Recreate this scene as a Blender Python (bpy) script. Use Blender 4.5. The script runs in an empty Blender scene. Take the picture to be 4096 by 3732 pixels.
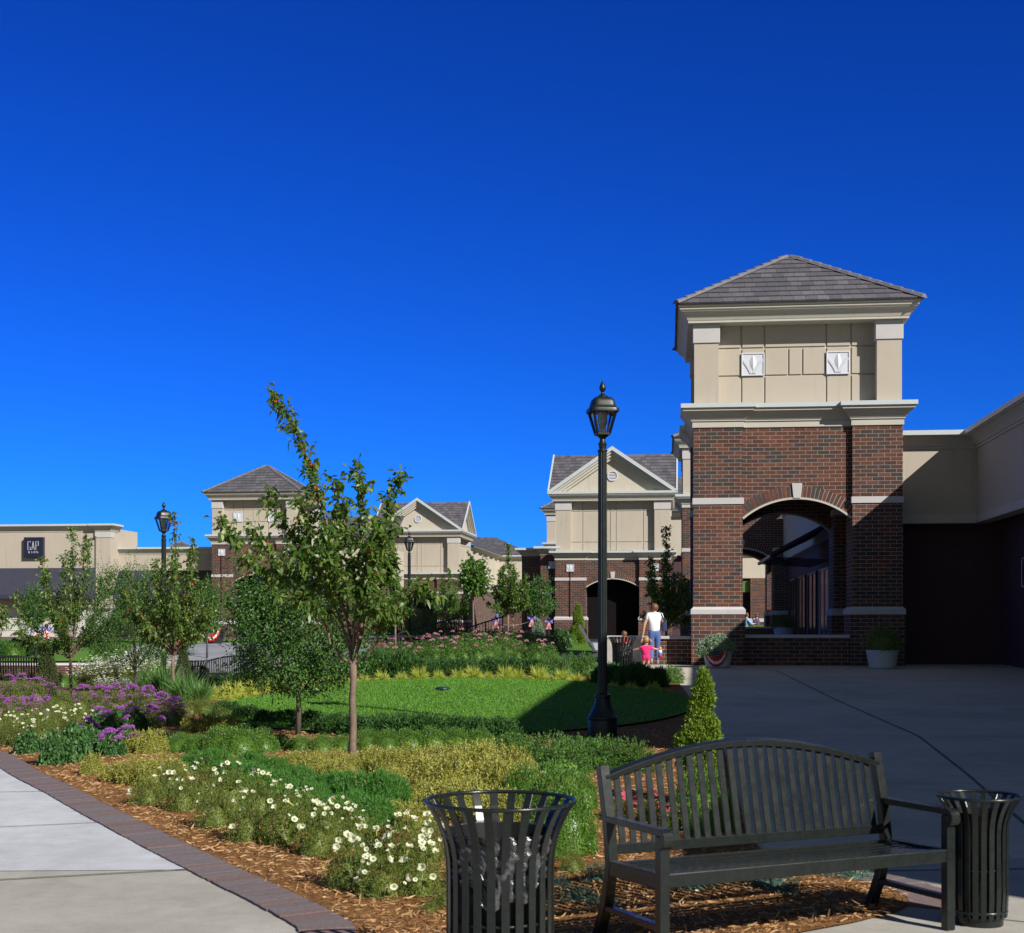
import bpy, bmesh, math, random
import numpy as np
from mathutils import Vector, Matrix
R = math.radians
PI = math.pi
random.seed(11)
rng = np.random.default_rng(11)
scene = bpy.context.scene
col = scene.collection
F, CX, HY, CH = 5600.0, 2048.0, 2490.0, 1.66      # focal length, centre, horizon and camera height used to survey the photo

def sstep(a, b, t):
    t = max(0.0, min(1.0, (t - a) / (b - a)))
    return t * t * (3 - 2 * t)

def G(x, y):
    """height of the ground: the right-hand side climbs gently towards the shops, the left stays low"""
    s = 0.0186 * max(0.0, min(y, 36.0) - 7.5) + 0.005 * max(0.0, y - 36.0)
    w = sstep(-10.0, -2.5, x)
    return (-0.22 * sstep(16, 32, y) + 1.0 * sstep(41, 57, y)) * (1 - w) + s * w

def at(nx, ny, Y):
    return Vector(((nx - CX) / F * Y, Y, CH - (ny - HY) / F * Y))

def gpt(nx, ny):
    lo, hi = 3.0, 160.0
    def g(Y):
        p = at(nx, ny, Y); return p.z - G(p.x, Y)
    for _ in range(60):
        m = 0.5 * (lo + hi)
        if g(m) > 0: lo = m
        else: hi = m
    Y = 0.5 * (lo + hi)
    x = (nx - CX) / F * Y
    return Vector((x, Y, G(x, Y)))

# ------------------------------------------------------------------ tagging
def tag(o, label=None, cat=None, group=None, kind=None):
    if label: o['label'] = label
    if cat: o['category'] = cat
    if group: o['group'] = group
    if kind: o['kind'] = kind
    return o

def thing(name, label, cat, loc=(0, 0, 0), rz=0.0, group=None, scale=None):
    o = bpy.data.objects.new(name, None)
    o.empty_display_size = 0.2
    col.objects.link(o)
    o.location = loc; o.rotation_euler = (0, 0, rz)
    if scale is not None:
        o.scale = (scale,) * 3 if isinstance(scale, (int, float)) else scale
    return tag(o, label, cat, group)

KIDS = {}
def kid(c, p):
    c.parent = p
    KIDS.setdefault(p.name, []).append(c)

def copy_tree(o, parent=None):
    c = o.copy(); col.objects.link(c)
    if parent is not None:
        kid(c, parent)
    for ch in list(KIDS.get(o.name, [])):
        copy_tree(ch, c)
    return c

def place(o, loc, rz=0.0, scale=None, label=None, group=None):
    o.location = loc; o.rotation_euler = (0, 0, rz)
    if scale is not None:
        o.scale = (scale,) * 3 if isinstance(scale, (int, float)) else scale
    if label: o['label'] = label
    if group: o['group'] = group
    return o

# ------------------------------------------------------------------ mesh building
class MB:
    def __init__(s):
        s.v = []; s.f = []; s.m = []; s.uv = []; s.M = None
    def add(s, pts):
        b = len(s.v)
        for p in pts:
            p = Vector(p)
            if s.M is not None: p = s.M @ p
            s.v.append(p)
        return b
    def face(s, idx, m=0, uv=None):
        s.f.append(tuple(idx)); s.m.append(m); s.uv.append(uv)
    def poly(s, pts, m=0, uv=None):
        b = s.add(pts); s.face(range(b, b + len(pts)), m, uv)
    def box(s, x0, y0, z0, x1, y1, z1, m=0):
        if x0 > x1: x0, x1 = x1, x0
        if y0 > y1: y0, y1 = y1, y0
        if z0 > z1: z0, z1 = z1, z0
        b = s.add([(x0, y0, z0), (x1, y0, z0), (x1, y1, z0), (x0, y1, z0), (x0, y0, z1), (x1, y0, z1), (x1, y1, z1), (x0, y1, z1)])
        for q in ((0, 3, 2, 1), (4, 5, 6, 7), (0, 1, 5, 4), (1, 2, 6, 5), (2, 3, 7, 6), (3, 0, 4, 7)):
            s.face([b + i for i in q], m)
    def frustum(s, x0, y0, x1, y1, z0, X0, Y0, X1, Y1, z1, m=0):
        b = s.add([(x0, y0, z0), (x1, y0, z0), (x1, y1, z0), (x0, y1, z0), (X0, Y0, z1), (X1, Y0, z1), (X1, Y1, z1), (X0, Y1, z1)])
        for q in ((0, 3, 2, 1), (4, 5, 6, 7), (0, 1, 5, 4), (1, 2, 6, 5), (2, 3, 7, 6), (3, 0, 4, 7)):
            s.face([b + i for i in q], m)
    def bar(s, a, b, w, h, up=(0, 0, 1), m=0):
        a = Vector(a); b = Vector(b); d = (b - a)
        if d.length < 1e-6: return
        d.normalize(); up = Vector(up)
        sx = d.cross(up)
        if sx.length < 1e-4: sx = d.cross(Vector((0, 1, 0)))
        sx.normalize(); sz = sx.cross(d).normalized()
        sx *= w / 2; sz *= h / 2
        k = s.add([a - sx - sz, a + sx - sz, a + sx + sz, a - sx + sz, b - sx - sz, b + sx - sz, b + sx + sz, b - sx + sz])
        for q in ((0, 3, 2, 1), (4, 5, 6, 7), (0, 1, 5, 4), (1, 2, 6, 5), (2, 3, 7, 6), (3, 0, 4, 7)):
            s.face([k + i for i in q], m)
    def sweepbar(s, pts, w, h, side=None, m=0):
        """flat bar of section w x h following pts; side = direction(s) of the width"""
        n = len(pts); pts = [Vector(p) for p in pts]; rings = []
        for i in range(n):
            d = (pts[min(i + 1, n - 1)] - pts[max(i - 1, 0)]).normalized()
            sd = side[i] if isinstance(side, list) else side
            sx = Vector(sd); sx = (sx - d * sx.dot(d)).normalized()
            sz = sx.cross(d).normalized()
            ww = w[i] if isinstance(w, list) else w
            p = pts[i]
            rings.append(s.add([p - sx * ww / 2 - sz * h / 2, p + sx * ww / 2 - sz * h / 2, p + sx * ww / 2 + sz * h / 2, p - sx * ww / 2 + sz * h / 2]))
        for i in range(n - 1):
            a, b = rings[i], rings[i + 1]
            for j in range(4):
                s.face((a + j, a + (j + 1) % 4, b + (j + 1) % 4, b + j), m)
        a = rings[0]; s.face((a + 3, a + 2, a + 1, a), m)
        a = rings[-1]; s.face((a, a + 1, a + 2, a + 3), m)
    def tube(s, pts, rad, n=8, m=0, cap=True):
        pts = [Vector(p) for p in pts]; k = len(pts); rings = []
        ref = Vector((0.31, 0.77, 0.55))
        for i in range(k):
            d = (pts[min(i + 1, k - 1)] - pts[max(i - 1, 0)])
            d = d.normalized() if d.length > 1e-9 else Vector((0, 0, 1))
            a = d.cross(ref)
            if a.length < 0.05: a = d.cross(Vector((1, 0, 0)))
            a.normalize(); b = d.cross(a)
            r = rad[i] if isinstance(rad, (list, tuple)) else rad
            rings.append(s.add([pts[i] + (a * math.cos(2 * PI * j / n) + b * math.sin(2 * PI * j / n)) * r for j in range(n)]))
        for i in range(k - 1):
            a, b = rings[i], rings[i + 1]
            for j in range(n):
                s.face((a + j, a + (j + 1) % n, b + (j + 1) % n, b + j), m)
        if cap:
            s.face([rings[0] + j for j in reversed(range(n))], m)
            s.face([rings[-1] + j for j in range(n)], m)
    def lathe(s, prof, n=24, c=(0, 0, 0), m=0, cap=True, phase=0.0):
        rings = []
        for r, z in prof:
            rings.append(s.add([(c[0] + r * math.cos(2 * PI * j / n + phase), c[1] + r * math.sin(2 * PI * j / n + phase), c[2] + z) for j in range(n)]))
        for i in range(len(prof) - 1):
            a, b = rings[i], rings[i + 1]
            for j in range(n):
                s.face((a + j, a + (j + 1) % n, b + (j + 1) % n, b + j), m)
        if cap:
            s.face([rings[0] + j for j in reversed(range(n))], m)
            s.face([rings[-1] + j for j in range(n)], m)
    def prism(s, poly, vec, m=0):
        """extrude a planar 3D polygon along vec"""
        n = len(poly); vec = Vector(vec)
        a = s.add(poly); b = s.add([Vector(p) + vec for p in poly])
        s.face([a + i for i in reversed(range(n))], m); s.face([b + i for i in range(n)], m)
        for i in range(n):
            j = (i + 1) % n
            s.face((a + i, a + j, b + j, b + i), m)
    def loop(s, pts, prof, closed=True, m=0, capends=True):
        """sweep profile [(out, z)] round plan points (counter-clockwise), mitred"""
        n = len(pts); P = [Vector((p[0], p[1])) for p in pts]; cols = []
        for i in range(n):
            if closed or 0 < i < n - 1:
                d0 = (P[i] - P[i - 1]).normalized(); d1 = (P[(i + 1) % n] - P[i]).normalized()
                n0 = Vector((d0.y, -d0.x)); n1 = Vector((d1.y, -d1.x))
                mv = n0 + n1; mv = mv / max(mv.dot(n0), 0.2) if mv.length > 1e-6 else n0
            else:
                d = (P[1] - P[0]) if i == 0 else (P[-1] - P[-2])
                d.normalize(); mv = Vector((d.y, -d.x))
            cols.append(s.add([(P[i].x + mv.x * o, P[i].y + mv.y * o, z) for o, z in prof]))
        k = len(prof)
        for i in range(n if closed else n - 1):
            a, b = cols[i], cols[(i + 1) % n]
            for j in range(k - 1):
                s.face((a + j, b + j, b + j + 1, a + j + 1), m)
        if not closed and capends:
            s.face([cols[0] + j for j in range(k)], m); s.face([cols[-1] + j for j in reversed(range(k))], m)
    def build(s, name, mats, parent=None, smooth=False, uv=True, bevel=0.0, seg=1, autosm=None):
        me = bpy.data.meshes.new(name)
        me.from_pydata([tuple(p) for p in s.v], [], s.f)
        if not isinstance(mats, (list, tuple)): mats = [mats]
        for x in mats: me.materials.append(x)
        me.polygons.foreach_set('material_index', s.m)
        if uv:
            ul = me.uv_layers.new(name='UVMap'); data = [0.0] * (2 * len(me.loops)); Z = Vector((0, 0, 1))
            for p, u in zip(me.polygons, s.uv):
                nrm = p.normal
                if u is None:
                    if abs(nrm.z) > 0.98: t = Vector((1, 0, 0)); b = Vector((0, 1, 0))
                    else:
                        t = Z.cross(nrm).normalized(); b = nrm.cross(t)
                        if b.z < 0: b = -b
                    for li, vi in zip(p.loop_indices, p.vertices):
                        c = me.vertices[vi].co
                        data[2 * li] = c.dot(t); data[2 * li + 1] = c.dot(b)
                else:
                    for li, q in zip(p.loop_indices, u):
                        data[2 * li], data[2 * li + 1] = q
            ul.data.foreach_set('uv', data)
        if smooth:
            me.polygons.foreach_set('use_smooth', [True] * len(me.polygons))
            if autosm: me.set_sharp_from_angle(angle=R(autosm))
        me.update()
        o = bpy.data.objects.new(name, me); col.objects.link(o)
        if bevel > 0:
            b = o.modifiers.new('bevel', 'BEVEL'); b.width = bevel; b.segments = seg; b.limit_method = 'ANGLE'; b.angle_limit = R(35)
        if parent is not None: kid(o, parent)
        return o

def fastmesh(name, V, Q, mats, mi=None, parent=None, smooth=False):
    """V (n,3) float array, Q (m,4) int array of quads"""
    me = bpy.data.meshes.new(name)
    V = np.asarray(V, dtype=np.float32); Q = np.asarray(Q, dtype=np.int32)
    me.vertices.add(len(V)); me.vertices.foreach_set('co', V.ravel())
    me.loops.add(Q.size); me.loops.foreach_set('vertex_index', Q.ravel())
    me.polygons.add(len(Q))
    me.polygons.foreach_set('loop_start', np.arange(0, Q.size, Q.shape[1], dtype=np.int32))
    if not isinstance(mats, (list, tuple)): mats = [mats]
    for x in mats: me.materials.append(x)
    if mi is not None: me.polygons.foreach_set('material_index', np.asarray(mi, dtype=np.int32))
    if smooth: me.polygons.foreach_set('use_smooth', np.ones(len(Q), dtype=bool))
    me.update(calc_edges=True); me.validate()
    o = bpy.data.objects.new(name, me); col.objects.link(o)
    if parent is not None: kid(o, parent)
    return o

def from_mesh(name, me, parent=None):
    o = bpy.data.objects.new(name, me); col.objects.link(o)
    if parent is not None: kid(o, parent)
    return o

# ------------------------------------------------------------------ foliage kernels
def unit(a):
    return a / np.maximum(np.linalg.norm(a, axis=-1, keepdims=True), 1e-9)

def rdir(n):
    return unit(rng.normal(size=(n, 3)))

def strips(P, D, L, W, prof, droop=0.0, S=None, twist=None):
    """n bent strips (leaves, blades, petals). prof = width factor at each of k+1 stations"""
    n = len(P); k = len(prof) - 1
    D = unit(np.asarray(D, float)); L = np.broadcast_to(np.asarray(L, float), (n,)); W = np.broadcast_to(np.asarray(W, float), (n,))
    droop = np.broadcast_to(np.asarray(droop, float), (n,))
    if S is None:
        S = np.cross(D, rdir(n))
    S = unit(S - D * np.sum(S * D, axis=1, keepdims=True))
    t = np.linspace(0, 1, k + 1)
    C = P[:, None, :] + D[:, None, :] * (L[:, None] * t[None, :])[:, :, None]
    C[:, :, 2] -= (droop * L)[:, None] * (t[None, :] ** 2)
    hw = (W[:, None] * np.asarray(prof)[None, :] * 0.5)[:, :, None] * S[:, None, :]
    V = np.stack([C - hw, C + hw], axis=2).reshape(-1, 3)
    base = (np.arange(n) * (k + 1) * 2)[:, None]
    j = np.arange(k)[None, :] * 2
    a = base + j
    Q = np.stack([a, a + 1, a + 3, a + 2], axis=2).reshape(-1, 4)
    return V, Q

def merge(parts):
    """parts: list of (V, Q, material_index)"""
    Vs, Qs, Ms = [], [], []; b = 0
    for V, Q, m in parts:
        Vs.append(V); Qs.append(Q + b); Ms.append(np.full(len(Q), m)); b += len(V)
    return np.concatenate(Vs), np.concatenate(Qs), np.concatenate(Ms)

LEAF = [0.18, 1.0, 0.75, 0.05]
LEAF2 = [0.25, 1.0, 0.12]
BLADE = [1.0, 0.9, 0.65, 0.1]

def dome_points(n, rx, ry, h, lobes=7, amp=0.22, inner=0.62, low=-0.1):
    u = rdir(n); u[:, 2] = np.abs(u[:, 2]) * (1 - low) + low
    u = unit(u)
    c = rdir(lobes); c[:, 2] = np.abs(c[:, 2])
    lump = np.max(np.clip(u @ c.T, 0, 1) ** 6, axis=1)
    rad = (1 - amp) + amp * lump * 1.25
    r = rad * (inner + (1 - inner) * rng.random(n) ** 0.45)
    P = u * r[:, None] * np.array([rx, ry, h])
    P[:, 2] = np.maximum(P[:, 2], 0.01)
    nrm = unit(u / np.array([rx, ry, h]))
    return P, nrm

def core(rx, ry, h, n=10):
    """dense twiggy heart of a shrub as (V,Q)"""
    V = []; Q = []; m = 5
    for i in range(m + 1):
        a = PI / 2 * i / m
        for j in range(n):
            b = 2 * PI * j / n; k = 1 + 0.08 * math.sin(3 * b + i)
            V.append((rx * math.cos(a) * math.cos(b) * k, ry * math.cos(a) * math.sin(b) * k, h * math.sin(a)))
    for i in range(m):
        for j in range(n):
            Q.append((i * n + j, i * n + (j + 1) % n, (i + 1) * n + (j + 1) % n, (i + 1) * n + j))
    return np.array(V, float), np.array(Q)

def tubes_np(segs, n=5):
    mb = MB()
    for pts, rad in segs: mb.tube(pts, rad, n)
    return mb
# ================================================================== materials
def new_mat(name):
    m = bpy.data.materials.new(name); m.use_nodes = True
    nt = m.node_tree; nt.nodes.clear()
    out = nt.nodes.new('ShaderNodeOutputMaterial')
    return m, nt, out

def nd(nt, t, **kw):
    n = nt.nodes.new(t)
    for k, v in kw.items(): setattr(n, k, v)
    return n

def ramp(nt, fac, stops, interp='LINEAR'):
    r = nd(nt, 'ShaderNodeValToRGB'); r.color_ramp.interpolation = interp
    els = r.color_ramp.elements
    while len(els) < len(stops): els.new(0.5)
    for e, (p, c) in zip(els, stops):
        e.position = p; e.color = (c[0], c[1], c[2], 1)
    if fac is not None: nt.links.new(fac, r.inputs['Fac'])
    return r.outputs['Color']

def mixc(nt, fac, a, b, blend='MIX'):
    m = nd(nt, 'ShaderNodeMix', data_type='RGBA', blend_type=blend)
    for sock, val in ((m.inputs[0], fac), (m.inputs[6], a), (m.inputs[7], b)):
        if hasattr(val, 'links'): nt.links.new(val, sock)
        elif isinstance(val, (int, float)): sock.default_value = val
        else: sock.default_value = (*val[:3], 1)
    return m.outputs[2]

def noise(nt, vec, scale, detail=4, rough=0.6, out='Fac'):
    n = nd(nt, 'ShaderNodeTexNoise'); n.inputs['Scale'].default_value = scale
    n.inputs['Detail'].default_value = detail; n.inputs['Roughness'].default_value = rough
    if vec is not None: nt.links.new(vec, n.inputs['Vector'])
    return n.outputs[out]

def principled(nt, out, color, rough=0.7, metal=0.0, bump=None, bstr=0.3, bdist=0.01, spec=0.5, coat=0.0):
    b = nd(nt, 'ShaderNodeBsdfPrincipled')
    if hasattr(color, 'links'): nt.links.new(color, b.inputs['Base Color'])
    else: b.inputs['Base Color'].default_value = (*color[:3], 1)
    if hasattr(rough, 'links'): nt.links.new(rough, b.inputs['Roughness'])
    else: b.inputs['Roughness'].default_value = rough
    b.inputs['Metallic'].default_value = metal
    b.inputs['Specular IOR Level'].default_value = spec
    b.inputs['Coat Weight'].default_value = coat
    if bump is not None:
        bn = nd(nt, 'ShaderNodeBump'); bn.inputs['Strength'].default_value = bstr; bn.inputs['Distance'].default_value = bdist
        nt.links.new(bump, bn.inputs['Height']); nt.links.new(bn.outputs[0], b.inputs['Normal'])
    if out is not None: nt.links.new(b.outputs[0], out.inputs['Surface'])
    return b

def coords(nt, which='Object'):
    return nd(nt, 'ShaderNodeTexCoord').outputs[which]

def stucco(name, c, var=0.06, stain=0.25, fine=90.0):
    m, nt, out = new_mat(name); v = coords(nt)
    n1 = noise(nt, v, 0.9, 5); n2 = noise(nt, v, fine, 3)
    mp = nd(nt, 'ShaderNodeMapping'); mp.inputs['Scale'].default_value = (2.2, 2.2, 0.25); nt.links.new(v, mp.inputs['Vector'])
    n3 = noise(nt, mp.outputs[0], 1.6, 6, 0.65)
    a = ramp(nt, n1, [(0.3, [x * (1 - var) for x in c]), (0.7, [min(1, x * (1 + var)) for x in c])])
    s = ramp(nt, n3, [(0.55, (1, 1, 1)), (0.85, (1 - stain, 1 - stain * 0.97, 1 - stain * 0.9))])
    cc = mixc(nt, 1.0, a, s, 'MULTIPLY')
    principled(nt, out, cc, 0.9, bump=n2, bstr=0.35, bdist=0.004, spec=0.25)
    return m

def brick_mat(name, cols, mortar, bw=0.305, rh=0.1016, mort=0.011, offset=0.5):
    m, nt, out = new_mat(name); uv = coords(nt, 'UV'); ob = coords(nt)
    b = nd(nt, 'ShaderNodeTexBrick'); b.offset = offset; b.inputs['Scale'].default_value = 1.0
    b.inputs['Brick Width'].default_value = bw; b.inputs['Row Height'].default_value = rh
    b.inputs['Mortar Size'].default_value = mort * 0.5; b.inputs['Mortar Smooth'].default_value = 0.25
    b.inputs['Color1'].default_value = (0, 0, 0, 1); b.inputs['Color2'].default_value = (1, 1, 1, 1); b.inputs['Mortar'].default_value = (0.5, 0.5, 0.5, 1)
    nt.links.new(uv, b.inputs['Vector'])
    k = len(cols)
    c = ramp(nt, b.outputs['Color'], [(i / k, cols[i]) for i in range(k)], 'CONSTANT')
    n1 = noise(nt, ob, 14, 6, 0.7); n2 = noise(nt, ob, 60, 4)
    v = ramp(nt, n1, [(0.3, (0.72, 0.72, 0.74)), (0.7, (1.2, 1.17, 1.15))])
    c = mixc(nt, 1.0, c, v, 'MULTIPLY')
    nb = noise(nt, ob, 0.7, 4)
    c = mixc(nt, 1.0, c, ramp(nt, nb, [(0.35, (0.85, 0.85, 0.87)), (0.65, (1.08, 1.06, 1.05))]), 'MULTIPLY')
    c = mixc(nt, b.outputs['Fac'], c, mortar)
    inv = nd(nt, 'ShaderNodeMath', operation='SUBTRACT'); inv.inputs[0].default_value = 1.0; nt.links.new(b.outputs['Fac'], inv.inputs[1])
    ad = nd(nt, 'ShaderNodeMath', operation='MULTIPLY_ADD'); nt.links.new(n2, ad.inputs[0]); ad.inputs[1].default_value = 0.3; nt.links.new(inv.outputs[0], ad.inputs[2])
    principled(nt, out, c, 0.85, bump=ad.outputs[0], bstr=0.6, bdist=0.006, spec=0.3)
    return m

def island_mat(name, cols, rough=0.6, trans=0.0, spec=0.4, tcol=None, bump=0.0, interp='LINEAR', nscale=None):
    """colour drawn at random per leaf / chip / brick"""
    m, nt, out = new_mat(name)
    g = nd(nt, 'ShaderNodeNewGeometry').outputs['Random Per Island']
    k = len(cols)
    c = ramp(nt, g, [((i + 0.0) / max(1, k - 1) if interp == 'LINEAR' else i / k, cols[i]) for i in range(k)], interp)
    bm = None
    if nscale:
        n = noise(nt, coords(nt), nscale, 5, 0.65); bm = n if bump else None
        c = mixc(nt, 1.0, c, ramp(nt, n, [(0.3, (0.75, 0.75, 0.75)), (0.7, (1.2, 1.2, 1.2))]), 'MULTIPLY')
    p = principled(nt, None, c, rough, spec=spec, bump=bm, bstr=bump, bdist=0.004)
    if trans > 0:
        t = nd(nt, 'ShaderNodeBsdfTranslucent')
        tc = mixc(nt, 1.0, c, tcol or (1.35, 1.5, 0.6), 'MULTIPLY')
        nt.links.new(tc, t.inputs['Color'])
        mx = nd(nt, 'ShaderNodeMixShader'); mx.inputs[0].default_value = trans
        nt.links.new(p.outputs[0], mx.inputs[1]); nt.links.new(t.outputs[0], mx.inputs[2]); nt.links.new(mx.outputs[0], out.inputs['Surface'])
    else:
        nt.links.new(p.outputs[0], out.inputs['Surface'])
    return m

def plain(name, c, rough=0.5, metal=0.0, nscale=25.0, var=0.12, spec=0.5, bump=0.0, coat=0.0):
    m, nt, out = new_mat(name); v = coords(nt)
    n = noise(nt, v, nscale, 5, 0.65)
    cc = ramp(nt, n, [(0.3, [x * (1 - var) for x in c]), (0.7, [min(1, x * (1 + var)) for x in c])])
    rr = nd(nt, 'ShaderNodeMapRange'); rr.inputs[3].default_value = max(0.03, rough - 0.1); rr.inputs[4].default_value = min(1, rough + 0.12)
    nt.links.new(noise(nt, v, nscale * 0.4, 4), rr.inputs[0])
    principled(nt, out, cc, rr.outputs[0], metal, bump=n if bump else None, bstr=bump, bdist=0.005, spec=spec, coat=coat)
    return m

def concrete(name, c, tone=1.0):
    m, nt, out = new_mat(name); v = coords(nt)
    n1 = noise(nt, v, 0.55, 6, 0.6); n2 = noise(nt, v, 70, 3); n3 = noise(nt, v, 5.0, 6, 0.7)
    mp = nd(nt, 'ShaderNodeMapping'); mp.inputs['Rotation'].default_value = (0, 0, 0.12); mp.inputs['Scale'].default_value = (0.6, 9.0, 1); nt.links.new(v, mp.inputs['Vector'])
    n4 = noise(nt, mp.outputs[0], 9, 4, 0.6)
    a = ramp(nt, n1, [(0.28, [x * 0.78 for x in c]), (0.5, c), (0.74, [min(1, x * 1.14) for x in c])])
    a = mixc(nt, 1.0, a, ramp(nt, n3, [(0.25, (0.86, 0.85, 0.83)), (0.6, (1.04, 1.04, 1.04))]), 'MULTIPLY')
    a = mixc(nt, 1.0, a, ramp(nt, n4, [(0.3, (0.95, 0.95, 0.95)), (0.7, (1.04, 1.04, 1.04))]), 'MULTIPLY')
    a = mixc(nt, 1.0, a, ramp(nt, n2, [(0.25, (0.88, 0.87, 0.86)), (0.5, (1.03, 1.03, 1.03))]), 'MULTIPLY')
    principled(nt, out, a, 0.95, bump=n2, bstr=0.25, bdist=0.003, spec=0.12)
    return m

def glass_mat(name, tint=(0.9, 0.93, 0.9), alpha=0.22, rough=0.03):
    m, nt, out = new_mat(name)
    t = nd(nt, 'ShaderNodeBsdfTransparent'); t.inputs[0].default_value = (*tint, 1)
    g = nd(nt, 'ShaderNodeBsdfGlossy'); g.inputs['Roughness'].default_value = rough
    fr = nd(nt, 'ShaderNodeFresnel'); fr.inputs['IOR'].default_value = 1.5
    ad = nd(nt, 'ShaderNodeMath', operation='MULTIPLY_ADD'); nt.links.new(fr.outputs[0], ad.inputs[0]); ad.inputs[1].default_value = 1.0; ad.inputs[2].default_value = alpha * 0.2
    mx = nd(nt, 'ShaderNodeMixShader'); nt.links.new(ad.outputs[0], mx.inputs[0]); nt.links.new(t.outputs[0], mx.inputs[1]); nt.links.new(g.outputs[0], mx.inputs[2])
    nt.links.new(mx.outputs[0], out.inputs['Surface'])
    return m

M = {}
M['brick'] = brick_mat('brick_wall_red_brown', [(0.092, 0.040, 0.026), (0.121, 0.050, 0.029), (0.071, 0.037, 0.028), (0.051, 0.041, 0.034), (0.134, 0.058, 0.034), (0.102, 0.044, 0.027), (0.063, 0.046, 0.036), (0.109, 0.046, 0.028)], (0.43, 0.40, 0.41), mort=0.0085)
M['brickdark'] = brick_mat('brick_planter', [(0.075, 0.028, 0.022), (0.105, 0.036, 0.026), (0.055, 0.028, 0.024)], (0.2, 0.17, 0.15), 0.22, 0.075)
M['vous'] = island_mat('arch_brick', [(0.110, 0.041, 0.028), (0.086, 0.038, 0.029), (0.140, 0.050, 0.032), (0.064, 0.042, 0.036)], 0.85, interp='CONSTANT', nscale=14, bump=0.3)
M['mortar'] = plain('mortar', (0.42, 0.37, 0.35), 0.9, nscale=60)
M['stone'] = stucco('cast_limestone', (0.47, 0.455, 0.46), 0.05, 0.15, 60)
M['eifs'] = stucco('tan_stucco', (0.425, 0.38, 0.315), 0.04, 0.26)
M['eifs2'] = stucco('cream_stucco', (0.465, 0.425, 0.355), 0.04, 0.24)
M['trim'] = stucco('offwhite_trim', (0.46, 0.44, 0.385), 0.03, 0.12)
M['fascia'] = plain('painted_metal_coping', (0.47, 0.51, 0.53), 0.45, nscale=3, var=0.04)
M['white'] = plain('white_cast_panel', (0.54, 0.56, 0.62), 0.7, nscale=20, var=0.03)
M['tile'] = brick_mat('grey_roof_tile', [(0.100, 0.100, 0.118), (0.118, 0.116, 0.136), (0.084, 0.086, 0.102), (0.110, 0.110, 0.128), (0.132, 0.128, 0.148), (0.092, 0.093, 0.110)], (0.03, 0.03, 0.033), 0.30, 0.36, 0.010)
M['cap'] = island_mat('grey_ridge_tile', [(0.115, 0.112, 0.13), (0.15, 0.147, 0.166), (0.132, 0.13, 0.15)], 0.8, nscale=15)
M['dark'] = plain('dark_bronze_metal', (0.022, 0.02, 0.022), 0.4, nscale=8)
M['black'] = plain('black_powder_coat', (0.010, 0.0135, 0.013), 0.27, nscale=30, var=0.3, spec=0.45)
M['lampm'] = plain('dark_green_black_paint', (0.006, 0.011, 0.010), 0.4, nscale=30, var=0.2)
M['glassl'] = glass_mat('lantern_glass')
M['shopglass'] = plain('dark_shop_glass', (0.008, 0.009, 0.012), 0.12, nscale=2, var=0.1)
M['diff'] = plain('frosted_lamp_refractor', (0.55, 0.56, 0.55), 0.4, nscale=10, var=0.05)
M['navy'] = plain('navy_sign_face', (0.012, 0.015, 0.04), 0.4, nscale=5)
M['awning'] = plain('charcoal_awning_canvas', (0.03, 0.032, 0.055), 0.85, nscale=2, var=0.1)
M['panelgrey'] = stucco('grey_wall_panel', (0.55, 0.53, 0.50), 0.02, 0.05)
M['conc'] = concrete('pale_broom_concrete', (0.465, 0.477, 0.52))
M['conc2'] = concrete('weathered_concrete', (0.37, 0.355, 0.32))
M['conc3'] = concrete('plaza_concrete', (0.50, 0.455, 0.375))
M['joint'] = plain('concrete_joint', (0.10, 0.09, 0.08), 0.95)
M['road'] = concrete('road_concrete', (0.25, 0.262, 0.29))
M['paver'] = island_mat('border_paver', [(0.165, 0.102, 0.095), (0.145, 0.117, 0.120), (0.175, 0.118, 0.108), (0.150, 0.135, 0.142), (0.155, 0.120, 0.118)], 0.85, nscale=40, bump=0.3)
M['paverfield'] = brick_mat('brick_paving', [(0.17, 0.075, 0.055), (0.13, 0.08, 0.075), (0.20, 0.09, 0.07)], (0.10, 0.08, 0.07), 0.2, 0.1)
M['earth'] = plain('garden_soil', (0.10, 0.075, 0.045), 0.95, nscale=6, var=0.3)
M['bark'] = plain('smooth_grey_brown_bark', (0.17, 0.118, 0.092), 0.8, nscale=18, var=0.3, bump=0.5)
M['bark2'] = plain('dark_speckled_bark', (0.085, 0.065, 0.055), 0.85, nscale=40, var=0.4, bump=0.5)
M['twig'] = plain('green_brown_twig', (0.075, 0.055, 0.03), 0.8, nscale=20)
M['stem'] = plain('green_stem', (0.06, 0.10, 0.03), 0.7, nscale=20)
M['leafA'] = island_mat('crabapple_leaf', [(0.049, 0.113, 0.021), (0.078, 0.160, 0.027), (0.104, 0.189, 0.034), (0.148, 0.226, 0.043), (0.070, 0.151, 0.027), (0.278, 0.320, 0.076)], 0.42, 0.40, 0.45)
M['leafB'] = island_mat('small_dark_leaf', [(0.032, 0.088, 0.020), (0.053, 0.128, 0.025), (0.082, 0.173, 0.031), (0.061, 0.138, 0.031)], 0.5, 0.2, 0.4)
M['leafC'] = island_mat('fresh_green_leaf', [(0.054, 0.129, 0.025), (0.092, 0.193, 0.031), (0.131, 0.241, 0.042)], 0.5, 0.28, 0.4)
M['yew'] = island_mat('yew_needle', [(0.020, 0.067, 0.017), (0.038, 0.106, 0.023), (0.066, 0.160, 0.031), (0.031, 0.091, 0.021)], 0.55, 0.1, 0.35)
M['jun'] = island_mat('juniper_spray', [(0.039, 0.105, 0.022), (0.074, 0.166, 0.031), (0.122, 0.245, 0.042)], 0.55, 0.15, 0.35)
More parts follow.
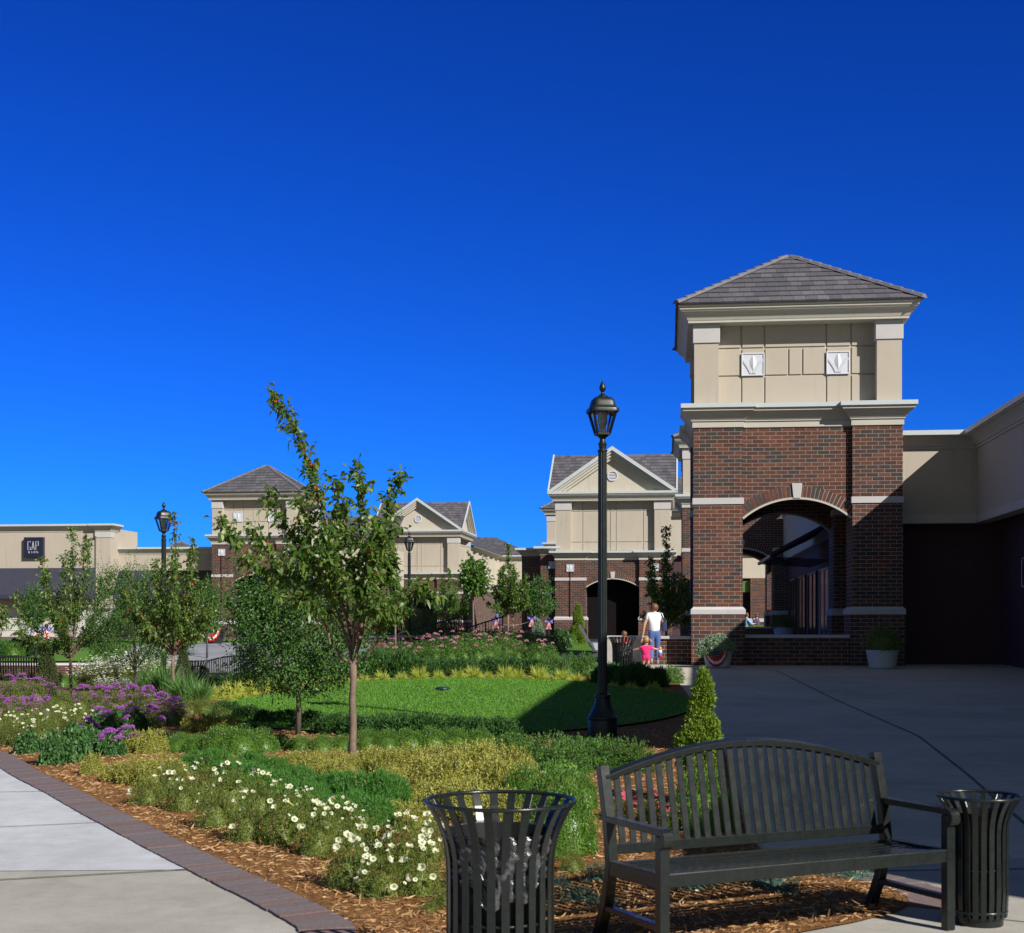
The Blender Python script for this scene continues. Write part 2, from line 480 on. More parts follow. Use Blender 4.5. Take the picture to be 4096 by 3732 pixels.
M['bluejun'] = island_mat('blue_juniper', [(0.06, 0.12, 0.09), (0.09, 0.165, 0.13), (0.05, 0.09, 0.06)], 0.6, 0.1, 0.3)
M['box'] = island_mat('boxwood_leaf', [(0.047, 0.125, 0.019), (0.082, 0.189, 0.026), (0.140, 0.264, 0.035), (0.058, 0.151, 0.022)], 0.4, 0.18, 0.5)
M['gold'] = island_mat('variegated_leaf', [(0.369, 0.346, 0.069), (0.471, 0.441, 0.108), (0.164, 0.210, 0.044), (0.410, 0.389, 0.088), (0.246, 0.273, 0.054), (0.307, 0.315, 0.059)], 0.5, 0.25, 0.4, (1.2, 1.2, 0.5))
M['sedge'] = island_mat('golden_sedge_blade', [(0.44, 0.50, 0.07), (0.55, 0.58, 0.11), (0.34, 0.43, 0.06), (0.48, 0.50, 0.12)], 0.5, 0.25, 0.4, (1.1, 1.1, 0.5))
M['blade'] = island_mat('green_strap_leaf', [(0.059, 0.151, 0.037), (0.092, 0.218, 0.050), (0.134, 0.260, 0.067)], 0.45, 0.2, 0.4)
M['herb'] = island_mat('bedding_leaf', [(0.086, 0.156, 0.022), (0.127, 0.206, 0.030), (0.063, 0.131, 0.020), (0.172, 0.219, 0.045), (0.218, 0.175, 0.050), (0.103, 0.175, 0.026)], 0.5, 0.25, 0.4)
M['fern'] = island_mat('cut_green_leaf', [(0.049, 0.154, 0.027), (0.073, 0.211, 0.034), (0.097, 0.259, 0.041)], 0.5, 0.25, 0.4)
M['bigleaf'] = island_mat('broad_green_leaf', [(0.035, 0.105, 0.031), (0.063, 0.154, 0.042), (0.084, 0.182, 0.049)], 0.45, 0.2, 0.45)
M['dusty'] = island_mat('silver_green_leaf', [(0.138, 0.218, 0.138), (0.218, 0.310, 0.207), (0.299, 0.391, 0.276), (0.103, 0.161, 0.092)], 0.6, 0.15, 0.3)
M['petal'] = island_mat('white_petal', [(0.581, 0.630, 0.361), (0.686, 0.720, 0.516), (0.634, 0.675, 0.430)], 0.55, 0.25, 0.3, (1, 1, 0.85))
M['throat'] = plain('yellow_green_throat', (0.52, 0.50, 0.10), 0.6)
M['purple'] = island_mat('violet_floret', [(0.42, 0.10, 0.50), (0.52, 0.16, 0.60), (0.34, 0.07, 0.42), (0.60, 0.24, 0.64)], 0.7, 0.2, 0.2, (1, 1, 1.1))
M['pink'] = island_mat('pink_floret', [(0.62, 0.20, 0.32), (0.74, 0.36, 0.46), (0.52, 0.13, 0.25), (0.8, 0.5, 0.55)], 0.7, 0.2, 0.2, (1.1, 1, 1))
M['rose'] = island_mat('rose_ray_petal', [(0.52, 0.07, 0.13), (0.62, 0.10, 0.17)], 0.6, 0.2, 0.2, (1, 1, 1))
M['daisy'] = island_mat('small_white_floret', [(0.75, 0.75, 0.70), (0.85, 0.85, 0.80)], 0.6, 0.2, 0.2, (1, 1, 1))
M['berry'] = plain('red_berry', (0.55, 0.035, 0.015), 0.35)
M['orange'] = plain('orange_flower', (0.75, 0.22, 0.02), 0.6)
M['redflower'] = plain('red_flower', (0.62, 0.02, 0.02), 0.6)
M['thuja'] = island_mat('thuja_spray', [(0.108, 0.186, 0.020), (0.166, 0.261, 0.027), (0.230, 0.323, 0.037), (0.086, 0.152, 0.020)], 0.55, 0.22, 0.3)
M['spruce'] = island_mat('dwarf_spruce', [(0.05, 0.075, 0.02), (0.08, 0.11, 0.03), (0.04, 0.06, 0.02)], 0.6, 0.1, 0.3)
M['lime'] = island_mat('lime_foliage', [(0.16, 0.26, 0.02), (0.22, 0.34, 0.03)], 0.5, 0.25, 0.3)
M['grassb'] = island_mat('lawn_blade', [(0.078, 0.214, 0.022), (0.108, 0.263, 0.028), (0.149, 0.315, 0.040), (0.094, 0.236, 0.026)], 0.5, 0.25, 0.3)
M['chip'] = island_mat('shredded_mulch', [(0.36, 0.19, 0.075), (0.46, 0.28, 0.13), (0.26, 0.125, 0.05), (0.56, 0.39, 0.22), (0.40, 0.22, 0.09), (0.20, 0.10, 0.045)], 0.85)
M['pot'] = plain('pale_fibreglass_pot', (0.52, 0.56, 0.55), 0.55, nscale=4, var=0.05)
M['bag'] = plain('clear_plastic_bag', (0.055, 0.055, 0.062), 0.2, nscale=26, var=0.7, bump=0.9, spec=0.7)
M['liner'] = plain('black_plastic_liner', (0.010, 0.010, 0.011), 0.5, spec=0.2)
M['flagred'] = plain('red_cloth', (0.50, 0.012, 0.015), 0.8)
M['flagwhite'] = plain('white_cloth', (0.75, 0.75, 0.78), 0.8)
M['flagblue'] = plain('navy_cloth', (0.012, 0.018, 0.09), 0.8)
M['bowblue'] = plain('blue_ribbon', (0.03, 0.05, 0.36), 0.7)
M['bowred'] = plain('red_striped_ribbon', (0.70, 0.16, 0.18), 0.7)
M['skin'] = plain('skin', (0.50, 0.26, 0.16), 0.5, nscale=8, var=0.05)
M['hairb'] = plain('auburn_hair', (0.13, 0.055, 0.022), 0.5, nscale=60, var=0.4)
M['hairs'] = plain('sandy_hair', (0.33, 0.19, 0.08), 0.5, nscale=60, var=0.3)
M['hairg'] = plain('dark_hair', (0.06, 0.04, 0.035), 0.5, nscale=60, var=0.3)
M['shirtw'] = plain('white_shirt', (0.78, 0.78, 0.80), 0.85, nscale=12, var=0.03)
M['denim'] = plain('blue_denim', (0.075, 0.14, 0.36), 0.85, nscale=40, var=0.25)
M['pinkc'] = plain('hot_pink_cotton', (0.68, 0.025, 0.15), 0.85, nscale=20, var=0.08)
M['redc'] = plain('red_cotton', (0.58, 0.02, 0.015), 0.85, nscale=20, var=0.08)
M['bluec'] = plain('light_blue_cotton', (0.25, 0.42, 0.62), 0.85, nscale=20)
M['purplec'] = plain('dusky_purple_cotton', (0.09, 0.055, 0.13), 0.85, nscale=20)
M['navyc'] = plain('navy_bag', (0.02, 0.03, 0.09), 0.7)
M['shoe'] = plain('grey_shoe', (0.14, 0.15, 0.18), 0.6)
M['toyblue'] = plain('blue_plastic', (0.03, 0.25, 0.6), 0.3)
M['toyorange'] = plain('orange_plastic', (0.8, 0.28, 0.02), 0.3)
M['bluebench'] = plain('weathered_grey_wood', (0.07, 0.075, 0.085), 0.8)
M['disc'] = plain('dark_teal_cover', (0.012, 0.035, 0.055), 0.35)
M['steel'] = plain('blue_black_steel', (0.02, 0.03, 0.06), 0.4)
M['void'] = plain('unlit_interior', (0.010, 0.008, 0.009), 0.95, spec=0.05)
M['brickshade'] = plain('dark_brick_shade', (0.066, 0.032, 0.042), 0.9, nscale=10)  # storefront and soffit shade is put into this dark base colour

def lawn_mat():
    m, nt, out = new_mat('mown_grass'); v = coords(nt)
    n1 = noise(nt, v, 0.6, 5); n2 = noise(nt, v, 60, 5, 0.8); n3 = noise(nt, v, 6, 5)
    a = ramp(nt, n2, [(0.25, (0.058, 0.14, 0.014)), (0.5, (0.092, 0.205, 0.022)), (0.8, (0.135, 0.275, 0.036))])
    a = mixc(nt, 1.0, a, ramp(nt, n1, [(0.3, (0.8, 0.82, 0.8)), (0.7, (1.15, 1.12, 1.1))]), 'MULTIPLY')
    a = mixc(nt, 1.0, a, ramp(nt, n3, [(0.3, (0.8, 0.85, 0.8)), (0.7, (1.15, 1.1, 1.1))]), 'MULTIPLY')
    principled(nt, out, a, 0.8, bump=n2, bstr=0.8, bdist=0.03, spec=0.2)
    return m
M['lawn'] = lawn_mat()

def mulch_mat():
    m, nt, out = new_mat('mulch_bed'); v = coords(nt)
    n1 = noise(nt, v, 38, 6, 0.75); n2 = noise(nt, v, 1.2, 4); vo = nd(nt, 'ShaderNodeTexVoronoi'); vo.inputs['Scale'].default_value = 30
    nt.links.new(v, vo.inputs['Vector'])
    a = ramp(nt, n1, [(0.2, (0.09, 0.04, 0.016)), (0.45, (0.25, 0.12, 0.042)), (0.7, (0.42, 0.22, 0.09)), (0.9, (0.5, 0.32, 0.16))])
    a = mixc(nt, 1.0, a, ramp(nt, n2, [(0.3, (0.75, 0.75, 0.75)), (0.7, (1.1, 1.1, 1.1))]), 'MULTIPLY')
    principled(nt, out, a, 0.95, bump=n1, bstr=1.0, bdist=0.03, spec=0.1)
    return m
M['mulch'] = mulch_mat()
# ================================================================== ground
def sheet(name, poly, off, mat, step=1.0, kind='structure', hole=None, zf=None):
    """drape a flat polygon (list of (x, y)) over the terrain, off metres above it"""
    bm = bmesh.new()
    vs = [bm.verts.new((p[0], p[1], 0)) for p in poly]
    f = bm.faces.new(vs)
    if f.normal.z < 0: f.normal_flip()
    bmesh.ops.triangulate(bm, faces=bm.faces[:])
    xs = [p[0] for p in poly]; ys = [p[1] for p in poly]
    for ax, lo, hi in ((0, min(xs), max(xs)), (1, min(ys), max(ys))):
        k = math.ceil(lo / step)
        while k * step < hi:
            co = [0, 0, 0]; co[ax] = k * step; no = [0, 0, 0]; no[ax] = 1
            bmesh.ops.bisect_plane(bm, geom=bm.verts[:] + bm.edges[:] + bm.faces[:], plane_co=co, plane_no=no, dist=1e-5)
            k += 1
    for v in bm.verts: v.co.z = G(v.co.x, v.co.y) + off + (zf(v.co.x, v.co.y) if zf else 0)
    bmesh.ops.recalc_face_normals(bm, faces=bm.faces[:])
    if sum(f.normal.z for f in bm.faces) < 0: bmesh.ops.reverse_faces(bm, faces=bm.faces[:])
    me = bpy.data.meshes.new(name); bm.to_mesh(me); bm.free()
    me.materials.append(mat)
    me.polygons.foreach_set('use_smooth', [True] * len(me.polygons))
    uv = me.uv_layers.new(name='UVMap')
    for l in me.loops:
        c = me.vertices[l.vertex_index].co; uv.data[l.index].uv = (c.x, c.y)
    o = bpy.data.objects.new(name, me); col.objects.link(o)
    o['kind'] = kind
    return o

def xy(pts): return [(gpt(*p).x, gpt(*p).y) for p in pts]

def smooth_path(pts, n=6):
    """Catmull-Rom through 2D points"""
    out = []
    P = [Vector((p[0], p[1])) for p in pts]
    for i in range(len(P) - 1):
        p0 = P[max(i - 1, 0)]; p1 = P[i]; p2 = P[i + 1]; p3 = P[min(i + 2, len(P) - 1)]
        for k in range(n):
            t = k / n
            out.append(0.5 * ((2 * p1) + (p2 - p0) * t + (2 * p0 - 5 * p1 + 4 * p2 - p3) * t * t + (3 * p1 - p0 - 3 * p2 + p3) * t ** 3))
    out.append(P[-1])
    return [(p.x, p.y) for p in out]

# base terrain: fine near the camera, coarse out to the horizon
def terrain():
    V = []; Fc = []
    xs = [-600, -300, -150, -90, -60] + list(range(-45, 46)) + [60, 90, 150, 300, 600]
    ys = [-300, -100, -40, -20] + list(range(-10, 131)) + [160, 220, 400, 900, 2500]
    for y in ys:
        for x in xs: V.append((x, y, G(x, min(y, 200)) - 0.05))
    nx = len(xs)
    for j in range(len(ys) - 1):
        for i in range(nx - 1): Fc.append((j * nx + i, j * nx + i + 1, (j + 1) * nx + i + 1, (j + 1) * nx + i))
    o = fastmesh('ground', V, Fc, M['earth'], smooth=True); o['kind'] = 'structure'
terrain()

# mulch-side and walk-side curves of the brick border (left edge of the planting bed)
BO = xy([(-700, 2880), (-330, 2935), (0, 3010), (160, 3094), (312, 3167), (444, 3236), (590, 3309), (826, 3424), (1042, 3524), (1389, 3694)])
BI = xy([(-700, 2905), (-330, 2965), (0, 3049), (139, 3128), (299, 3222), (451, 3299), (625, 3396), (819, 3486), (1042, 3604), (1278, 3722)])
front = [(-0.75, 7.15), (-0.2, 6.85), (0.45, 6.75), (1.0, 6.95), (1.5, 7.40), (1.95, 7.72), (2.3, 8.12), (2.28, 8.6), (2.0, 9.0), (1.75, 9.5)]
inner_r = xy([(2985, 3340), (2955, 3200), (2890, 2990), (2800, 2850), (2737, 2762), (2690, 2705)])
edge = smooth_path(BO + front, 5)                     # bed edge, counter-clockwise start at far left
bed = edge + inner_r + xy([(2560, 2660), (2300, 2660), (1800, 2650), (1300, 2690), (900, 2700), (300, 2735), (-400, 2760)])
bed_o = sheet('mulch_bed', bed, 0.02, M['mulch'])

# border of pavers: real bricks laid along the curve
def border():
    inner = smooth_path(BO + front, 8)                # mulch side
    L = []; acc = 0.0; W = 0.30
    mb = MB(); s = 0.0; step = 0.108
    P = [Vector(p) for p in inner]
    cum = [0.0]
    for i in range(1, len(P)): cum.append(cum[-1] + (P[i] - P[i - 1]).length)
    def pos(t):
        for i in range(1, len(P)):
            if cum[i] >= t:
                f = (t - cum[i - 1]) / (cum[i] - cum[i - 1]); return P[i - 1].lerp(P[i], f), (P[i] - P[i - 1]).normalized()
        return P[-1], (P[-1] - P[-2]).normalized()
    t = 0.0
    while t < cum[-1] - step:
        a, da = pos(t + 0.003); b, db = pos(t + step - 0.003)
        if a.x > 0.5 and not (a.x > 2.2 and 8.0 < a.y < 9.0): t += step; continue
        na = Vector((da.y, -da.x)); nb = Vector((db.y, -db.x))
        if na.length == 0: t += step; continue
        h = 0.022 + random.uniform(-0.002, 0.003)
        q = [a, b, b + nb * (W + random.uniform(-.006, .004)), a + na * (W + random.uniform(-.006, .004))]
        lo = [(p.x, p.y, G(p.x, p.y) - 0.05) for p in q]; hi = [(p.x, p.y, G(p.x, p.y) + h) for p in q]
        k = mb.add(lo + hi)
        for f in ((7, 6, 5, 4), (0, 4, 5, 1), (1, 5, 6, 2), (2, 6, 7, 3), (3, 7, 4, 0)): mb.face([k + i for i in f][::-1])
        t += step
    o = mb.build('brick_border', M['paver'], uv=False); o['kind'] = 'structure'
border()
ol = [(p[0], p[1]) for p in smooth_path(BO, 5)]
# left sidewalk: slabs of two pours
wl = smooth_path(BO, 5)
outer = []
for i, p in enumerate(wl):
    d = Vector(wl[min(i + 1, len(wl) - 1)]) - Vector(wl[max(i - 1, 0)]); d.normalize(); n = Vector((d.y, -d.x))
    outer.append((p[0] + n.x * 0.27, p[1] + n.y * 0.27))
j2 = gpt(812, 3483)
a_near = [p for p in outer if p[1] < j2.y]; a_far = [p for p in outer if p[1] >= j2.y]
jl = (-6.2, 9.05); jr = (j2.x, j2.y - 0.02)
sheet('sidewalk', a_far + [jr, jl, (-30, 12.5), (-40, 30)], 0.012, M['conc'])
near_edge = a_near + [(-0.75, 6.6), (0.4, 6.2), (1.2, 6.4), (1.9, 7.1), (2.4, 7.4), (2.75, 8.0), (2.72, 8.7), (2.4, 9.3)]
def joint(name, pts, w=0.014, off=0.0175):
    mb = MB(); P = [Vector(p) for p in pts]
    Q = []
    for i in range(len(P) - 1):
        n = max(1, int((P[i + 1] - P[i]).length / 0.5))
        Q += [P[i].lerp(P[i + 1], k / n) for k in range(n)]
    Q.append(P[-1])
    for i in range(len(Q) - 1):
        d = (Q[i + 1] - Q[i]).normalized(); n = Vector((-d.y, d.x)) * w / 2
        mb.poly([(p.x, p.y, G(p.x, p.y) + off) for p in (Q[i] - n, Q[i + 1] - n, Q[i + 1] + n, Q[i] + n)])
    o = mb.build(name, M['joint']); o['kind'] = 'structure'
# the near pour runs under the bench and round the tip of the bed, and becomes the shop plaza on the right
tip = smooth_path(front, 5)
tip_o = []
for i, p in enumerate(tip):
    d = Vector(tip[min(i + 1, len(tip) - 1)]) - Vector(tip[max(i - 1, 0)]); d.normalize(); n = Vector((d.y, -d.x))
    q_ = 0.27 if p[0] < 0.5 else -0.02
    tip_o.append((p[0] + n.x * q_, p[1] + n.y * q_))
sheet('walkway', [jl, jr] + a_near + tip_o[1:] + [(2.05, 9.6), (16, 9.4), (16, -8), (-20, -8), (-20, 8.0)], 0.009, M['conc2'])
pl = [(2.25, 10.4)] + inner_r[1:] + [(3.2, 33.2), (3.6, 36.2), (3.9, 44), (24, 44)]
pl[0:1] = [(24, 9.3), (1.5, 9.3)]
sheet('plaza', pl, 0.005, M['conc3'])
joint('sidewalk_joint', [(-7.5, gpt(0, 3320).y + .1), tuple(xy([(0, 3316), (444, 3295)])[0]), tuple(xy([(444, 3295)])[0])])
joint('sidewalk_joint', [(-8.5, 14.0), tuple(xy([(0, 3174)])[0]), tuple(xy([(210, 3172)])[0])])
joint('sidewalk_joint', [tuple(xy([(-400, 3545)])[0]), tuple(xy([(0, 3528)])[0]), tuple(xy([(812, 3483)])[0])], 0.02)
joint('plaza_joint', xy([(3000, 2672), (3102, 2682), (3355, 2806), (3675, 2947), (3870, 3100), (3975, 3192), (4300, 3470)]), 0.028, 0.011)
joint('plaza_joint', xy([(2960, 3138), (3900, 3138)]), 0.012, 0.011)
joint('plaza_joint', xy([(2900, 2941), (3675, 2947), (4400, 2950)]), 0.012, 0.011)
joint('plaza_joint', xy([(3975, 3192), (4400, 3195)]), 0.012, 0.011)
joint('plaza_joint', xy([(3530, 3490), (4400, 3478)]), 0.02, 0.0145)
joint('plaza_joint', xy([(3760, 3660), (4400, 3730)]), 0.012, 0.0145)

# lawn: oval mound
LC = (-1.0, 23.9); LA, LB = 4.05, 6.1
lawn_poly = [(LC[0] + LA * math.cos(t * PI / 36), LC[1] + LB * math.sin(t * PI / 36)) for t in range(72)]
lawn_z = lambda x, y: 0.10 * max(0.0, 1 - ((x - LC[0]) / LA) ** 2 - ((y - LC[1]) / LB) ** 2)
sheet('lawn', lawn_poly, 0.05, M['lawn'], 0.5, zf=lawn_z)
sheet('lawn', xy([(2150, 2625), (2390, 2625), (2370, 2575), (2330, 2562), (2190, 2578), (2130, 2600)]), 0.06, M['lawn'])
sheet('lawn', [(-26, 62), (-12, 62), (-9, 70), (-30, 70)], 0.05, M['lawn'])
# paving and road beyond the garden on the left and in the middle
sheet('brick_paving', [(-22, 33.5), (-7.2, 33.5), (-6.5, 41), (-22, 43)], 0.03, M['paverfield'])
sheet('path', [(-40, 29.8), (-8.4, 29.2), (-8.0, 33.4), (-40, 34)], 0.02, M['conc3'])
sheet('road', [(-13.5, 44), (-6, 43), (-4, 60), (-15.5, 60)], 0.02, M['road'])
sheet('lawn', [(-40, 49), (-13.8, 49), (-15.6, 60), (-40, 60)], 0.03, M['lawn'])
sheet('path', [(-40, 44), (-13.4, 44), (-13.8, 48.6), (-40, 48.6)], 0.02, M['conc3'])
sheet('path', [(0.2, 40.5), (14, 44.5), (14, 78), (2.5, 76), (2.2, 60)], 0.03, M['conc'])
sheet('path', [(3.0, 31.5), (3.55, 36.2), (0.5, 40.4), (-1, 38), (1.6, 33.5)], 0.028, M['conc'])

# ================================================================== shops
def on_sides(mb, W, fn, sides=(0, 1, 2, 3)):
    for k in sides:
        mb.M = Matrix.Translation((W / 2, W / 2, 0)) @ Matrix.Rotation(k * PI / 2, 4, 'Z') @ Matrix.Translation((-W / 2, -W / 2, 0))
        fn(mb)
    mb.M = None

def arch_pts(x0, x1, zs, rise, n=20):
    c = (x1 - x0) / 2; r = (c * c + rise * rise) / (2 * rise); th = math.asin(c / r); xc = (x0 + x1) / 2; zc = zs + rise - r
    return [(xc + r * math.sin(-th + 2 * th * i / n), zc + r * math.cos(-th + 2 * th * i / n)) for i in range(n + 1)], (xc, zc, r, th)

def arch_wall(mb, x0, x1, zs, rise, ztop, y0, y1):
    pts, _ = arch_pts(x0, x1, zs, rise)
    for (xa, za), (xb, zb) in zip(pts, pts[1:]):
        mb.poly([(xa, y0, za), (xb, y0, zb), (xb, y0, ztop), (xa, y0, ztop)])
        mb.poly([(xb, y1, zb), (xa, y1, za), (xa, y1, ztop), (xb, y1, ztop)])
        mb.poly([(xa, y1, za), (xb, y1, zb), (xb, y0, zb), (xa, y0, za)])

def arch_ring(parent, x0, x1, zs, rise, y, sides, W, deep=0.30, kz=0.07):
    """radiating bricks, keystone and a plaster bead"""
    _, (xc, zc, r, th) = arch_pts(x0, x1, zs, rise)
    back = MB(); br = MB(); ks = MB(); bead = MB()
    def f_back(mb):
        n = 24
        P = [(xc + q * math.sin(-th + 2 * th * i / n), y - 0.006, zc + q * math.cos(-th + 2 * th * i / n)) for q in (r, r + deep) for i in range(n + 1)]
        k = mb.add(P)
        for i in range(n): mb.face((k + i, k + i + 1, k + n + 2 + i, k + n + 1 + i))
    def f_br(mb):
        pitch = 0.105; n = int(round(2 * th * (r + 0.15) / pitch)); ha = th / n
        for i in range(n):
            a = -th + (2 * i + 1) * ha
            g = 0.83 * ha
            q = [(a - g, r + .012), (a + g, r + .012), (a + g, r + deep), (a - g, r + deep)]
            poly = [(xc + rr * math.sin(aa), y - 0.016, zc + rr * math.cos(aa)) for aa, rr in q]
            mb.prism(poly, (0, 0.03, 0))
    def f_ks(mb):
        za = zc + r - 0.02; zb = zc + r + deep + kz
        mb.prism([(xc - .095, y - .05, za), (xc + .095, y - .05, za), (xc + .135, y - .05, zb), (xc - .135, y - .05, zb)], (0, 0.1, 0))
    def f_bead(mb):
        n = 24; w = 0.045
        for i in range(n):
            a = -th + 2 * th * i / n; b = -th + 2 * th * (i + 1) / n
            poly = [(xc + q * math.sin(t), y - 0.03, zc + q * math.cos(t)) for t, q in ((a, r - w), (b, r - w), (b, r + .008), (a, r + .008))]
            mb.prism(poly, (0, 0.06, 0))
    for mb, fn in ((back, f_back), (br, f_br), (ks, f_ks), (bead, f_bead)): on_sides(mb, W, fn, sides)
    back.build('arch_backing', M['mortar'], parent)
    br.build('arch_ring', M['vous'], parent)
    ks.build('keystone', M['stone'], parent, bevel=0.008)
    bead.build('arch_bead', M['trim'], parent)

def tulip_mb(mb, x, y, z, s, m=0):
    """cast square panel with a closed bud between two leaves, facing -Y, lower-left corner at x, z"""
    mb.box(x, y, z, x + s, y + 0.03, z + s, m)
    fr = 0.055 * s
    for q in ((0, 0, 1, fr / s), (0, 1 - fr / s, 1, 1), (0, fr / s, fr / s, 1 - fr / s), (1 - fr / s, fr / s, 1, 1 - fr / s)):
        mb.box(x + q[0] * s, y - 0.02, z + q[1] * s, x + q[2] * s, y + .001, z + q[3] * s, m)
    n = 8
    for i in range(n):                                  # bud: two facets meeting on a ridge
        t0, t1 = i / n, (i + 1) / n
        w = lambda t: 0.155 * s * math.sin(PI * t) ** 0.8
        z0, z1 = z + s * (0.18 + 0.74 * t0), z + s * (0.18 + 0.74 * t1); xc = x + s / 2
        rd = lambda t: -0.035 * math.sin(PI * t) ** 0.5
        mb.poly([(xc - w(t0), y - .001, z0), (xc, y + rd(t0) - .001, z0), (xc, y + rd(t1) - .001, z1), (xc - w(t1), y - .001, z1)], m)
        mb.poly([(xc, y + rd(t0) - .001, z0), (xc + w(t0), y - .001, z0), (xc + w(t1), y - .001, z1), (xc, y + rd(t1) - .001, z1)], m)
    for sg in (-1, 1):                                  # leaves
        L = []
        for i in range(n + 1):
            t = i / n; cx = x + s / 2 + sg * s * (0.05 + 0.40 * t ** 1.25); cz = z + s * (0.09 + 0.62 * t)
            wd = s * 0.075 * (1 - 0.35 * t) + 0.01; L.append((cx, cz, wd))
        for i in range(n):
            a, b = L[i], L[i + 1]
            q = [(a[0] - a[2], a[1]), (a[0] + a[2], a[1]), (b[0] + b[2], b[1]), (b[0] - b[2], b[1])]
            q = [(max(x + fr, min(x + s - fr, p[0])), p[1]) for p in q]
            mb.prism([(p[0], y - .018, p[1]) for p in q], (0, .018, 0), m)

def corbel_plan(W, pier, st):
    """plan outline, counter-clockwise, with the corner piers standing proud of the bays"""
    one = [(0, 0), (pier, 0), (pier, st), (W - pier, st), (W - pier, 0)]
    out = []
    for k in range(4):
        for (x, y) in one:
            c, s = [(1, 0), (0, 1), (-1, 0), (0, -1)][k]
            X, Y = x - W / 2, y - W / 2
            out.append((X * c - Y * s + W / 2, X * s + Y * c + W / 2))
    return out

def sq(a, b): return [(a, a), (b, a), (b, b), (a, b)]

def roof_plane(mb, A, B, T0, T1, course=0.36, m=0, lift=0.035):
    """courses of tiles from eave A-B up to the line T0-T1, each course lifted at its lower edge"""
    A, B, T0, T1 = map(Vector, (A, B, T0, T1))
    u = (B - A + T1 - T0).normalized(); nrm = u.cross(T0 + T1 - A - B).normalized()
    sl = (T0 + T1) / 2 - (A + B) / 2; H = (sl - u * sl.dot(u)).length; n = max(2, int(round(H / course)))
    for i in range(n):
        t0, t1 = i / n, min(1.0, (i + 1.12) / n)
        a, b = A.lerp(T0, t0), B.lerp(T1, t0); c, d = B.lerp(T1, t1), A.lerp(T0, t1)
        up = nrm * lift
        ua, ub, uc, ud = (p.dot(u) for p in (a, b, c, d)); off = (i % 2) * 0.15 + 0.07 * (i % 3)
        mb.poly([a + up, b + up, c, d], m, [(ua + off, i * .36 + .008), (ub + off, i * .36 + .008), (uc + off, i * .36 + .352), (ud + off, i * .36 + .352)])
        mb.poly([a - up * .6, b - up * .6, b + up, a + up], m, [(ua + off, i * .36 + .1), (ub + off, i * .36 + .1), (ub + off, i * .36 + .1), (ua + off, i * .36 + .1)])

def caps(mb, a, b, m=0, w=0.24, L=0.36):
    a, b = Vector(a), Vector(b); d = b - a; n = max(1, int(d.length / L)); d.normalize()
    for i in range(n):
        p = a + d * (L * i - 0.02); q = a + d * (L * (i + 1) + 0.02)
        up = Vector((0, 0, 1)); sx = d.cross(up).normalized() * w / 2
        P = []
        for c, k in ((p, .075), (q, .045)):
            P += [c - sx - up * .03, c - sx * .55 + up * k * .7, c + up * k, c + sx * .55 + up * k * .7, c + sx - up * .03]
        k = mb.add(P)
        for j in range(4): mb.face((k + j, k + j + 1, k + j + 6, k + j + 5), m)
        mb.face((k, k + 1, k + 2, k + 3, k + 4), m); mb.face((k + 9, k + 8, k + 7, k + 6, k + 5), m)

def panel_grid(mb, x0, x1, z0, z1, y, cols_, rows_, extra=None, gap=0.045, th=0.03):
    """stucco panels with open reveals between them; cols_/rows_ are fractions (rows from the top)"""
    W, H = x1 - x0, z1 - z0
    rr = [0] + rows_ + [1]
    for j in range(len(rr) - 1):
        cc = [0] + cols_ + [1]
        if extra and extra[0] == j: cc = sorted(cc + extra[1])
        for i in range(len(cc) - 1):
            xa, xb = x0 + W * cc[i], x0 + W * cc[i + 1]; za, zb = z1 - H * rr[j + 1], z1 - H * rr[j]
            xa += gap / 2 if i else 0; xb -= gap / 2 if i < len(cc) - 2 else 0
            za += gap / 2 if j < len(rr) - 2 else 0; zb -= gap / 2 if j else 0
            mb.box(xa, y, za, xb, y + th, zb)

PYR = dict(W=5.34, pier=1.27, rec=0.13, cap=(1.33, 1.53), band=(4.20, 4.37), spring=3.85, rise=0.52, brick=6.21, cor=6.82, sof=8.92, eave=9.36, top=11.32,
           pil=0.63, deep=0.36, cols=[.153, .30, .69, .845], rows=[.287, .61], extra=(1, [.452, .54]), over=0.33)
GAB = dict(W=6.45, pier=1.72, rec=0.20, cap=(1.05, 1.25), band=(3.27, 3.44), spring=2.93, rise=0.47, brick=4.43, cor=4.96, sof=7.75, eave=8.21, top=10.75,
           pil=0.86, deep=0.34, cols=[.14, .468, .538, .862], rows=[.207, .80], extra=None, over=0.33)

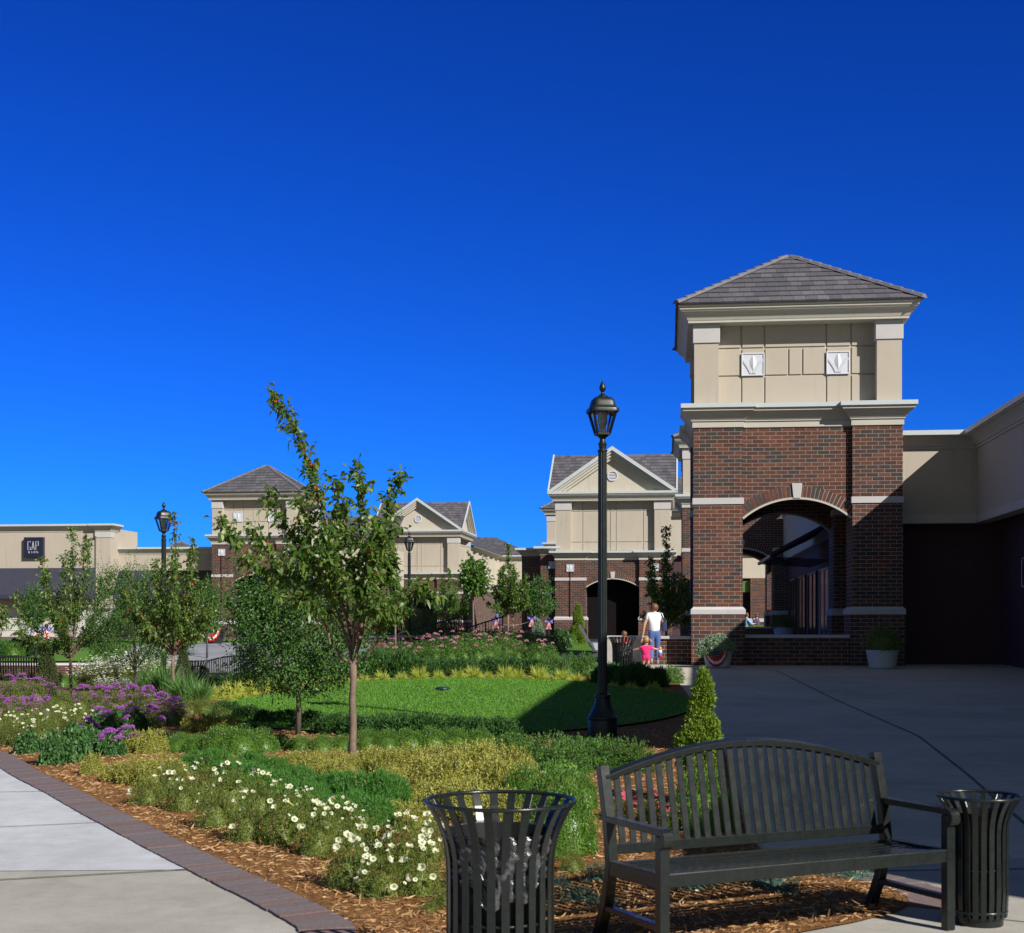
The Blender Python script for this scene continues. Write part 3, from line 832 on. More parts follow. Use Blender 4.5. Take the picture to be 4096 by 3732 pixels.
def corner_tower(name, label, D, loc, rz, kind='pyramid', scale=None, plaque=None, upper_tulips=True, sill=True, inner=False):
    W, p, rec = D['W'], D['pier'], D['rec']
    t = thing(name, label, 'building', loc, rz, scale=scale)
    c0, c1 = D['cap']; b0, b1 = D['band']
    for i, (x, y) in enumerate(((0, 0), (W - p, 0), (W - p, W - p), (0, W - p))):
        mb = MB()
        mb.box(x, y, c1, x + p, y + p, b0); mb.box(x, y, b1, x + p, y + p, D['brick'])
        mb.box(x - .055, y - .055, -0.4, x + p + .055, y + p + .055, c0)
        pr = mb.build('brick_pier', M['brick'], t)
        s = MB(); e = 0.075
        zc = c0 + (c1 - c0) * .62
        s.box(x - e, y - e, c0, x + p + e, y + p + e, zc)
        s.frustum(x - e, y - e, x + p + e, y + p + e, zc, x - .004, y - .004, x + p + .004, y + p + .004, c1)
        s.build('stone_cap', M['stone'], pr, bevel=0.006)
        s = MB(); s.box(x - .03, y - .03, b0, x + p + .03, y + p + .03, b1); s.build('stone_band', M['stone'], pr, bevel=0.006)
    for k in range(4):
        aw = MB(); on_sides(aw, W, lambda mb: arch_wall(mb, p, W - p, D['spring'], D['rise'], D['brick'], rec, rec + .5), (k,))
        a = aw.build('arched_wall', M['brick'], t)
        arch_ring(a, p, W - p, D['spring'], D['rise'], rec, (k,), W)
        if sill and k == 0:
            s = MB(); s.box(p, rec, -.4, W - p, rec + .45, 0.72); s.build('breast_wall', M['brick'], t)
            s = MB(); s.box(p, rec - .05, .72, W - p, rec + .5, .80); s.build('sill', M['stone'], t, bevel=.006)
    s = MB(); s.box(p * .5, p * .5, D['brick'] - .12, W - p * .5, W - p * .5, D['brick'] - .02); s.build('ceiling', M['eifs'], t)
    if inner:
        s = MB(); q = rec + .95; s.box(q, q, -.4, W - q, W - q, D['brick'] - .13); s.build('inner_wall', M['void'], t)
    z0, z1 = D['brick'], D['cor']; o = D['over']; h = z1 - z0
    plan = corbel_plan(W, p, rec)
    mb = MB()
    mb.loop(plan, [(-.3, z0), (.03, z0), (.03, z0 + .155 * h / .61), (.06, z0 + .16 * h / .61), (.06, z0 + .185 * h / .61), (.075, z0 + .20 * h / .61), (.115, z0 + .265 * h / .61), (.17, z0 + .325 * h / .61), (.235, z0 + .38 * h / .61), (.275, z0 + .405 * h / .61), (.275, z0 + .44 * h / .61), (o - .012, z0 + .47 * h / .61), (o - .012, z1 - .13)])
    lc_ = mb.build('lower_cornice', M['trim'], t)
    mb = MB(); mb.loop(plan, [(o - .02, z1 - .13), (o, z1 - .13), (o, z1 - .02), (-.02, z1)])
    mb.poly([(x, y, z1 - .003) for x, y in sq(0.05, W - .05)]); mb.build('coping', M['fascia'], lc_)
    # stucco storey
    pl_, dp = D['pil'], D['deep']; sof = D['sof']
    u = MB()
    u.box(dp + .03, dp + .03, z1 - .3, W - dp - .03, W - dp - .03, sof)
    on_sides(u, W, lambda mb: panel_grid(mb, pl_, W - pl_, z1 - .1, sof + .05, dp, D['cols'], D['rows'], D['extra']))
    uw = u.build('upper_wall', M['eifs'], t, bevel=0.006)
    for (x, y) in ((0.02, 0.02), (W - pl_ - .02, 0.02), (W - pl_ - .02, W - pl_ - .02), (0.02, W - pl_ - .02)):
        s = MB(); s.box(x, y, z1 - .1, x + pl_, y + pl_, sof); ps = s.build('pilaster', M['eifs'], t)
        s = MB(); k = .035; s.box(x - k, y - k, sof - .50, x + pl_ + k, y + pl_ + k, sof); s.build('capital', M['stone'], ps, bevel=.008)
    if upper_tulips:
        X0, X1 = pl_, W - pl_; H = sof + .05 - (z1 - .1)
        s_ = (D['cols'][1] - D['cols'][0]) * (X1 - X0)
        for fx in (D['cols'][0], D['cols'][2]):
            s = MB(); tulip_mb(s, X0 + fx * (X1 - X0), dp - .03, sof + .05 - H * D['rows'][1] + .0, s_)
            s.build('tulip_panel', M['white'], t, bevel=.004)
    zt = D['eave']
    uc = MB(); h = zt - sof
    uc.loop(sq(0, W), [(-.5, sof), (.14, sof), (.14, sof + .055), (.15, sof + .06), (.175, sof + .12), (.215, sof + .18), (.265, sof + .235), (.32, sof + .27), (.325, sof + .29), (.345, sof + .30), (.36, sof + .32), (.36, zt - .06)] + ([(.40, zt - .06), (.40, zt - .01), (-.1, zt - .01)] if kind == 'pyramid' else []))
    c = uc.build('upper_cornice', M['trim'], t)
    if kind == 'pyramid':
        e = 0.45; r = MB(); cp = MB(); A = [Vector((x, y, zt)) for x, y in sq(-e, W + e)]; ap = Vector((W / 2, W / 2, D['top']))
        for i in range(4): roof_plane(r, A[i], A[(i + 1) % 4], ap, ap)
        r.poly([(x, y, zt - .008) for x, y in reversed(sq(-e, W + e))], 0)
        rf = r.build('roof', M['tile'], t)
        for i in range(4): caps(cp, A[i] + Vector((0, 0, .04)), ap + Vector((0, 0, .02)))
        cp.build('ridge_tiles', M['cap'], rf)
    else:
        mb = MB(); mb.loop(sq(0, W), [(.35, zt - .075), (.41, zt - .075), (.41, zt + .055), (-.3, zt + .055)])
        mb.build('coping', M['fascia'], c)
        w = W / 2 + .40; hh = D['top'] - zt; cx_ = W / 2
        def chev(mb, t0, t1, y0, y1, m=0):
            k = w / hh
            for sg in (-1, 1):
                poly = [(cx_ + sg * (w - t0 * k), y0, zt + .056), (cx_, y0, zt + hh - t0), (cx_, y0, zt + hh - t1), (cx_ + sg * (w - t1 * k), y0, zt + .056)]
                if sg > 0: poly = poly[::-1]
                mb.prism(poly, (0, y1 - y0, 0), m)
        pd = MB(); on_sides(pd, W, lambda mb: mb.prism([(.25, .10, zt + .05), (W - .25, .10, zt + .05), (cx_, .10, zt + hh - .45)], (0, .2, 0))); pe = pd.build('pediment', M['eifs2'], t)
        rc = MB()
        on_sides(rc, W, lambda mb: (chev(mb, .20, .34, -.30, .5), chev(mb, .34, .50, -.20, .5), chev(mb, .50, .66, -.08, .5)))
        rk = rc.build('raking_cornice', M['trim'], t)
        fc = MB(); on_sides(fc, W, lambda mb: chev(mb, -.03, .20, -.41, -.325)); fc.build('coping', M['fascia'], rk)
        def vent(mb):
            z = zt + hh * .37
            for i in range(24):
                a0, a1 = 2 * PI * i / 24, 2 * PI * (i + 1) / 24
                mb.prism([(cx_ + q * math.cos(a), .04, z + q * math.sin(a)) for a, q in ((a0, .29), (a1, .29), (a1, .245), (a0, .245))], (0, .07, 0))
            mb.poly([(cx_ + .25 * math.cos(2 * PI * i / 24), .097, z + .25 * math.sin(2 * PI * i / 24)) for i in range(24)], 1)
            for i in range(6):
                zz = z - .21 + i * .082; ww = math.sqrt(max(0, .25 ** 2 - (zz - z + .02) ** 2))
                mb.prism([(cx_ - ww, .055, zz), (cx_ + ww, .055, zz), (cx_ + ww, .095, zz + .05), (cx_ - ww, .095, zz + .05)], (0, .012, 0))
        for k in range(4):
            vt = MB(); on_sides(vt, W, vent, (k,)); vt.build('louvre_vent', [M['white'], M['dark']], pe)
        r = MB()
        def cheeks(mb):
            y0 = -.34; C_ = (cx_, W / 2, zt + hh - .03)
            roof_plane(mb, (cx_ + w - .03, y0, zt + .02), (cx_ + w - .03, y0 + .01, zt + .02), (cx_, y0, zt + hh - .03), C_)
            roof_plane(mb, (cx_ - w + .03, y0 + .01, zt + .02), (cx_ - w + .03, y0, zt + .02), C_, (cx_, y0, zt + hh - .03))
        on_sides(r, W, cheeks)
        r.M = None
        rf = r.build('roof', M['tile'], t)
    if plaque:
        for x in plaque:
            s = MB(); tulip_mb(s, x, -.03, b1 + (1.14 if kind == 'pyramid' else .34), .42); s.build('tulip_panel', M['white'], t, bevel=.004)
            s = MB(); s.tube([(x + .21, -.05, c1 - .02), (x + .21, -.05, b1 + (1.14 if kind == 'pyramid' else .34))], .022, 6); s.build('conduit', M['dark'], t)
    return t

RZ = -R(6.34); AO = Vector((4.745, 36.6, 0.54))
main = corner_tower('corner_tower', 'nearest brick tower with two white tulip panels and hipped grey roof, beside the shaded plaza', PYR, AO, RZ)
far_t = copy_tree(main); e2 = Vector((math.sin(-RZ), math.cos(RZ), 0))
place(far_t, AO + e2 * 27.2 + Vector((0, 0, .13)), RZ, label='second hipped-roof tower, mostly hidden behind the left edge of the nearest brick tower')
ft2 = copy_tree(main); place(ft2, Vector((2.62, 106, .9)), RZ, label='small far tower with grey hipped roof showing left of the central gabled block')
ft3 = copy_tree(main); place(ft3, Vector((-46, 180, .9)), RZ, label='distant tower, only its grey pyramid roof peeping over the wall by the left street lamp')
left_t = corner_tower('corner_tower', 'brick and stucco tower with hipped grey roof behind the foreground crabapple tree', PYR, Vector((-19.3, 90, .16)), RZ * 1.1, scale=1.05, plaque=[.42, PYR['W'] - .84], sill=False, inner=True)
gab = corner_tower('gabled_block', 'central gabled block with round louvre vent over a brick archway, seen past the street lamp', GAB, Vector((2.44, 79, .745)), RZ * 1.1, 'gable', plaque=[.64, GAB['W'] - 1.06], upper_tulips=False, sill=False, inner=True)
gab2 = corner_tower('gabled_block', 'cross-gabled stucco block with two pediments standing left of centre beyond the small trees', GAB, Vector((-10.57, 110, .62)), RZ * 1.1, 'gable', upper_tulips=False, sill=False, inner=True)

CORN = [(-.1, -.47), (.03, -.47), (.03, -.40), (.055, -.40), (.08, -.345), (.13, -.28), (.19, -.22), (.25, -.17), (.30, -.155), (.30, -.13)]
def cornice_run(parent, pts, ztop, closed=False, over=.45, hgt=.47, cname='cornice'):
    k = over / .33; kh = hgt / .47
    mb = MB(); mb.loop(pts, [(o * k, ztop + z * kh) for o, z in CORN] + [(over - .012, ztop - .12)], closed)
    c = mb.build(cname, M['trim'], parent)
    mb = MB(); mb.loop(pts, [(over - .03, ztop - .12), (over + .01, ztop - .12), (over + .01, ztop), (-.3, ztop)], closed); mb.build('coping', M['fascia'], c)
    return c

# --- right-hand shop wing (wall facing us beside the tower, long wall running back towards us, raised block near the camera)
w = thing('shop_wing', 'shaded stucco shop wing with dark recessed storefront at the right edge, adjoining the nearest tower', 'building', AO, RZ)
g0 = -.54
zt, zw, zb1, zb0 = 6.14, 5.74, 3.94, 3.73
XR = 7.4; YB = 1.0; YN = -33.5
s = MB()
s.box(5.0, YB, zb0 + .02, XR + .3, YB + .3, zt - .2)                       # wall facing the camera
s.box(XR, YN, zb0 + .02, XR + .3, YB, zt - .2)
s.box(XR + .3, YN, zb0 + .02, 22, YN + .3, zt - .2)
s.build('upper_wall', M['eifs'], w)
s = MB(); s.box(5.2, YB - .04, zb0, XR - .04, YB + .32, zb1); s.box(XR - .04, YN - .04, zb0, XR + .32, YB + .321, zb1); s.build('stone_band', M['trim'], w, bevel=.006)
s = MB(); s.box(5.0, YB + .3, zb0 + .03, 20, YB + 4, zb0 + .1); s.box(XR + .3, YN + .3, zb0 + .031, 20, YB + .3, zb0 + .1); s.build('soffit', M['brickshade'], w)
s = MB(); s.box(5.0, YB + .3, zt - .25, 20, YB + 12, zt - .21); s.box(XR + .3, YN + .3, zt - .251, 22, YB + .3, zt - .21); s.build('flat_roof', M['dark'], w)
cornice_run(w, [(22, YN), (XR, YN), (XR, YB), (5.36, YB)][::-1], zt, over=.38, hgt=.45)
s = MB(); s.box(5.0, YB + .55, -1.0, XR + 4, YB + .9, zb0 + .05); s.box(XR + .75, YN, -1.0, XR + 1.05, YB + .55, zb0 + .05); s.build('storefront_wall', M['brickshade'], w)
s = MB()
for i in range(9): s.box(XR + .70, -5.2 - i * 3.4, -.3, XR + .76, -2.6 - i * 3.4, 2.7)
s.build('shop_window', M['shopglass'], w)
for i in range(4):
    s = MB(); s.box(XR - .02, -9.6 - i * 8.2, -1.0, XR + .6, -9.0 - i * 8.2, zb0 - .001); s.build('brick_pier', M['brick'], w)
s = MB(); s.box(XR + .02, YN + 5.9, zt - .1, XR + .3, YN + 17.1, 7.9); s.box(XR + .3, YN + 5.9, zt - .1, XR + 9, YN + 6.2, 7.9); s.box(XR + .3, YN + 16.8, zt - .1, XR + 9, YN + 17.1, 7.9)
s.box(XR + .3, YN + 6.2, 7.65, XR + 9, YN + 16.8, 7.75)
rb = s.build('raised_parapet', M['eifs'], w)
cornice_run(rb, [(XR, YN + 17.1), (XR, YN + 5.9)], 8.1, over=.6)
s = MB(); s.box(XR + .66, -2.35, 2.0, XR + .74, -1.0, 2.72)
sg = s.build('shop_sign', M['navy'], w)
s = MB()
for q in ((-2.35, 2.0, -1.0, 2.03), (-2.35, 2.69, -1.0, 2.72), (-2.35, 2.0, -2.32, 2.72), (-1.03, 2.0, -1.0, 2.72)): s.box(XR + .645, q[0], q[1], XR + .665, q[2], q[3])
s.build('sign_frame', M['stone'], sg)

# --- wing behind the tower, seen through its arch
w2 = thing('shop_wing', 'dim shop front with pale stucco above, seen through the arch of the nearest tower', 'building', AO, RZ)
s = MB(); s.box(4.5, 5.6, 3.9, 12, 27.0, 6.0); s.build('upper_wall', M['eifs'], w2)
cornice_run(w2, [(4.5, 27.0), (4.5, 5.6)], 6.3)
s = MB(); s.box(4.7, 5.7, -.4, 12, 27.0, 3.95); sf = s.build('storefront_wall', M['brickshade'], w2)
for i in range(5):
    y = 6.6 + i * 4.0
    s = MB(); s.box(4.66, y, -.2, 4.71, y + 2.6, 2.9); wn = s.build('shop_window', M['shopglass'], w2)
    s = MB()
    for yy in (y - .06, y + 1.27, y + 2.6): s.box(4.63, yy, -.3, 4.71, yy + .07, 2.98)
    s.box(4.63, y, 2.91, 4.71, y + 2.6, 2.98); s.box(4.63, y, -.05, 4.71, y + 2.6, .05); s.build('window_frame', M['panelgrey'] if i == 1 else M['dark'], wn)
# steel canopy on the same wing
cn = thing('steel_canopy', 'blue-black steel canopy of slim sloping rods over the shop door, seen through the arch', 'canopy', AO, RZ)
b = MB()
for i in range(7):
    y = 8.5 + i * .9
    b.tube([(4.45, y, 4.25 - .02 * i), (2.6, y, 3.25)], .022, 6); b.tube([(4.45, y, 3.1), (2.6, y, 3.22)], .02, 6)
b.build('rod', M['steel'], cn)
b = MB()
b.bar((2.6, 8.3, 3.24), (2.6, 14.3, 3.24), .09, .10); b.bar((4.45, 8.45, 4.3), (2.55, 8.45, 3.27), .07, .1); b.build('beam', M['steel'], cn, bevel=.005)
b = MB(); b.poly([(2.62, 8.5, 3.30), (2.62, 14.2, 3.30), (4.44, 14.2, 4.33), (4.44, 8.5, 4.33)]); b.poly([(2.62, 8.5, 3.285), (4.44, 8.5, 4.315), (4.44, 14.2, 4.315), (2.62, 14.2, 3.285)]); b.build('deck', M['steel'], cn)
# pale building at the far end of the arcade
w3 = thing('shop_building', 'sunlit far shop with brick pier and tan wall, glimpsed behind the seated people', 'building', AO + e2 * 60 + Vector((0, 0, .2)), RZ)
s = MB(); s.box(-2, 0, 3.95, 13, 6, 5.6); s.build('upper_wall', M['eifs2'], w3)
s = MB(); s.box(4.95, -.1, -.5, 6.0, .6, 3.94); s.build('brick_pier', M['brick'], w3)
s = MB(); s.box(4.9, -.16, .95, 6.05, .5, 1.2); s.build('stone_cap', M['stone'], w3)
s = MB(); s.box(-2, .3, -.5, 4.94, .5, 3.96); s.box(6.01, .3, -.5, 13, .5, 3.96); s.build('shop_window', M['shopglass'], w3)
s = MB(); s.box(3.6, .2, 3.0, 4.93, .29, 3.8); s.build('awning', M['blade'], w3)
cornice_run(w3, [(-2, 0), (13, 0)], 5.9)

# --- wings round the central block
w4 = thing('shop_wing', 'brick wing with pale inset panel joined to the left of the central gabled block', 'building', Vector((0.57, 81.2, .77)), RZ * 1.1)
s = MB(); s.box(0, 0, -.4, 1.25, 8, 4.75); s.box(1.25, -1.6, -.4, 2.6, 8, 4.75); s.build('brick_wall', M['brick'], w4)
cornice_run(w4, [(0, 8), (0, 0), (1.25, 0), (1.25, -1.6), (2.4, -1.6)], 5.2, over=.35)
s = MB(); s.box(.85, -.06, .6, 1.2, 0.01, 3.6); panel_grid(s, .84, 1.21, .6, 3.6, -.075, [], [.2, .4, .6, .8]); s.build('inset_panel', M['eifs'], w4)
s = MB(); tulip_mb(s, 1.72, -1.64, 3.95, .40); s.build('tulip_panel', M['white'], w4)
s = MB(); s.tube([(1.92, -1.65, .6), (1.92, -1.65, 3.95)], .022, 6); s.build('conduit', M['dark'], w4)
s = MB(); s.box(1.22, -1.65, 2.5, 2.5, -1.55, 2.65); s.build('stone_band', M['stone'], w4)
w5 = thing('shop_building', 'shop with long grey tiled roof rising behind the right of the central gabled block', 'building', Vector((6.2, 91, .8)), RZ * 1.1)
s = MB(); s.box(0, 0, 5.2, 7, 9, 8.0); s.build('upper_wall', M['eifs2'], w5)
s = MB(); s.box(-2.5, .4, -.4, 7, 9, 5.2); s.build('storefront_wall', M['brickshade'], w5)
s = MB(); roof_plane(s, (-.4, -.5, 8.0), (7.4, -.5, 8.0), (2.2, 4.5, 10.7), (7.4, 4.5, 10.7)); roof_plane(s, (7.4, 9.5, 8.0), (-.4, 9.5, 8.0), (7.4, 4.5, 10.7), (2.2, 4.5, 10.7))
roof_plane(s, (-.4, 9.5, 8), (-.4, -.5, 8), (2.2, 4.5, 10.7), (2.2, 4.5, 10.7)); s.build('roof', M['tile'], w5)
cornice_run(w5, [(0, 9), (0, 0), (7, 0)], 8.05, over=.4)
# --- left group
w7 = thing('shop_building', 'long hipped-roof shop with bright cream side wall behind the cross-gabled block', 'building', Vector((-10.57, 110, .62)), RZ * 1.1)
W_ = GAB['W']
s = MB(); s.box(1, 6.4, 3.9, W_ - .25, 25, 7.0); s.build('upper_wall', M['eifs2'], w7)
for i in range(6):
    s = MB(); s.box(W_ - .4, 7.2 + i * 3.4, 3.9, W_ - .08, 7.9 + i * 3.4, 7.0); s.build('pilaster', M['eifs2'], w7)
s = MB(); s.box(1, 6.4, -.4, W_ - .35, 25, 3.9); s.build('brick_wall', M['brick'], w7)
cornice_run(w7, [(W_ - .2, 6.6), (W_ - .2, 25), (W_ + 3.0, 25), (W_ + 3.0, 34)], 7.45, over=.45)
cr = cornice_run(w7, [(W_ - .3, 6.6), (W_ - .3, 25)], 4.3, over=.25, cname='lower_cornice')
s = MB(); s.box(W_ - .25, 25, 3.0, W_ + 6.5, 34, 7.0); s.build('end_wall', M['eifs2'], w7)
s = MB(); s.box(W_ - .2, 25.1, -.4, W_ + 6.5, 34, 3.0); s.build('brick_wall', M['brick'], w7)
s = MB(); roof_plane(s, (W_ + .3, 6.0, 7.4), (W_ + .3, 25, 7.4), (W_ - 3.2, 9, 9.5), (W_ - 3.2, 29, 9.5)); roof_plane(s, (W_ + .3, 24.6, 7.4), (W_ + 3.4, 24.6, 7.4), (W_ - 3.2, 29.5, 9.5), (W_ - 1.2, 29.5, 9.5))
roof_plane(s, (W_ + 3.4, 24.6, 7.4), (W_ + 3.4, 35, 7.4), (W_ - 1.2, 29.5, 9.5), (W_ - 1.2, 31, 9.5)); s.build('roof', M['tile'], w7)
w8 = thing('shop_wing', 'low tiled-roof shop wing between the left tower and the cross-gabled block, behind the crabapple', 'building', Vector((-14.8, 101, .5)), RZ * 1.1)
s = MB(); s.box(0, 0, 3.9, 5.5, 8, 6.6); s.build('upper_wall', M['eifs2'], w8)
s = MB(); s.box(0, .05, -.4, 5.5, 8, 3.9); s.build('brick_wall', M['brick'], w8)
s = MB(); roof_plane(s, (-1.0, -.4, 6.9), (6.4, -.4, 6.9), (-1, 4, 9.1), (6.4, 4, 9.1)); s.build('roof', M['tile'], w8)
cornice_run(w8, [(-1, 0), (6.4, 0)], 6.95, over=.35)
# shop with the square sign at far left
gx0 = Vector((-25.95, 90.6, .62))
w9 = thing('shop_building', 'tan stucco shop at far left with flat white coping, square navy sign and dark awning', 'building', gx0, RZ, scale=1.03)
s = MB(); s.box(-14, 0, 1.9, -.06, 4.4, 6.95); s.box(-.95, -.12, 1.9, 0, 4.4, 6.95); s.build('upper_wall', M['eifs'], w9)
s = MB(); s.box(-.99, -.155, 6.35, .03, .5, 6.70); s.build('capital', M['stone'], w9)
cornice_run(w9, [(-14, 0), (-.97, 0), (-.97, -.12), (0, -.12), (0, 1.2)], 7.2, over=.33)
s = MB(); panel_grid(s, -14, -.1, -.2, 1.9, .1, [.2, .4, .6, .8], [.33, .67], gap=.03); s.box(-14, .14, -.3, -.1, .3, 2.8); s.build('grey_panels', M['panelgrey'], w9)
s = MB(); s.prism([(-14, -.02, 4.45), (-14, -1.1, 2.75), (-14, -1.1, 2.5), (-14, -.02, 2.5)], (13.0, 0, 0)); s.build('awning', M['awning'], w9)
w10 = thing('shop_wing', 'low tan linking wall with white coping between the far-left shop and the left tower', 'building', Vector((-26.4, 92.0, .66)), RZ)
s = MB(); s.box(0, 0, 4.4, 7.5, 6, 5.7); s.build('upper_wall', M['eifs'], w10)
cornice_run(w10, [(0, 0), (7.5, 0)], 5.92, over=.3)
s = MB(); s.box(0, .4, -.4, 7.5, .7, 4.5); s.build('storefront_wall', M['dark'], w10)
s = MB(); s.prism([(.2, -.02, 4.4), (.2, -1.1, 2.75), (.2, -1.1, 2.5), (.2, -.02, 2.5)], (3.4, 0, 0)); s.build('awning', M['awning'], w10)

# square sign with two lines of letters
sc = at(137, 2189.5, 91.02); S_ = 1.31
sgn = thing('shop_sign', 'square navy shop sign with tall white letters on the far-left tan wall', 'sign', sc, RZ)
s = MB(); s.box(-S_ / 2, -.12, -S_ / 2, S_ / 2, .22, S_ / 2); s.build('sign_box', M['navy'], sgn, bevel=.01)
def glyphs(mb, text, x, z, w, h, st, y=-.135, gap=.03):
    """thin condensed capitals from bars: (x0, z0, x1, z1) in unit cell"""
    S = {'G': [(1, .90, 1, 1), (0, 1, 1, 1), (0, 0, 0, 1), (0, 0, 1, 0), (1, 0, 1, .30), (.55, .30, 1, .30)], 'A': [(0, 0, .5, 1), (.5, 1, 1, 0), (.2, .32, .8, .32)],
         'P': [(0, 0, 0, 1), (0, 1, 1, 1), (1, .5, 1, 1), (0, .5, 1, .5)], 'K': [(0, 0, 0, 1), (0, .4, 1, 1), (.3, .55, 1, 0)], 'I': [(.5, 0, .5, 1)],
         'D': [(0, 0, 0, 1), (0, 1, .7, 1), (.7, 1, 1, .75), (1, .25, 1, .75), (1, .25, .7, 0), (0, 0, .7, 0)], 'S': [(1, 1, 0, 1), (0, .5, 0, 1), (0, .5, 1, .5), (1, 0, 1, .5), (0, 0, 1, 0)]}
    for ch in text:
        for (a, b, c, d) in S[ch]:
            vertical = abs(a - c) < .01
            p, q = Vector((x + a * w, y, z + b * h)), Vector((x + c * w, y, z + d * h))
            e = (q - p).normalized() * (st * .45)
            mb.bar(p - e, q + e, st * (1.0 if vertical or ch in 'AK' else .55), .02, up=(0, 1, 0))
        x += w + gap + st
s = MB(); glyphs(s, 'GAP', -.37, -.16, .170, .54, .024, gap=.075); s.build('lettering', M['white'], sgn)
s = MB(); glyphs(s, 'KIDS', -.32, -.37, .08, .105, .022, gap=.08); s.build('lettering', M['white'], sgn)
# small poster hanging inside the central archway
pb = at(2483, 2370, 81); pst = thing('poster', 'faint pale poster hanging in the dark archway of the central gabled block', 'poster', pb, RZ * 1.1)
s = MB(); s.box(-.29, 0, -.29, .29, .03, .29); s.build('poster_board', M['panelgrey'], pst)

# low walls
lw = thing('planter_wall', 'low dark brick planter wall with stone cap joining the left side of the nearest tower', 'wall', AO, RZ)
s = MB(); s.box(-1.32, .5, -.4, -.06, .85, .68); s.build('brick_face', M['brick'], lw)
s = MB(); s.box(-1.36, .44, .68, -.058, .9, .76); s.build('stone_cap', M['stone'], lw, bevel=.008)
lw = thing('low_wall', 'plain pale concrete low wall behind the boy in red, half in shade', 'wall', AO, RZ)
s = MB(); s.box(-2.42, .3, -.4, -1.37, .6, .70); s.build('wall_face', M['conc2'], lw, bevel=.01)
s = MB(); s.box(-2.45, .27, .70, -1.372, .63, .77); s.build('stone_cap', M['conc'], lw, bevel=.01)
pw = gpt(250, 2640); pw = Vector((-16.5, 46, .05))
lw = thing('planter_wall', 'curved low brick planter wall with pale cap beyond the left bench', 'wall', Vector((-15.2, 46.5, -.2)), 0)
arc = [(3.4 * math.cos(a), -.0 + 2.2 * math.sin(a)) for a in [PI * (1.0 + k / 14) for k in range(15)]]
s = MB(); s.loop(arc, [(0, -.2), (0, .50), (-.28, .50), (-.28, -.2)], False); s.build('brick_face', M['brickdark'], lw)
s = MB(); s.loop(arc, [(.03, .50), (.03, .57), (-.31, .57), (-.31, .50)], False); s.build('stone_cap', M['stone'], lw)
s = MB(); s.poly([(x * .92, y * .9, .45) for x, y in arc]); s.build('soil', M['mulch'], lw)
a0, a1 = at(1480, 2542, 46), at(1905, 2542, 46)
lw = thing('retaining_wall', 'low red brick retaining wall with pale cap behind the pink flower bed', 'wall', Vector((a0.x, 46, G(a0.x, 46))), 0)
L_ = a1.x - a0.x; zc = a0.z - G(a0.x, 46)
s = MB(); s.box(0, 0, -.8, L_, .3, zc - .07); s.build('brick_face', M['brick'], lw)
s = MB(); s.box(-.03, -.03, zc - .07, L_ + .03, .6, zc); s.build('stone_cap', M['conc'], lw, bevel=.008)
s = MB(); s.box(0, .6, -.5, L_, 3.5, zc - .05); s.build('soil', M['mulch'], lw)
# ================================================================== street furniture
def bench(name, label, loc, rz, L=1.78, group=None):
    """black metal bench; x runs along the seat, +y is the back"""
    t = thing(name, label, 'bench', loc, rz, group=group)
    D = 0.50; bk = 0.0025
    for x in (0.0, L):
        s = MB()
        s.bar((x, 0, 0), (x, 0, .615), .055, .05, up=(0, 1, 0)); s.build('leg', M['black'], t, bevel=bk)
        s = MB()
        s.sweepbar([(x, D + .14, 0), (x, D + .05, .2), (x, D, .40), (x, D + .03, .62), (x, D + .10, .90)], .055, .05, side=(1, 0, 0))
        s.build('back_post', M['black'], t, bevel=bk)
        s = MB(); n = 8
        pts = [(x, D + .03, .635), (x, .06, .635)] + [(x, -.015 - .032 * math.sin(a), .602 + .033 * math.cos(a)) for a in [PI * k / n for k in range(n + 1)]]
        s.sweepbar(pts, .06, .032, side=(1, 0, 0)); s.build('armrest', M['black'], t, bevel=bk)
        s = MB(); s.bar((x, .02, .17), (x, D + .05, .17), .045, .03); s.build('stretcher', M['black'], t, bevel=bk)
        s = MB(); s.bar((x, .02, .395), (x, D, .385), .05, .075); s.build('side_rail', M['black'], t, bevel=bk)
    s = MB(); s.box(.02, -.02, .365, L - .02, .012, .435); s.build('front_apron', M['black'], t, bevel=.006, seg=2)
    for k in range(8):
        y = .045 + k * .055
        z = .425 - .035 * math.sin(PI * min(1, y / .48)) * .6
        s = MB(); s.box(.03, y - .021, z - .006, L - .03, y + .021, z + .006); s.build('seat_slat', M['black'], t, bevel=.002)
    yb = lambda z: D + .0 + (z - .40) * .2
    top = lambda x: .835 + .155 * math.sin(PI * x / L) ** 0.9
    s = MB(); n = 20
    s.sweepbar([(L * k / n, yb(top(L * k / n)) - .005, top(L * k / n)) for k in range(n + 1)], .052, .036, side=[(0, 1, .2)] * (n + 1)); s.build('top_rail', M['black'], t, bevel=.004, seg=2)
    s = MB(); s.bar((.02, yb(.475), .475), (L - .02, yb(.475), .475), .028, .05); s.build('bottom_rail', M['black'], t, bevel=bk)
    ns = 26
    for k in range(ns):
        x = .075 + (L - .15) * k / (ns - 1); zt = top(x) - .012
        s = MB(); s.bar((x, yb(.49) - .002, .49), (x, yb(zt) - .002, zt), .038, .010, up=(0, -1, .2)); s.build('back_slat', M['black'], t, bevel=.0015)
    return t
BR = R(25.05)
bench_a = bench('park_bench', 'large black metal bench with arched slatted back in the foreground', Vector((0.725, 6.75, G(.7, 6.8) + .014)), BR)
b2 = copy_tree(bench_a); p = Vector(((196 - CX) / F * 38.0, 38.0, G(-12.5, 38)))
place(b2, p, PI + R(14), label='black slatted bench seen from behind at the left edge beyond the purple flowers')
b3 = copy_tree(bench_a); p = gpt(830, 2688)
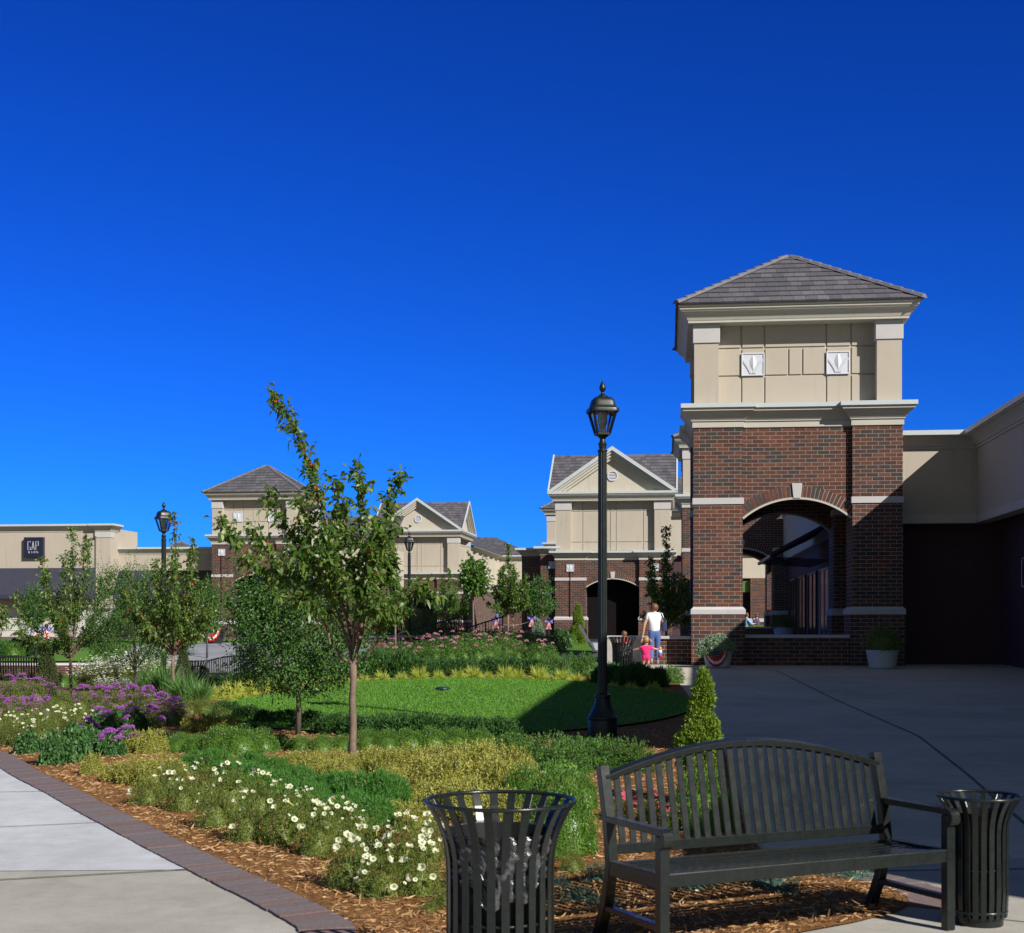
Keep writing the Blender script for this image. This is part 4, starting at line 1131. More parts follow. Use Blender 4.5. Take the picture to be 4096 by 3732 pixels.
place(b3, Vector((-8.1, 37.3, G(-8.1, 37.3) - .06)), R(16), .92, label='black slatted bench beside a bin, half hidden by the dense round tree')
# weathered grey garden chair seen side-on beyond the lamp
def slat_chair(loc, rz):
    t = thing('garden_chair', 'weathered grey slatted chair seen side-on just left of the tall street lamp', 'chair', loc, rz)
    for k in range(5):
        x = -.24 + k * .12
        s = MB(); s.bar((x, .18, .30), (x, .62, 1.02 + .05 * (1 - abs(k - 2) / 2)), .10, .022, up=(0, -1, .5)); s.build('back_slat', M['bluebench'], t, bevel=.003)
    for k in range(5):
        y = -.30 + k * .11; s = MB(); s.box(-.28, y, .36 - k * .012, .28, y + .09, .385 - k * .012); s.build('seat_slat', M['bluebench'], t, bevel=.003)
    for x in (-.33, .33):
        s = MB(); s.bar((x, -.32, .0), (x, -.30, .56), .09, .03, up=(0, 1, 0)); s.build('leg', M['bluebench'], t)
        s = MB(); s.bar((x, -.28, .36), (x, .62, .04), .03, .11); s.build('rear_leg', M['bluebench'], t)
        s = MB(); s.box(x - .07, -.38, .56, x + .07, .42, .585); s.build('armrest', M['bluebench'], t, bevel=.003)
    return t
p = gpt(2412, 2654); slat_chair(Vector((p.x, p.y + .6, G(p.x, p.y + .6))), R(80))

def bar_bin(name, label, loc, Rt, Rb, Hh, ns, group=None, bag=False, barw=.037, flare=.3):
    """round litter bin of flat vertical bars flaring to a rim ring"""
    t = thing(name, label, 'bin', loc, random.random(), group=group)
    z0 = .05; zf = Hh - flare
    prof = [(Rb * .96, z0), (Rb, .25 * Hh)] + [(Rb + (Rt - Rb) * f ** 2.2, zf + flare * f) for f in (0, .2, .4, .6, .8, 1)]
    for k in range(ns):
        a = 2 * PI * k / ns; c, s_ = math.cos(a), math.sin(a)
        s = MB(); s.sweepbar([(r * c, r * s_, z) for r, z in prof], barw, .007, side=(-s_, c, 0)); s.build('bar', M['black'], t, bevel=.0015)
    def ring(r, z, q, nm):
        s = MB(); n = 64
        k = []
        for i in range(n):
            a = 2 * PI * i / n
            k.append([((r + q * math.cos(b)) * math.cos(a), (r + q * math.cos(b)) * math.sin(a), z + q * math.sin(b)) for b in [2 * PI * j / 8 for j in range(8)]])
        b = s.add([p for g in k for p in g])
        for i in range(n):
            for j in range(8): s.face((b + i * 8 + j, b + ((i + 1) % n) * 8 + j, b + ((i + 1) % n) * 8 + (j + 1) % 8, b + i * 8 + (j + 1) % 8))
        s.build(nm, M['black'], t, smooth=True)
    ring(Rt, Hh, .009, 'rim'); ring(Rb - .008, z0 + .03, .010, 'base_ring'); ring(Rb - .012, zf * .62, .007, 'middle_ring')
    s = MB(); s.lathe([(Rb * .85, .0), (Rb * .85, .05), (Rb * .6, .06)], 32); s.build('foot', M['black'], t, smooth=True, autosm=40)
    s = MB(); zt_ = zf + flare * .52
    s.lathe([(Rb * .80, .07), (Rb * .86, .45 * Hh), (Rb * .90, zf), (Rb * 1.02, zt_), (Rb * 1.03, zt_ + .014), (Rb * .98, zt_ + .014), (Rb * .84, zf - .05), (Rb * .75, .12), (0.01, .12)], 40, cap=False)
    s.build('liner', M['liner'], t, smooth=True, autosm=40)
    if bag:
        s = MB(); n = 96; rows = 18
        P = []
        for j in range(rows + 1):
            v = j / rows; z = zt_ + .018 - .26 * v
            for i in range(n):
                a = 2 * PI * i / n
                base_r = Rb * (1.045 - .10 * min(1, v * 1.5)) + .004
                q = base_r + .010 * math.sin(6 * a + 2.2 * math.sin(3 * v + a)) * min(1, v * 3) + .007 * math.sin(15 * a + 9 * v + math.sin(4 * a)) * min(1, v * 3) + .005 * math.sin(31 * v + 5 * a)
                zz = z - (.05 * math.sin(3 * a + 1) + .025 * math.sin(8 * a)) * v
                q += random.uniform(-.004, .004)
                P.append((min(q, Rb * 1.06 - .13 * Rb * max(0, v - .1) + .008) * math.cos(a), min(q, Rb * 1.06 - .13 * Rb * max(0, v - .1) + .008) * math.sin(a), zz))
        b = s.add(P)
        for j in range(rows):
            for i in range(n): s.face((b + j * n + i, b + j * n + (i + 1) % n, b + (j + 1) * n + (i + 1) % n, b + (j + 1) * n + i))
        s.build('bin_bag', M['bag'], t)
    return t
c0 = bar_bin('litter_bin', 'large black flat-bar litter bin with crumpled plastic bag in the foreground', Vector((-0.052, 6.19, G(0, 6.2) + .012)), .33, .235, .86, 24, bag=True)
c1_ = bar_bin('ash_bin', 'small slim black flat-bar bin standing right of the foreground bench', Vector((2.555, 7.66, .012)), .222, .150, .70, 22, barw=.030, flare=.20)
c2_ = copy_tree(c0); place(c2_, Vector((2.56, 32.4, G(2.56, 32.4))), .4, label='black flat-bar litter bin behind the tall street lamp, in front of the boy in red')
c3_ = copy_tree(c0); place(c3_, Vector((-8.6, 38.2, G(-8.6, 38.2) - .1)), 1.1, label='black flat-bar litter bin beside the half-hidden bench at left, next to a small cone conifer')

def lamp(name, label, loc, rz, H, group='black lantern street lamps'):
    t = thing(name, label, 'street lamp', loc, rz, group=group)
    zl = H - .725                                          # underside of lantern
    s = MB(); s.lathe([(.185, 0), (.185, .19), (.18, .21), (.195, .225), (.195, .245), (.182, .255), (.155, .29), (.122, .36), (.100, .43), (.090, .485), (.108, .495), (.108, .525), (.07, .54)], 24)
    s.build('base', M['lampm'], t, smooth=True, autosm=30)
    s = MB(); n = 48; zz = (.53, zl - .19)
    P = [[(( .060 if z < .8 else .055) * (1 - .09 * (1 if (i % 4) in (1, 2) else 0)) * math.cos(2 * PI * i / n), (.060 if z < .8 else .055) * (1 - .09 * (1 if (i % 4) in (1, 2) else 0)) * math.sin(2 * PI * i / n), z) for i in range(n)] for z in zz]
    b = s.add(P[0] + P[1])
    for i in range(n): s.face((b + i, b + (i + 1) % n, b + n + (i + 1) % n, b + n + i))
    s.build('fluted_post', M['lampm'], t)
    s = MB(); z = zl - .19
    s.lathe([(.063, z), (.063, z + .018), (.043, z + .024), (.043, z + .045), (.048, z + .05), (.048, z + .07), (.054, z + .085), (.054, z + .10), (.038, z + .125), (.032, z + .15), (.042, z + .17), (.068, z + .19), (.082, z + .215), (.082, z + .225)], 24)
    s.build('collar', M['lampm'], t, smooth=True, autosm=30)
    z0 = zl + .03; z1 = z0 + .30; r0, r1 = .075, .150
    def at4(r, z, k): a = PI / 4 + k * PI / 2; q = r * math.sqrt(2); return Vector((q * math.cos(a), q * math.sin(a), z))
    s = MB()
    for k in range(4):
        s.bar(at4(r0, z0, k), at4(r1, z1, k), .026, .026, up=(math.cos(PI / 4 + k * PI / 2), math.sin(PI / 4 + k * PI / 2), 0))
        s.bar(at4(r0, z0, k), at4(r0, z0, (k + 1) % 4), .026, .03); s.bar(at4(r1 - .004, z1 - .01, k), at4(r1 - .004, z1 - .01, (k + 1) % 4), .02, .04)
    s.box(-r0, -r0, z0 - .02, r0, r0, z0 - .005); s.build('lantern_frame', M['lampm'], t)
    for k in range(4):
        s = MB(); a, b, c, d = at4(r0 - .006, z0, k), at4(r0 - .006, z0, (k + 1) % 4), at4(r1 - .008, z1, (k + 1) % 4), at4(r1 - .008, z1, k)
        s.poly([a, b, c, d]); s.build('glass_pane', M['glassl'], t)
    s = MB(); s.lathe([(.042, z0), (.047, z0 + .11), (.04, z0 + .12)], 16); s.build('lamp_holder', M['pot'], t, smooth=True, autosm=40)
    s = MB(); s.lathe([(.055, z0 + .12), (.060, z0 + .16), (.060, z0 + .28), (.055, z0 + .29)], 20); s.build('refractor', M['diff'], t, smooth=True, autosm=40)
    # bell-shaped square hood with rounded corners
    s = MB(); prof = [(.190, z1 - .03), (.190, z1 + .0), (.186, z1 + .012), (.165, z1 + .025), (.150, z1 + .055), (.142, z1 + .095), (.128, z1 + .13), (.105, z1 + .152), (.07, z1 + .16)]
    rings = []
    for r, z in prof:
        ring = []
        for i in range(32):
            a = 2 * PI * i / 32 + PI / 32; c, q = math.cos(a), math.sin(a); pw_ = .36
            ring.append((r * math.copysign(abs(c) ** pw_, c), r * math.copysign(abs(q) ** pw_, q), z))
        rings.append(s.add(ring))
    for a, b in zip(rings, rings[1:]):
        for i in range(32): s.face((a + i, a + (i + 1) % 32, b + (i + 1) % 32, b + i))
    s.face([rings[0] + i for i in reversed(range(32))]); s.face([rings[-1] + i for i in range(32)])
    hood = s.build('hood', M['lampm'], t, smooth=True, autosm=38)
    z = z1 + .16; f_ = .86
    s = MB(); s.lathe([(r_ * .9, z + h_ * f_) for r_, h_ in [(.078, 0), (.078, .012), (.05, .03), (.022, .055), (.018, .075), (.030, .09), (.044, .115), (.048, .135), (.044, .155), (.034, .185), (.02, .215), (.006, .24), (.001, .25)]], 18)
    s.build('finial', M['lampm'], t, smooth=True, autosm=45)
    return t
p = Vector((( 2410 - CX) / F * 17.6, 17.6, 0)); p.z = G(p.x, p.y) + .04
lamp_a = lamp('street_lamp', 'tall black lantern street lamp nearest the camera, standing on the shaded edge of the lawn', p, R(8), 1.66 + (2490 - 1515) / F * 17.6 - p.z)
hA = 1.66 + (2490 - 1515) / F * 17.6 - p.z
p = Vector(((655 - CX) / F * 35.5, 35.5, G(-8.8, 35.5))); l2 = copy_tree(lamp_a); hB = 1.66 + (2490 - 2003) / F * 35.5 - p.z; place(l2, p, R(32), (hB / hA,) * 3, label='left black street lamp rising behind the berried tree')
p = Vector(((1637 - CX) / F * 46.5, 46.5, 0)); p.z = G(p.x, p.y); l3 = copy_tree(lamp_a); hC = 1.66 + (2490 - 2122) / F * 46.5 - p.z; place(l3, p, R(12), (hC / hA,) * 3, label='black street lamp left of the cross-gabled block, beyond the pink flowers')
p = Vector(((1652 - CX) / F * 92, 92, .8)); l4 = copy_tree(lamp_a); hD = 1.66 + (2490 - 2307) / F * 92 - p.z; place(l4, p, R(12), (hD / hA,) * 3, label='farthest black street lamp, its lantern just showing against the brick beside the middle lamp post')

# flower pots
def pot(name, label, loc, Rt, Rb, H):
    t = thing(name, label, 'planter', loc, 0)
    s = MB(); s.lathe([(Rb * .94, 0), (Rb * .94, .04 * H), (Rb, .05 * H), (Rb * 1.02, .12 * H), (Rt * .97, .82 * H), (Rt, .86 * H), (Rt * 1.02, .98 * H), (Rt, H), (Rt * .93, H), (Rt * .9, .9 * H)], 40, cap=False)
    s.build('bowl', M['pot'], t, smooth=True, autosm=35)
    s = MB(); s.lathe([(Rt * .91, H * .9), (.01, H * .93)], 24, cap=False); s.build('soil', M['earth'], t)
    return t
P1 = Vector((5.20, 35.4, 0)); P1.z = G(P1.x, P1.y) + .01
pot_a = pot('flower_pot', 'pale pot draped with a flag bunting and overflowing with silver-green foliage at the tower corner', P1, .395, .30, .50)
P2 = at(3530, 2674, 34.9); P2.z = G(P2.x, P2.y) + .01
pot_b = pot('flower_pot', 'pale pot in deep shade in front of the right pier of the nearest tower', P2, .40, .33, .46)
P3 = at(3135, 2530, 45.5); P3.z = .62
pot_c = pot('flower_pot', 'bluish pale pot standing in the dark arcade behind the arch sill', P3, .33, .25, .55)
place(pot_c, P3 + Vector((0, 0, .34)))

def bunting(name, label, loc, rz, Rr, H):
    """pleated half-round flag fan lying on the curved side of a pot"""
    t = thing(name, label, 'bunting', loc, rz)
    W = .68
    def pt(a, r, lift):                       # a: 0..pi along the fan, r: 0..1
        u = -math.cos(a) * r * W / 2; z = H - math.sin(a) * r * .47
        ple = .010 * math.sin(a * 15) * r
        rad = Rr + lift + ple - (H - z) * .19; ph = -PI / 2 + u / Rr
        return (rad * math.cos(ph), rad * math.sin(ph), z)
    bands = [(0.02, .50, 'flagblue', 'blue_field'), (.50, .72, 'flagred', 'red_band'), (.72, .86, 'flagwhite', 'white_band'), (.86, 1.0, 'flagred', 'red_edge')]
    n = 60
    for r0, r1, m, nm in bands:
        s = MB()
        for i in range(n):
            a, b = PI * i / n, PI * (i + 1) / n
            for k in range(3):
                q0, q1 = r0 + (r1 - r0) * k / 3, r0 + (r1 - r0) * (k + 1) / 3
                s.poly([pt(a, q0, .02), pt(a, q1, .02), pt(b, q1, .02), pt(b, q0, .02)])
        if nm == 'blue_field':
            for (a, r) in [(a * PI / 11, r) for r in (.42, .28, .15) for a in range(1, 11) if not (r == .28 and a % 2) and not (r == .15 and a % 3)]:
                c = Vector(pt(a, r, .028)); star = []
                for k in range(10):
                    q = .014 if k % 2 == 0 else .006; b = PI / 2 + k * PI / 5
                    star.append(c + Vector((q * math.cos(b), 0, q * math.sin(b))))
                s.poly(star, 1)
        s.build(nm, [M[m], M['flagwhite']], t, smooth=True)
    return t
bunting('flag_bunting', 'pleated red, white and starred blue bunting on the front of the silver-foliage pot', P1 + Vector((.0, 0, 0)), R(-16), .40, .49)
p = Vector((-12.25, 57.5, G(-12.25, 57.5) + .12)); bu = bunting('flag_bunting', 'small red and white bunting fan on the far pot beyond the left road', p, 0, .5, .46); bu.scale = (1.15, 1.15, 1.15)
q = pot('flower_pot', 'far dark pot carrying a small bunting fan beyond the left road', p - Vector((0, 0, .12)), .5, .35, .62)
KIDS[q.name][0].data.materials[0] = M['dark']

def bow(label, loc, rz, sc=1.0, h=.95):
    """post topped by a starred blue bow with striped tails: two things"""
    p_ = thing('rope_post', 'black post under the ' + label, 'post', loc, rz)
    s = MB(); s.tube([(0, 0, 0), (0, 0, h)], .055, 10); s.build('shaft', M['dark'], p_)
    s = MB(); s.lathe([(.05, h), (.075, h + .03), (.05, h + .08), (.01, h + .11)], 12); s.build('cap', M['dark'], p_, smooth=True)
    t = thing('ribbon_bow', label, 'bow', Vector(loc) + Vector((0, -.07, h - .12)), rz, scale=sc)
    for sg in (-1, 1):
        s = MB(); n = 8
        for i in range(n):
            a, b = i / n, (i + 1) / n
            w = lambda q: .03 + .13 * q ** .8
            y = lambda q, e: -.03 - .07 * math.sin(PI * q) + .02 * math.sin(q * 9 + e)
            s.poly([(sg * .27 * a, y(a, 0), .08 * a - w(a)), (sg * .27 * b, y(b, 0), .08 * b - w(b)), (sg * .27 * b, y(b, 1), .08 * b + w(b)), (sg * .27 * a, y(a, 1), .08 * a + w(a))])
        for i in range(9):
            q = .35 + .6 * random.random(); e = random.uniform(-.7, .7) * (.03 + .13 * q); c = Vector((sg * .27 * q, -.115, .08 * q + e)); k = .018
            s.poly([c + Vector((-k, 0, 0)), c + Vector((0, 0, -k)), c + Vector((k, 0, 0)), c + Vector((0, 0, k))], 1)
        s.build('loop', [M['bowblue'], M['flagwhite']], t, smooth=True)
        s = MB(); n = 8
        for i in range(n):
            a, b = i / n, (i + 1) / n
            f = lambda q: (sg * (.02 + .10 * q) + .015 * math.sin(q * 7), -.06 - .03 * math.sin(q * 5), -.03 - .45 * q)
            w = lambda q: .045 + .05 * q
            A, B = f(a), f(b)
            s.poly([(A[0] - w(a), A[1], A[2]), (B[0] - w(b), B[1], B[2]), (B[0] + w(b), B[1] - .02, B[2]), (A[0] + w(a), A[1] - .02, A[2])])
        s.build('tail', M['bowred'], t, smooth=True)
        s = MB()
        for kx in (-.5, .25):
            for i in range(n):
                a, b = i / n, (i + 1) / n; A, B = f(a), f(b)
                s.poly([(A[0] + kx * w(a), A[1] - .022, A[2]), (B[0] + kx * w(b), B[1] - .022, B[2]), (B[0] + (kx + .28) * w(b), B[1] - .026, B[2]), (A[0] + (kx + .28) * w(a), A[1] - .026, A[2])])
        s.build('white_stripe', M['flagwhite'], t, smooth=True)
    s = MB(); s.lathe([(.005, -.05), (.04, -.03), (.045, .0), (.04, .03), (.005, .05)], 10, c=(0, -.06, 0)); s.build('knot', M['bowred'], t, smooth=True)
BP = []
for nx, ny, Y, lb in ((1984, 2478, 60, 'leftmost of the three starred bows before the dark arcade'), (2127, 2472, 60.5, 'middle one of the three starred bows before the dark arcade'),
                      (2195, 2485, 61, 'rightmost of the three starred bows, nearest the brick pier')):
    c = at(nx, ny, Y); z = G(c.x, Y); BP.append(Vector((c.x, Y, c.z - .12)))
    bow(lb, (c.x, Y, z), 0, (.62 if ny > 2480 else .68), c.z - z + .07)
for nx, ny, Y, lb in ((143, 2520, 47, 'left one of the two flag bows on the curved planter'), (186, 2515, 47.5, 'right one of the two flag bows on the curved planter')):
    c = at(nx, ny, Y); bow(lb, (c.x, Y, .2), R(40), .6, c.z - .2 + .07)
s = MB()
for a, b in zip(BP, BP[1:]):
    s.tube([a.lerp(b, k / 8) - Vector((0, 0, .16 * math.sin(PI * k / 8))) for k in range(9)], .013, 5)
tag(s.build('rope', M['dark']), 'thin dark rope slung between the three posts with starred bows', 'rope')

# stair handrails in front of the retaining wall
def railing(name, label, p0, p1, Hh, n):
    a = Vector(p0); b = Vector(p1); t = thing(name, label, 'railing', a, 0); d = b - a
    s = MB(); s.tube([(0, 0, Hh), tuple(d + Vector((0, 0, Hh)))], .024, 6); s.tube([tuple(d * -.02 + Vector((0, 0, Hh))), tuple(d * -.02 + Vector((0, 0, Hh - .3)))], .02, 6); s.build('handrail', M['dark'], t)
    s = MB(); s.tube([(0, 0, .12), tuple(d + Vector((0, 0, .12)))], .018, 6); s.build('lower_rail', M['dark'], t)
    for k in range(n):
        q = d * (k / (n - 1)); s = MB(); th = .022 if k % 6 == 0 else .009
        s.tube([tuple(q + Vector((0, 0, 0 if th > .02 else .12))), tuple(q + Vector((0, 0, Hh)))], th, 5); s.build('baluster', M['dark'], t)
Y = 45.2
a = at(1597, 2600, Y); b = at(1845, 2532, Y + 2); railing('stair_railing', 'left sloping black handrail climbing past the brick retaining wall', a, b, .55, 25)
a = at(1650, 2660, 44.2); b = at(2010, 2540, 47.5); railing('stair_railing', 'right sloping black handrail with tall thin balusters rising towards the bows', a, b, .62, 31)

# low round disc on the lawn
p = gpt(1771, 2795); p.z += .12
t = thing('lawn_fixture', 'flat dark blue-green disc-shaped fixture on the lawn', 'fixture', p)
s = MB(); s.lathe([(.09, -.08), (.09, .03), (.05, .035)], 20); s.build('stem', M['disc'], t, smooth=True, autosm=40)
s = MB(); s.lathe([(.02, .02), (.10, .025), (.125, .045), (.130, .062), (.122, .078), (.09, .09), (.01, .094)], 32); s.build('dish', M['disc'], t, smooth=True)
# ================================================================== people
def skin_mesh(name, V, E, Rd, mat, parent=None, sub=2, root=0):
    me = bpy.data.meshes.new(name); me.from_pydata([tuple(v) for v in V], E, [])
    o = bpy.data.objects.new(name, me); col.objects.link(o)
    o.modifiers.new('skin', 'SKIN').use_smooth_shade = True
    for i, r in enumerate(Rd):
        sv = me.skin_vertices[0].data[i]; rr = r if isinstance(r, tuple) else (r, r)
        sv.radius = rr; sv.use_root = (i == root)
    m = o.modifiers.new('sub', 'SUBSURF'); m.levels = sub; m.render_levels = sub
    dg = bpy.context.evaluated_depsgraph_get()
    nm = bpy.data.meshes.new_from_object(o.evaluated_get(dg)); nm.name = name
    bpy.data.objects.remove(o); nm.materials.clear(); nm.materials.append(mat)
    nm.polygons.foreach_set('use_smooth', [True] * len(nm.polygons))
    return from_mesh(name, nm, parent)

def blob(name, c, r, mat, parent, keep=None, n=20, m=14, noise_=0.0):
    """ellipsoid shell; keep(dir) selects which part of it exists (hair leaves the face free)"""
    V = []; Fc = []
    for i in range(m + 1):
        a = PI * i / m
        for j in range(n):
            b = 2 * PI * j / n; d = Vector((math.sin(a) * math.cos(b), math.sin(a) * math.sin(b), math.cos(a))); k = 1 + noise_ * math.sin(9 * b + 3 * i) * math.sin(a)
            V.append((c[0] + d.x * r[0] * k, c[1] + d.y * r[1] * k, c[2] + d.z * r[2] * k))
    for i in range(m):
        for j in range(n):
            a = PI * (i + .5) / m; b = 2 * PI * (j + .5) / n; d = Vector((math.sin(a) * math.cos(b), math.sin(a) * math.sin(b), math.cos(a)))
            if keep is None or keep(d): Fc.append((i * n + j, (i + 1) * n + j, (i + 1) * n + (j + 1) % n, i * n + (j + 1) % n))
    me = bpy.data.meshes.new(name); me.from_pydata(V, [], Fc); me.materials.append(mat); me.polygons.foreach_set('use_smooth', [True] * len(Fc)); me.update()
    o = from_mesh(name, me, parent)
    if keep is not None:
        s = o.modifiers.new('thick', 'SOLIDIFY'); s.thickness = .012
    return o

def person(label, loc, rz, H, J, hr, shirt, trousers, hair, sleeve=.6, shoes='shoe', child=False, trouser_len=1.0, hair_keep=None, hair_r=(1.12, 1.14, 1.12), group=None):
    """J: joints at unit height, facing +Y: pelvis chest neck head and per side sh el wr hip kn an (r = right = +x)"""
    t = thing('person', label, 'person', loc, rz, group)
    S = lambda k: Vector(J[k]) * H
    k = H; f = 1.25 if child else 1.0
    V = [S('pelvis'), S('pelvis').lerp(S('chest'), .5), S('chest'), S('neck'), S('head') - Vector((0, 0, hr * H * .75)), S('head'), S('head') + Vector((0, -.004, hr * H * .55))]
    Rd = [(.082 * k * f, .062 * k * f), (.068 * k * f, .052 * k * f), (.083 * k * f, .058 * k * f), .032 * k * f, .042 * k * f, (hr * H * .80, hr * H * .95), (hr * H * .6, hr * H * .68)]
    E = [(0, 1), (1, 2), (2, 3), (3, 4), (4, 5), (5, 6)]
    def chain(start, pts, rads):
        p = start
        for q, r in zip(pts, rads): V.append(q); Rd.append(r); E.append((p, len(V) - 1)); p = len(V) - 1
        return p
    chain(5, [S('head') + Vector((0, hr * H * 1.08, -hr * H * .12))], [.008 * k])               # nose
    for sg in (-1, 1): chain(5, [S('head') + Vector((sg * hr * H * .98, -.003, -hr * H * .1))], [.010 * k])    # ears
    for sd, sg in (('l', -1), ('r', 1)):
        w = chain(2, [S('sh' + sd), S('el' + sd), S('wr' + sd)], [.036 * k * f, .026 * k * f, .017 * k * f])
        d = (S('wr' + sd) - S('el' + sd)).normalized(); side = Vector((0, 1, 0)) - d * d.y
        side = side.normalized() if side.length > .1 else Vector((1, 0, 0)); nrm = d.cross(side)
        hl = .052 * k * f
        p = chain(w, [S('wr' + sd) + d * hl * .55, S('wr' + sd) + d * hl], [(.022 * k * f, .011 * k * f), (.022 * k * f, .010 * k * f)])
        for i, (off, ln) in enumerate(((-.017, .040), (-.006, .046), (.006, .043), (.017, .034))):     # four curled fingers
            b0 = V[p] + side * off * k * f
            chain(p, [b0 + d * ln * .4 * k * f, b0 + d * ln * .8 * k * f + nrm * .010 * k * sg * -1, b0 + d * ln * k * f + nrm * .022 * k * sg * -1], [.0065 * k * f, .006 * k * f, .005 * k * f])
        chain(p - 1, [V[p - 1] + side * .028 * k * f + d * .008 * k, V[p - 1] + side * .036 * k * f + d * .030 * k * f], [.0075 * k * f, .006 * k * f])   # thumb
        a = chain(0, [S('hip' + sd), S('kn' + sd), S('an' + sd)], [.052 * k * f, .035 * k * f, .022 * k * f])
        chain(a, [S('an' + sd) + Vector((0, .06 * k, -.022 * k))], [.020 * k * f])
    body = skin_mesh('body', V, E, Rd, M['skin'], t)
    # shirt
    c = 1.13
    V2 = [S('pelvis') - Vector((0, 0, .075 * k)), S('pelvis').lerp(S('chest'), .5), S('chest'), S('neck') + Vector((0, 0, .002 * k))]; R2 = [(.100 * k * f, .080 * k * f), (.096 * k * f, .076 * k * f), (.112 * k * f, .084 * k * f), .058 * k * f]; E2 = [(0, 1), (1, 2), (2, 3)]
    for sd in 'lr':
        e = S('sh' + sd).lerp(S('el' + sd), min(1, sleeve)); n = len(V2)
        V2 += [S('sh' + sd), e]; R2 += [.054 * k * f, .048 * k * f]; E2 += [(2, n), (n, n + 1)]
        if sleeve > 1: V2.append(S('el' + sd).lerp(S('wr' + sd), sleeve - 1)); R2.append(.028 * k * f); E2.append((n + 1, n + 2))
    skin_mesh('shirt', V2, E2, R2, M[shirt], t)
    V3 = [S('pelvis') + Vector((0, 0, .055 * k)), S('pelvis') - Vector((0, 0, .03 * k))]; R3 = [(.088 * k * f, .072 * k * f), (.098 * k * f, .084 * k * f)]; E3 = [(0, 1)]
    for sd in 'lr':
        n = len(V3); V3 += [S('hip' + sd) - Vector((0, 0, .02 * k)), S('kn' + sd)]; R3 += [.062 * k * f, .045 * k * f]; E3 += [(1, n), (n, n + 1)]
        if trouser_len > .6: V3.append(S('kn' + sd).lerp(S('an' + sd), .92)); R3.append(.036 * k * f); E3.append((n + 1, n + 2))
        else: V3[-1] = S('hip' + sd).lerp(S('kn' + sd), trouser_len * 1.6); R3[-1] = .055 * k * f
    skin_mesh('trousers', V3, E3, R3, M[trousers], t)
    for sd in 'lr':
        a = S('an' + sd); skin_mesh('shoe', [a + Vector((0, -.022 * k, -.018 * k)), a + Vector((0, .03 * k, -.026 * k)), a + Vector((0, .085 * k, -.030 * k))], [(0, 1), (1, 2)], [(.028 * k * f, .026 * k), (.027 * k * f, .020 * k), (.024 * k * f, .014 * k)], M[shoes], t)
    hc = S('head') + Vector((0, 0, hr * H * .12)); q = hr * H
    blob('hair', hc, (q * hair_r[0], q * hair_r[1], q * hair_r[2] * 1.12), M[hair], t, hair_keep or (lambda d: d.z > .35 or (d.y < .25 and d.z > -.65)), noise_=.03)
    for sg in (-1, 1): blob('eye', S('head') + Vector((sg * q * .38, q * .96, 0)), (q * .10, q * .06, q * .07), M['hairg'], t, n=8, m=6)
    blob('mouth', S('head') + Vector((0, q * .93, -q * .5)), (q * .2, q * .05, q * .05), M['redc'], t, n=8, m=6)
    return t

ADULT = dict(pelvis=(0, 0, .545), chest=(0, .004, .745), neck=(0, 0, .845), head=(0, .012, .925), shl=(-.105, -.004, .800), shr=(.105, -.004, .800),
             ell=(-.150, -.015, .64), elr=(.15, -.01, .64), wrl=(-.165, .03, .50), wrr=(.16, .04, .52), hipl=(-.055, 0, .50), hipr=(.055, 0, .50),
             knl=(-.055, .04, .285), knr=(.05, .01, .285), anl=(-.055, .02, .042), anr=(.05, -.10, .055))
def pose(base, **kw):
    d = dict(base); d.update(kw); return d
gz = lambda x, y: Vector((x, y, G(x, y) + .03))
wm = person('woman walking away in white short-sleeved shirt and blue jeans with a dark shoulder bag', gz(3.72, 36.55), R(-4), 1.60,
            pose(ADULT, ell=(-.165, -.03, .645), wrl=(-.185, -.02, .50), elr=(.15, .03, .66), wrr=(.12, .12, .60), knr=(.05, .06, .285), anr=(.055, .07, .045), knl=(-.05, .015, .285), anl=(-.05, -.085, .06)), .056, 'shirtw', 'denim', 'hairb', .55,
            hair_keep=lambda d: d.z > .3 or (d.y < .35 and d.z > -.8), hair_r=(1.22, 1.2, 1.15))
s = MB(); s.loop([(-.145, -.112), (.145, -.112), (.145, .10), (-.145, .10)], [(-.01, .90), (.004, .90), (.004, .935), (-.01, .935)]); 
# belt and bag belong to her outfit
bg_ = thing('shoulder_bag', 'dark navy shoulder bag hanging from the right shoulder of the woman in white', 'bag', gz(3.72, 36.55), R(-4))
s = MB(); s.box(.20, -.10, .86, .32, .16, 1.12); s.build('pouch', M['navyc'], bg_, bevel=.03, seg=3)
s = MB(); s.sweepbar([(.25, -.06, 1.12), (.19, -.09, 1.28), (.13, -.03, 1.40), (.17, .07, 1.32), (.25, .10, 1.12)], .035, .008, side=(1, 0, .3)); s.build('strap', M['navyc'], bg_)
CHILD = dict(pelvis=(0, 0, .445), chest=(0, .006, .625), neck=(0, 0, .725), head=(0, .015, .865), shl=(-.115, 0, .685), shr=(.115, 0, .685), ell=(-.17, .0, .55), elr=(.17, 0, .55),
             wrl=(-.19, .04, .44), wrr=(.19, .04, .44), hipl=(-.06, 0, .40), hipr=(.06, 0, .40), knl=(-.065, .02, .22), knr=(.065, 0, .22), anl=(-.065, 0, .045), anr=(.065, -.02, .045))
gl = person('small girl in hot pink top and shorts with two sandy pigtails, arms held out', gz(3.18, 33.2), R(-6), .84,
            pose(CHILD, ell=(-.235, .02, .62), wrl=(-.36, .05, .60), elr=(.25, .03, .62), wrr=(.375, .06, .615)), .088, 'pinkc', 'pinkc', 'hairs', .75, child=True, trouser_len=.45)
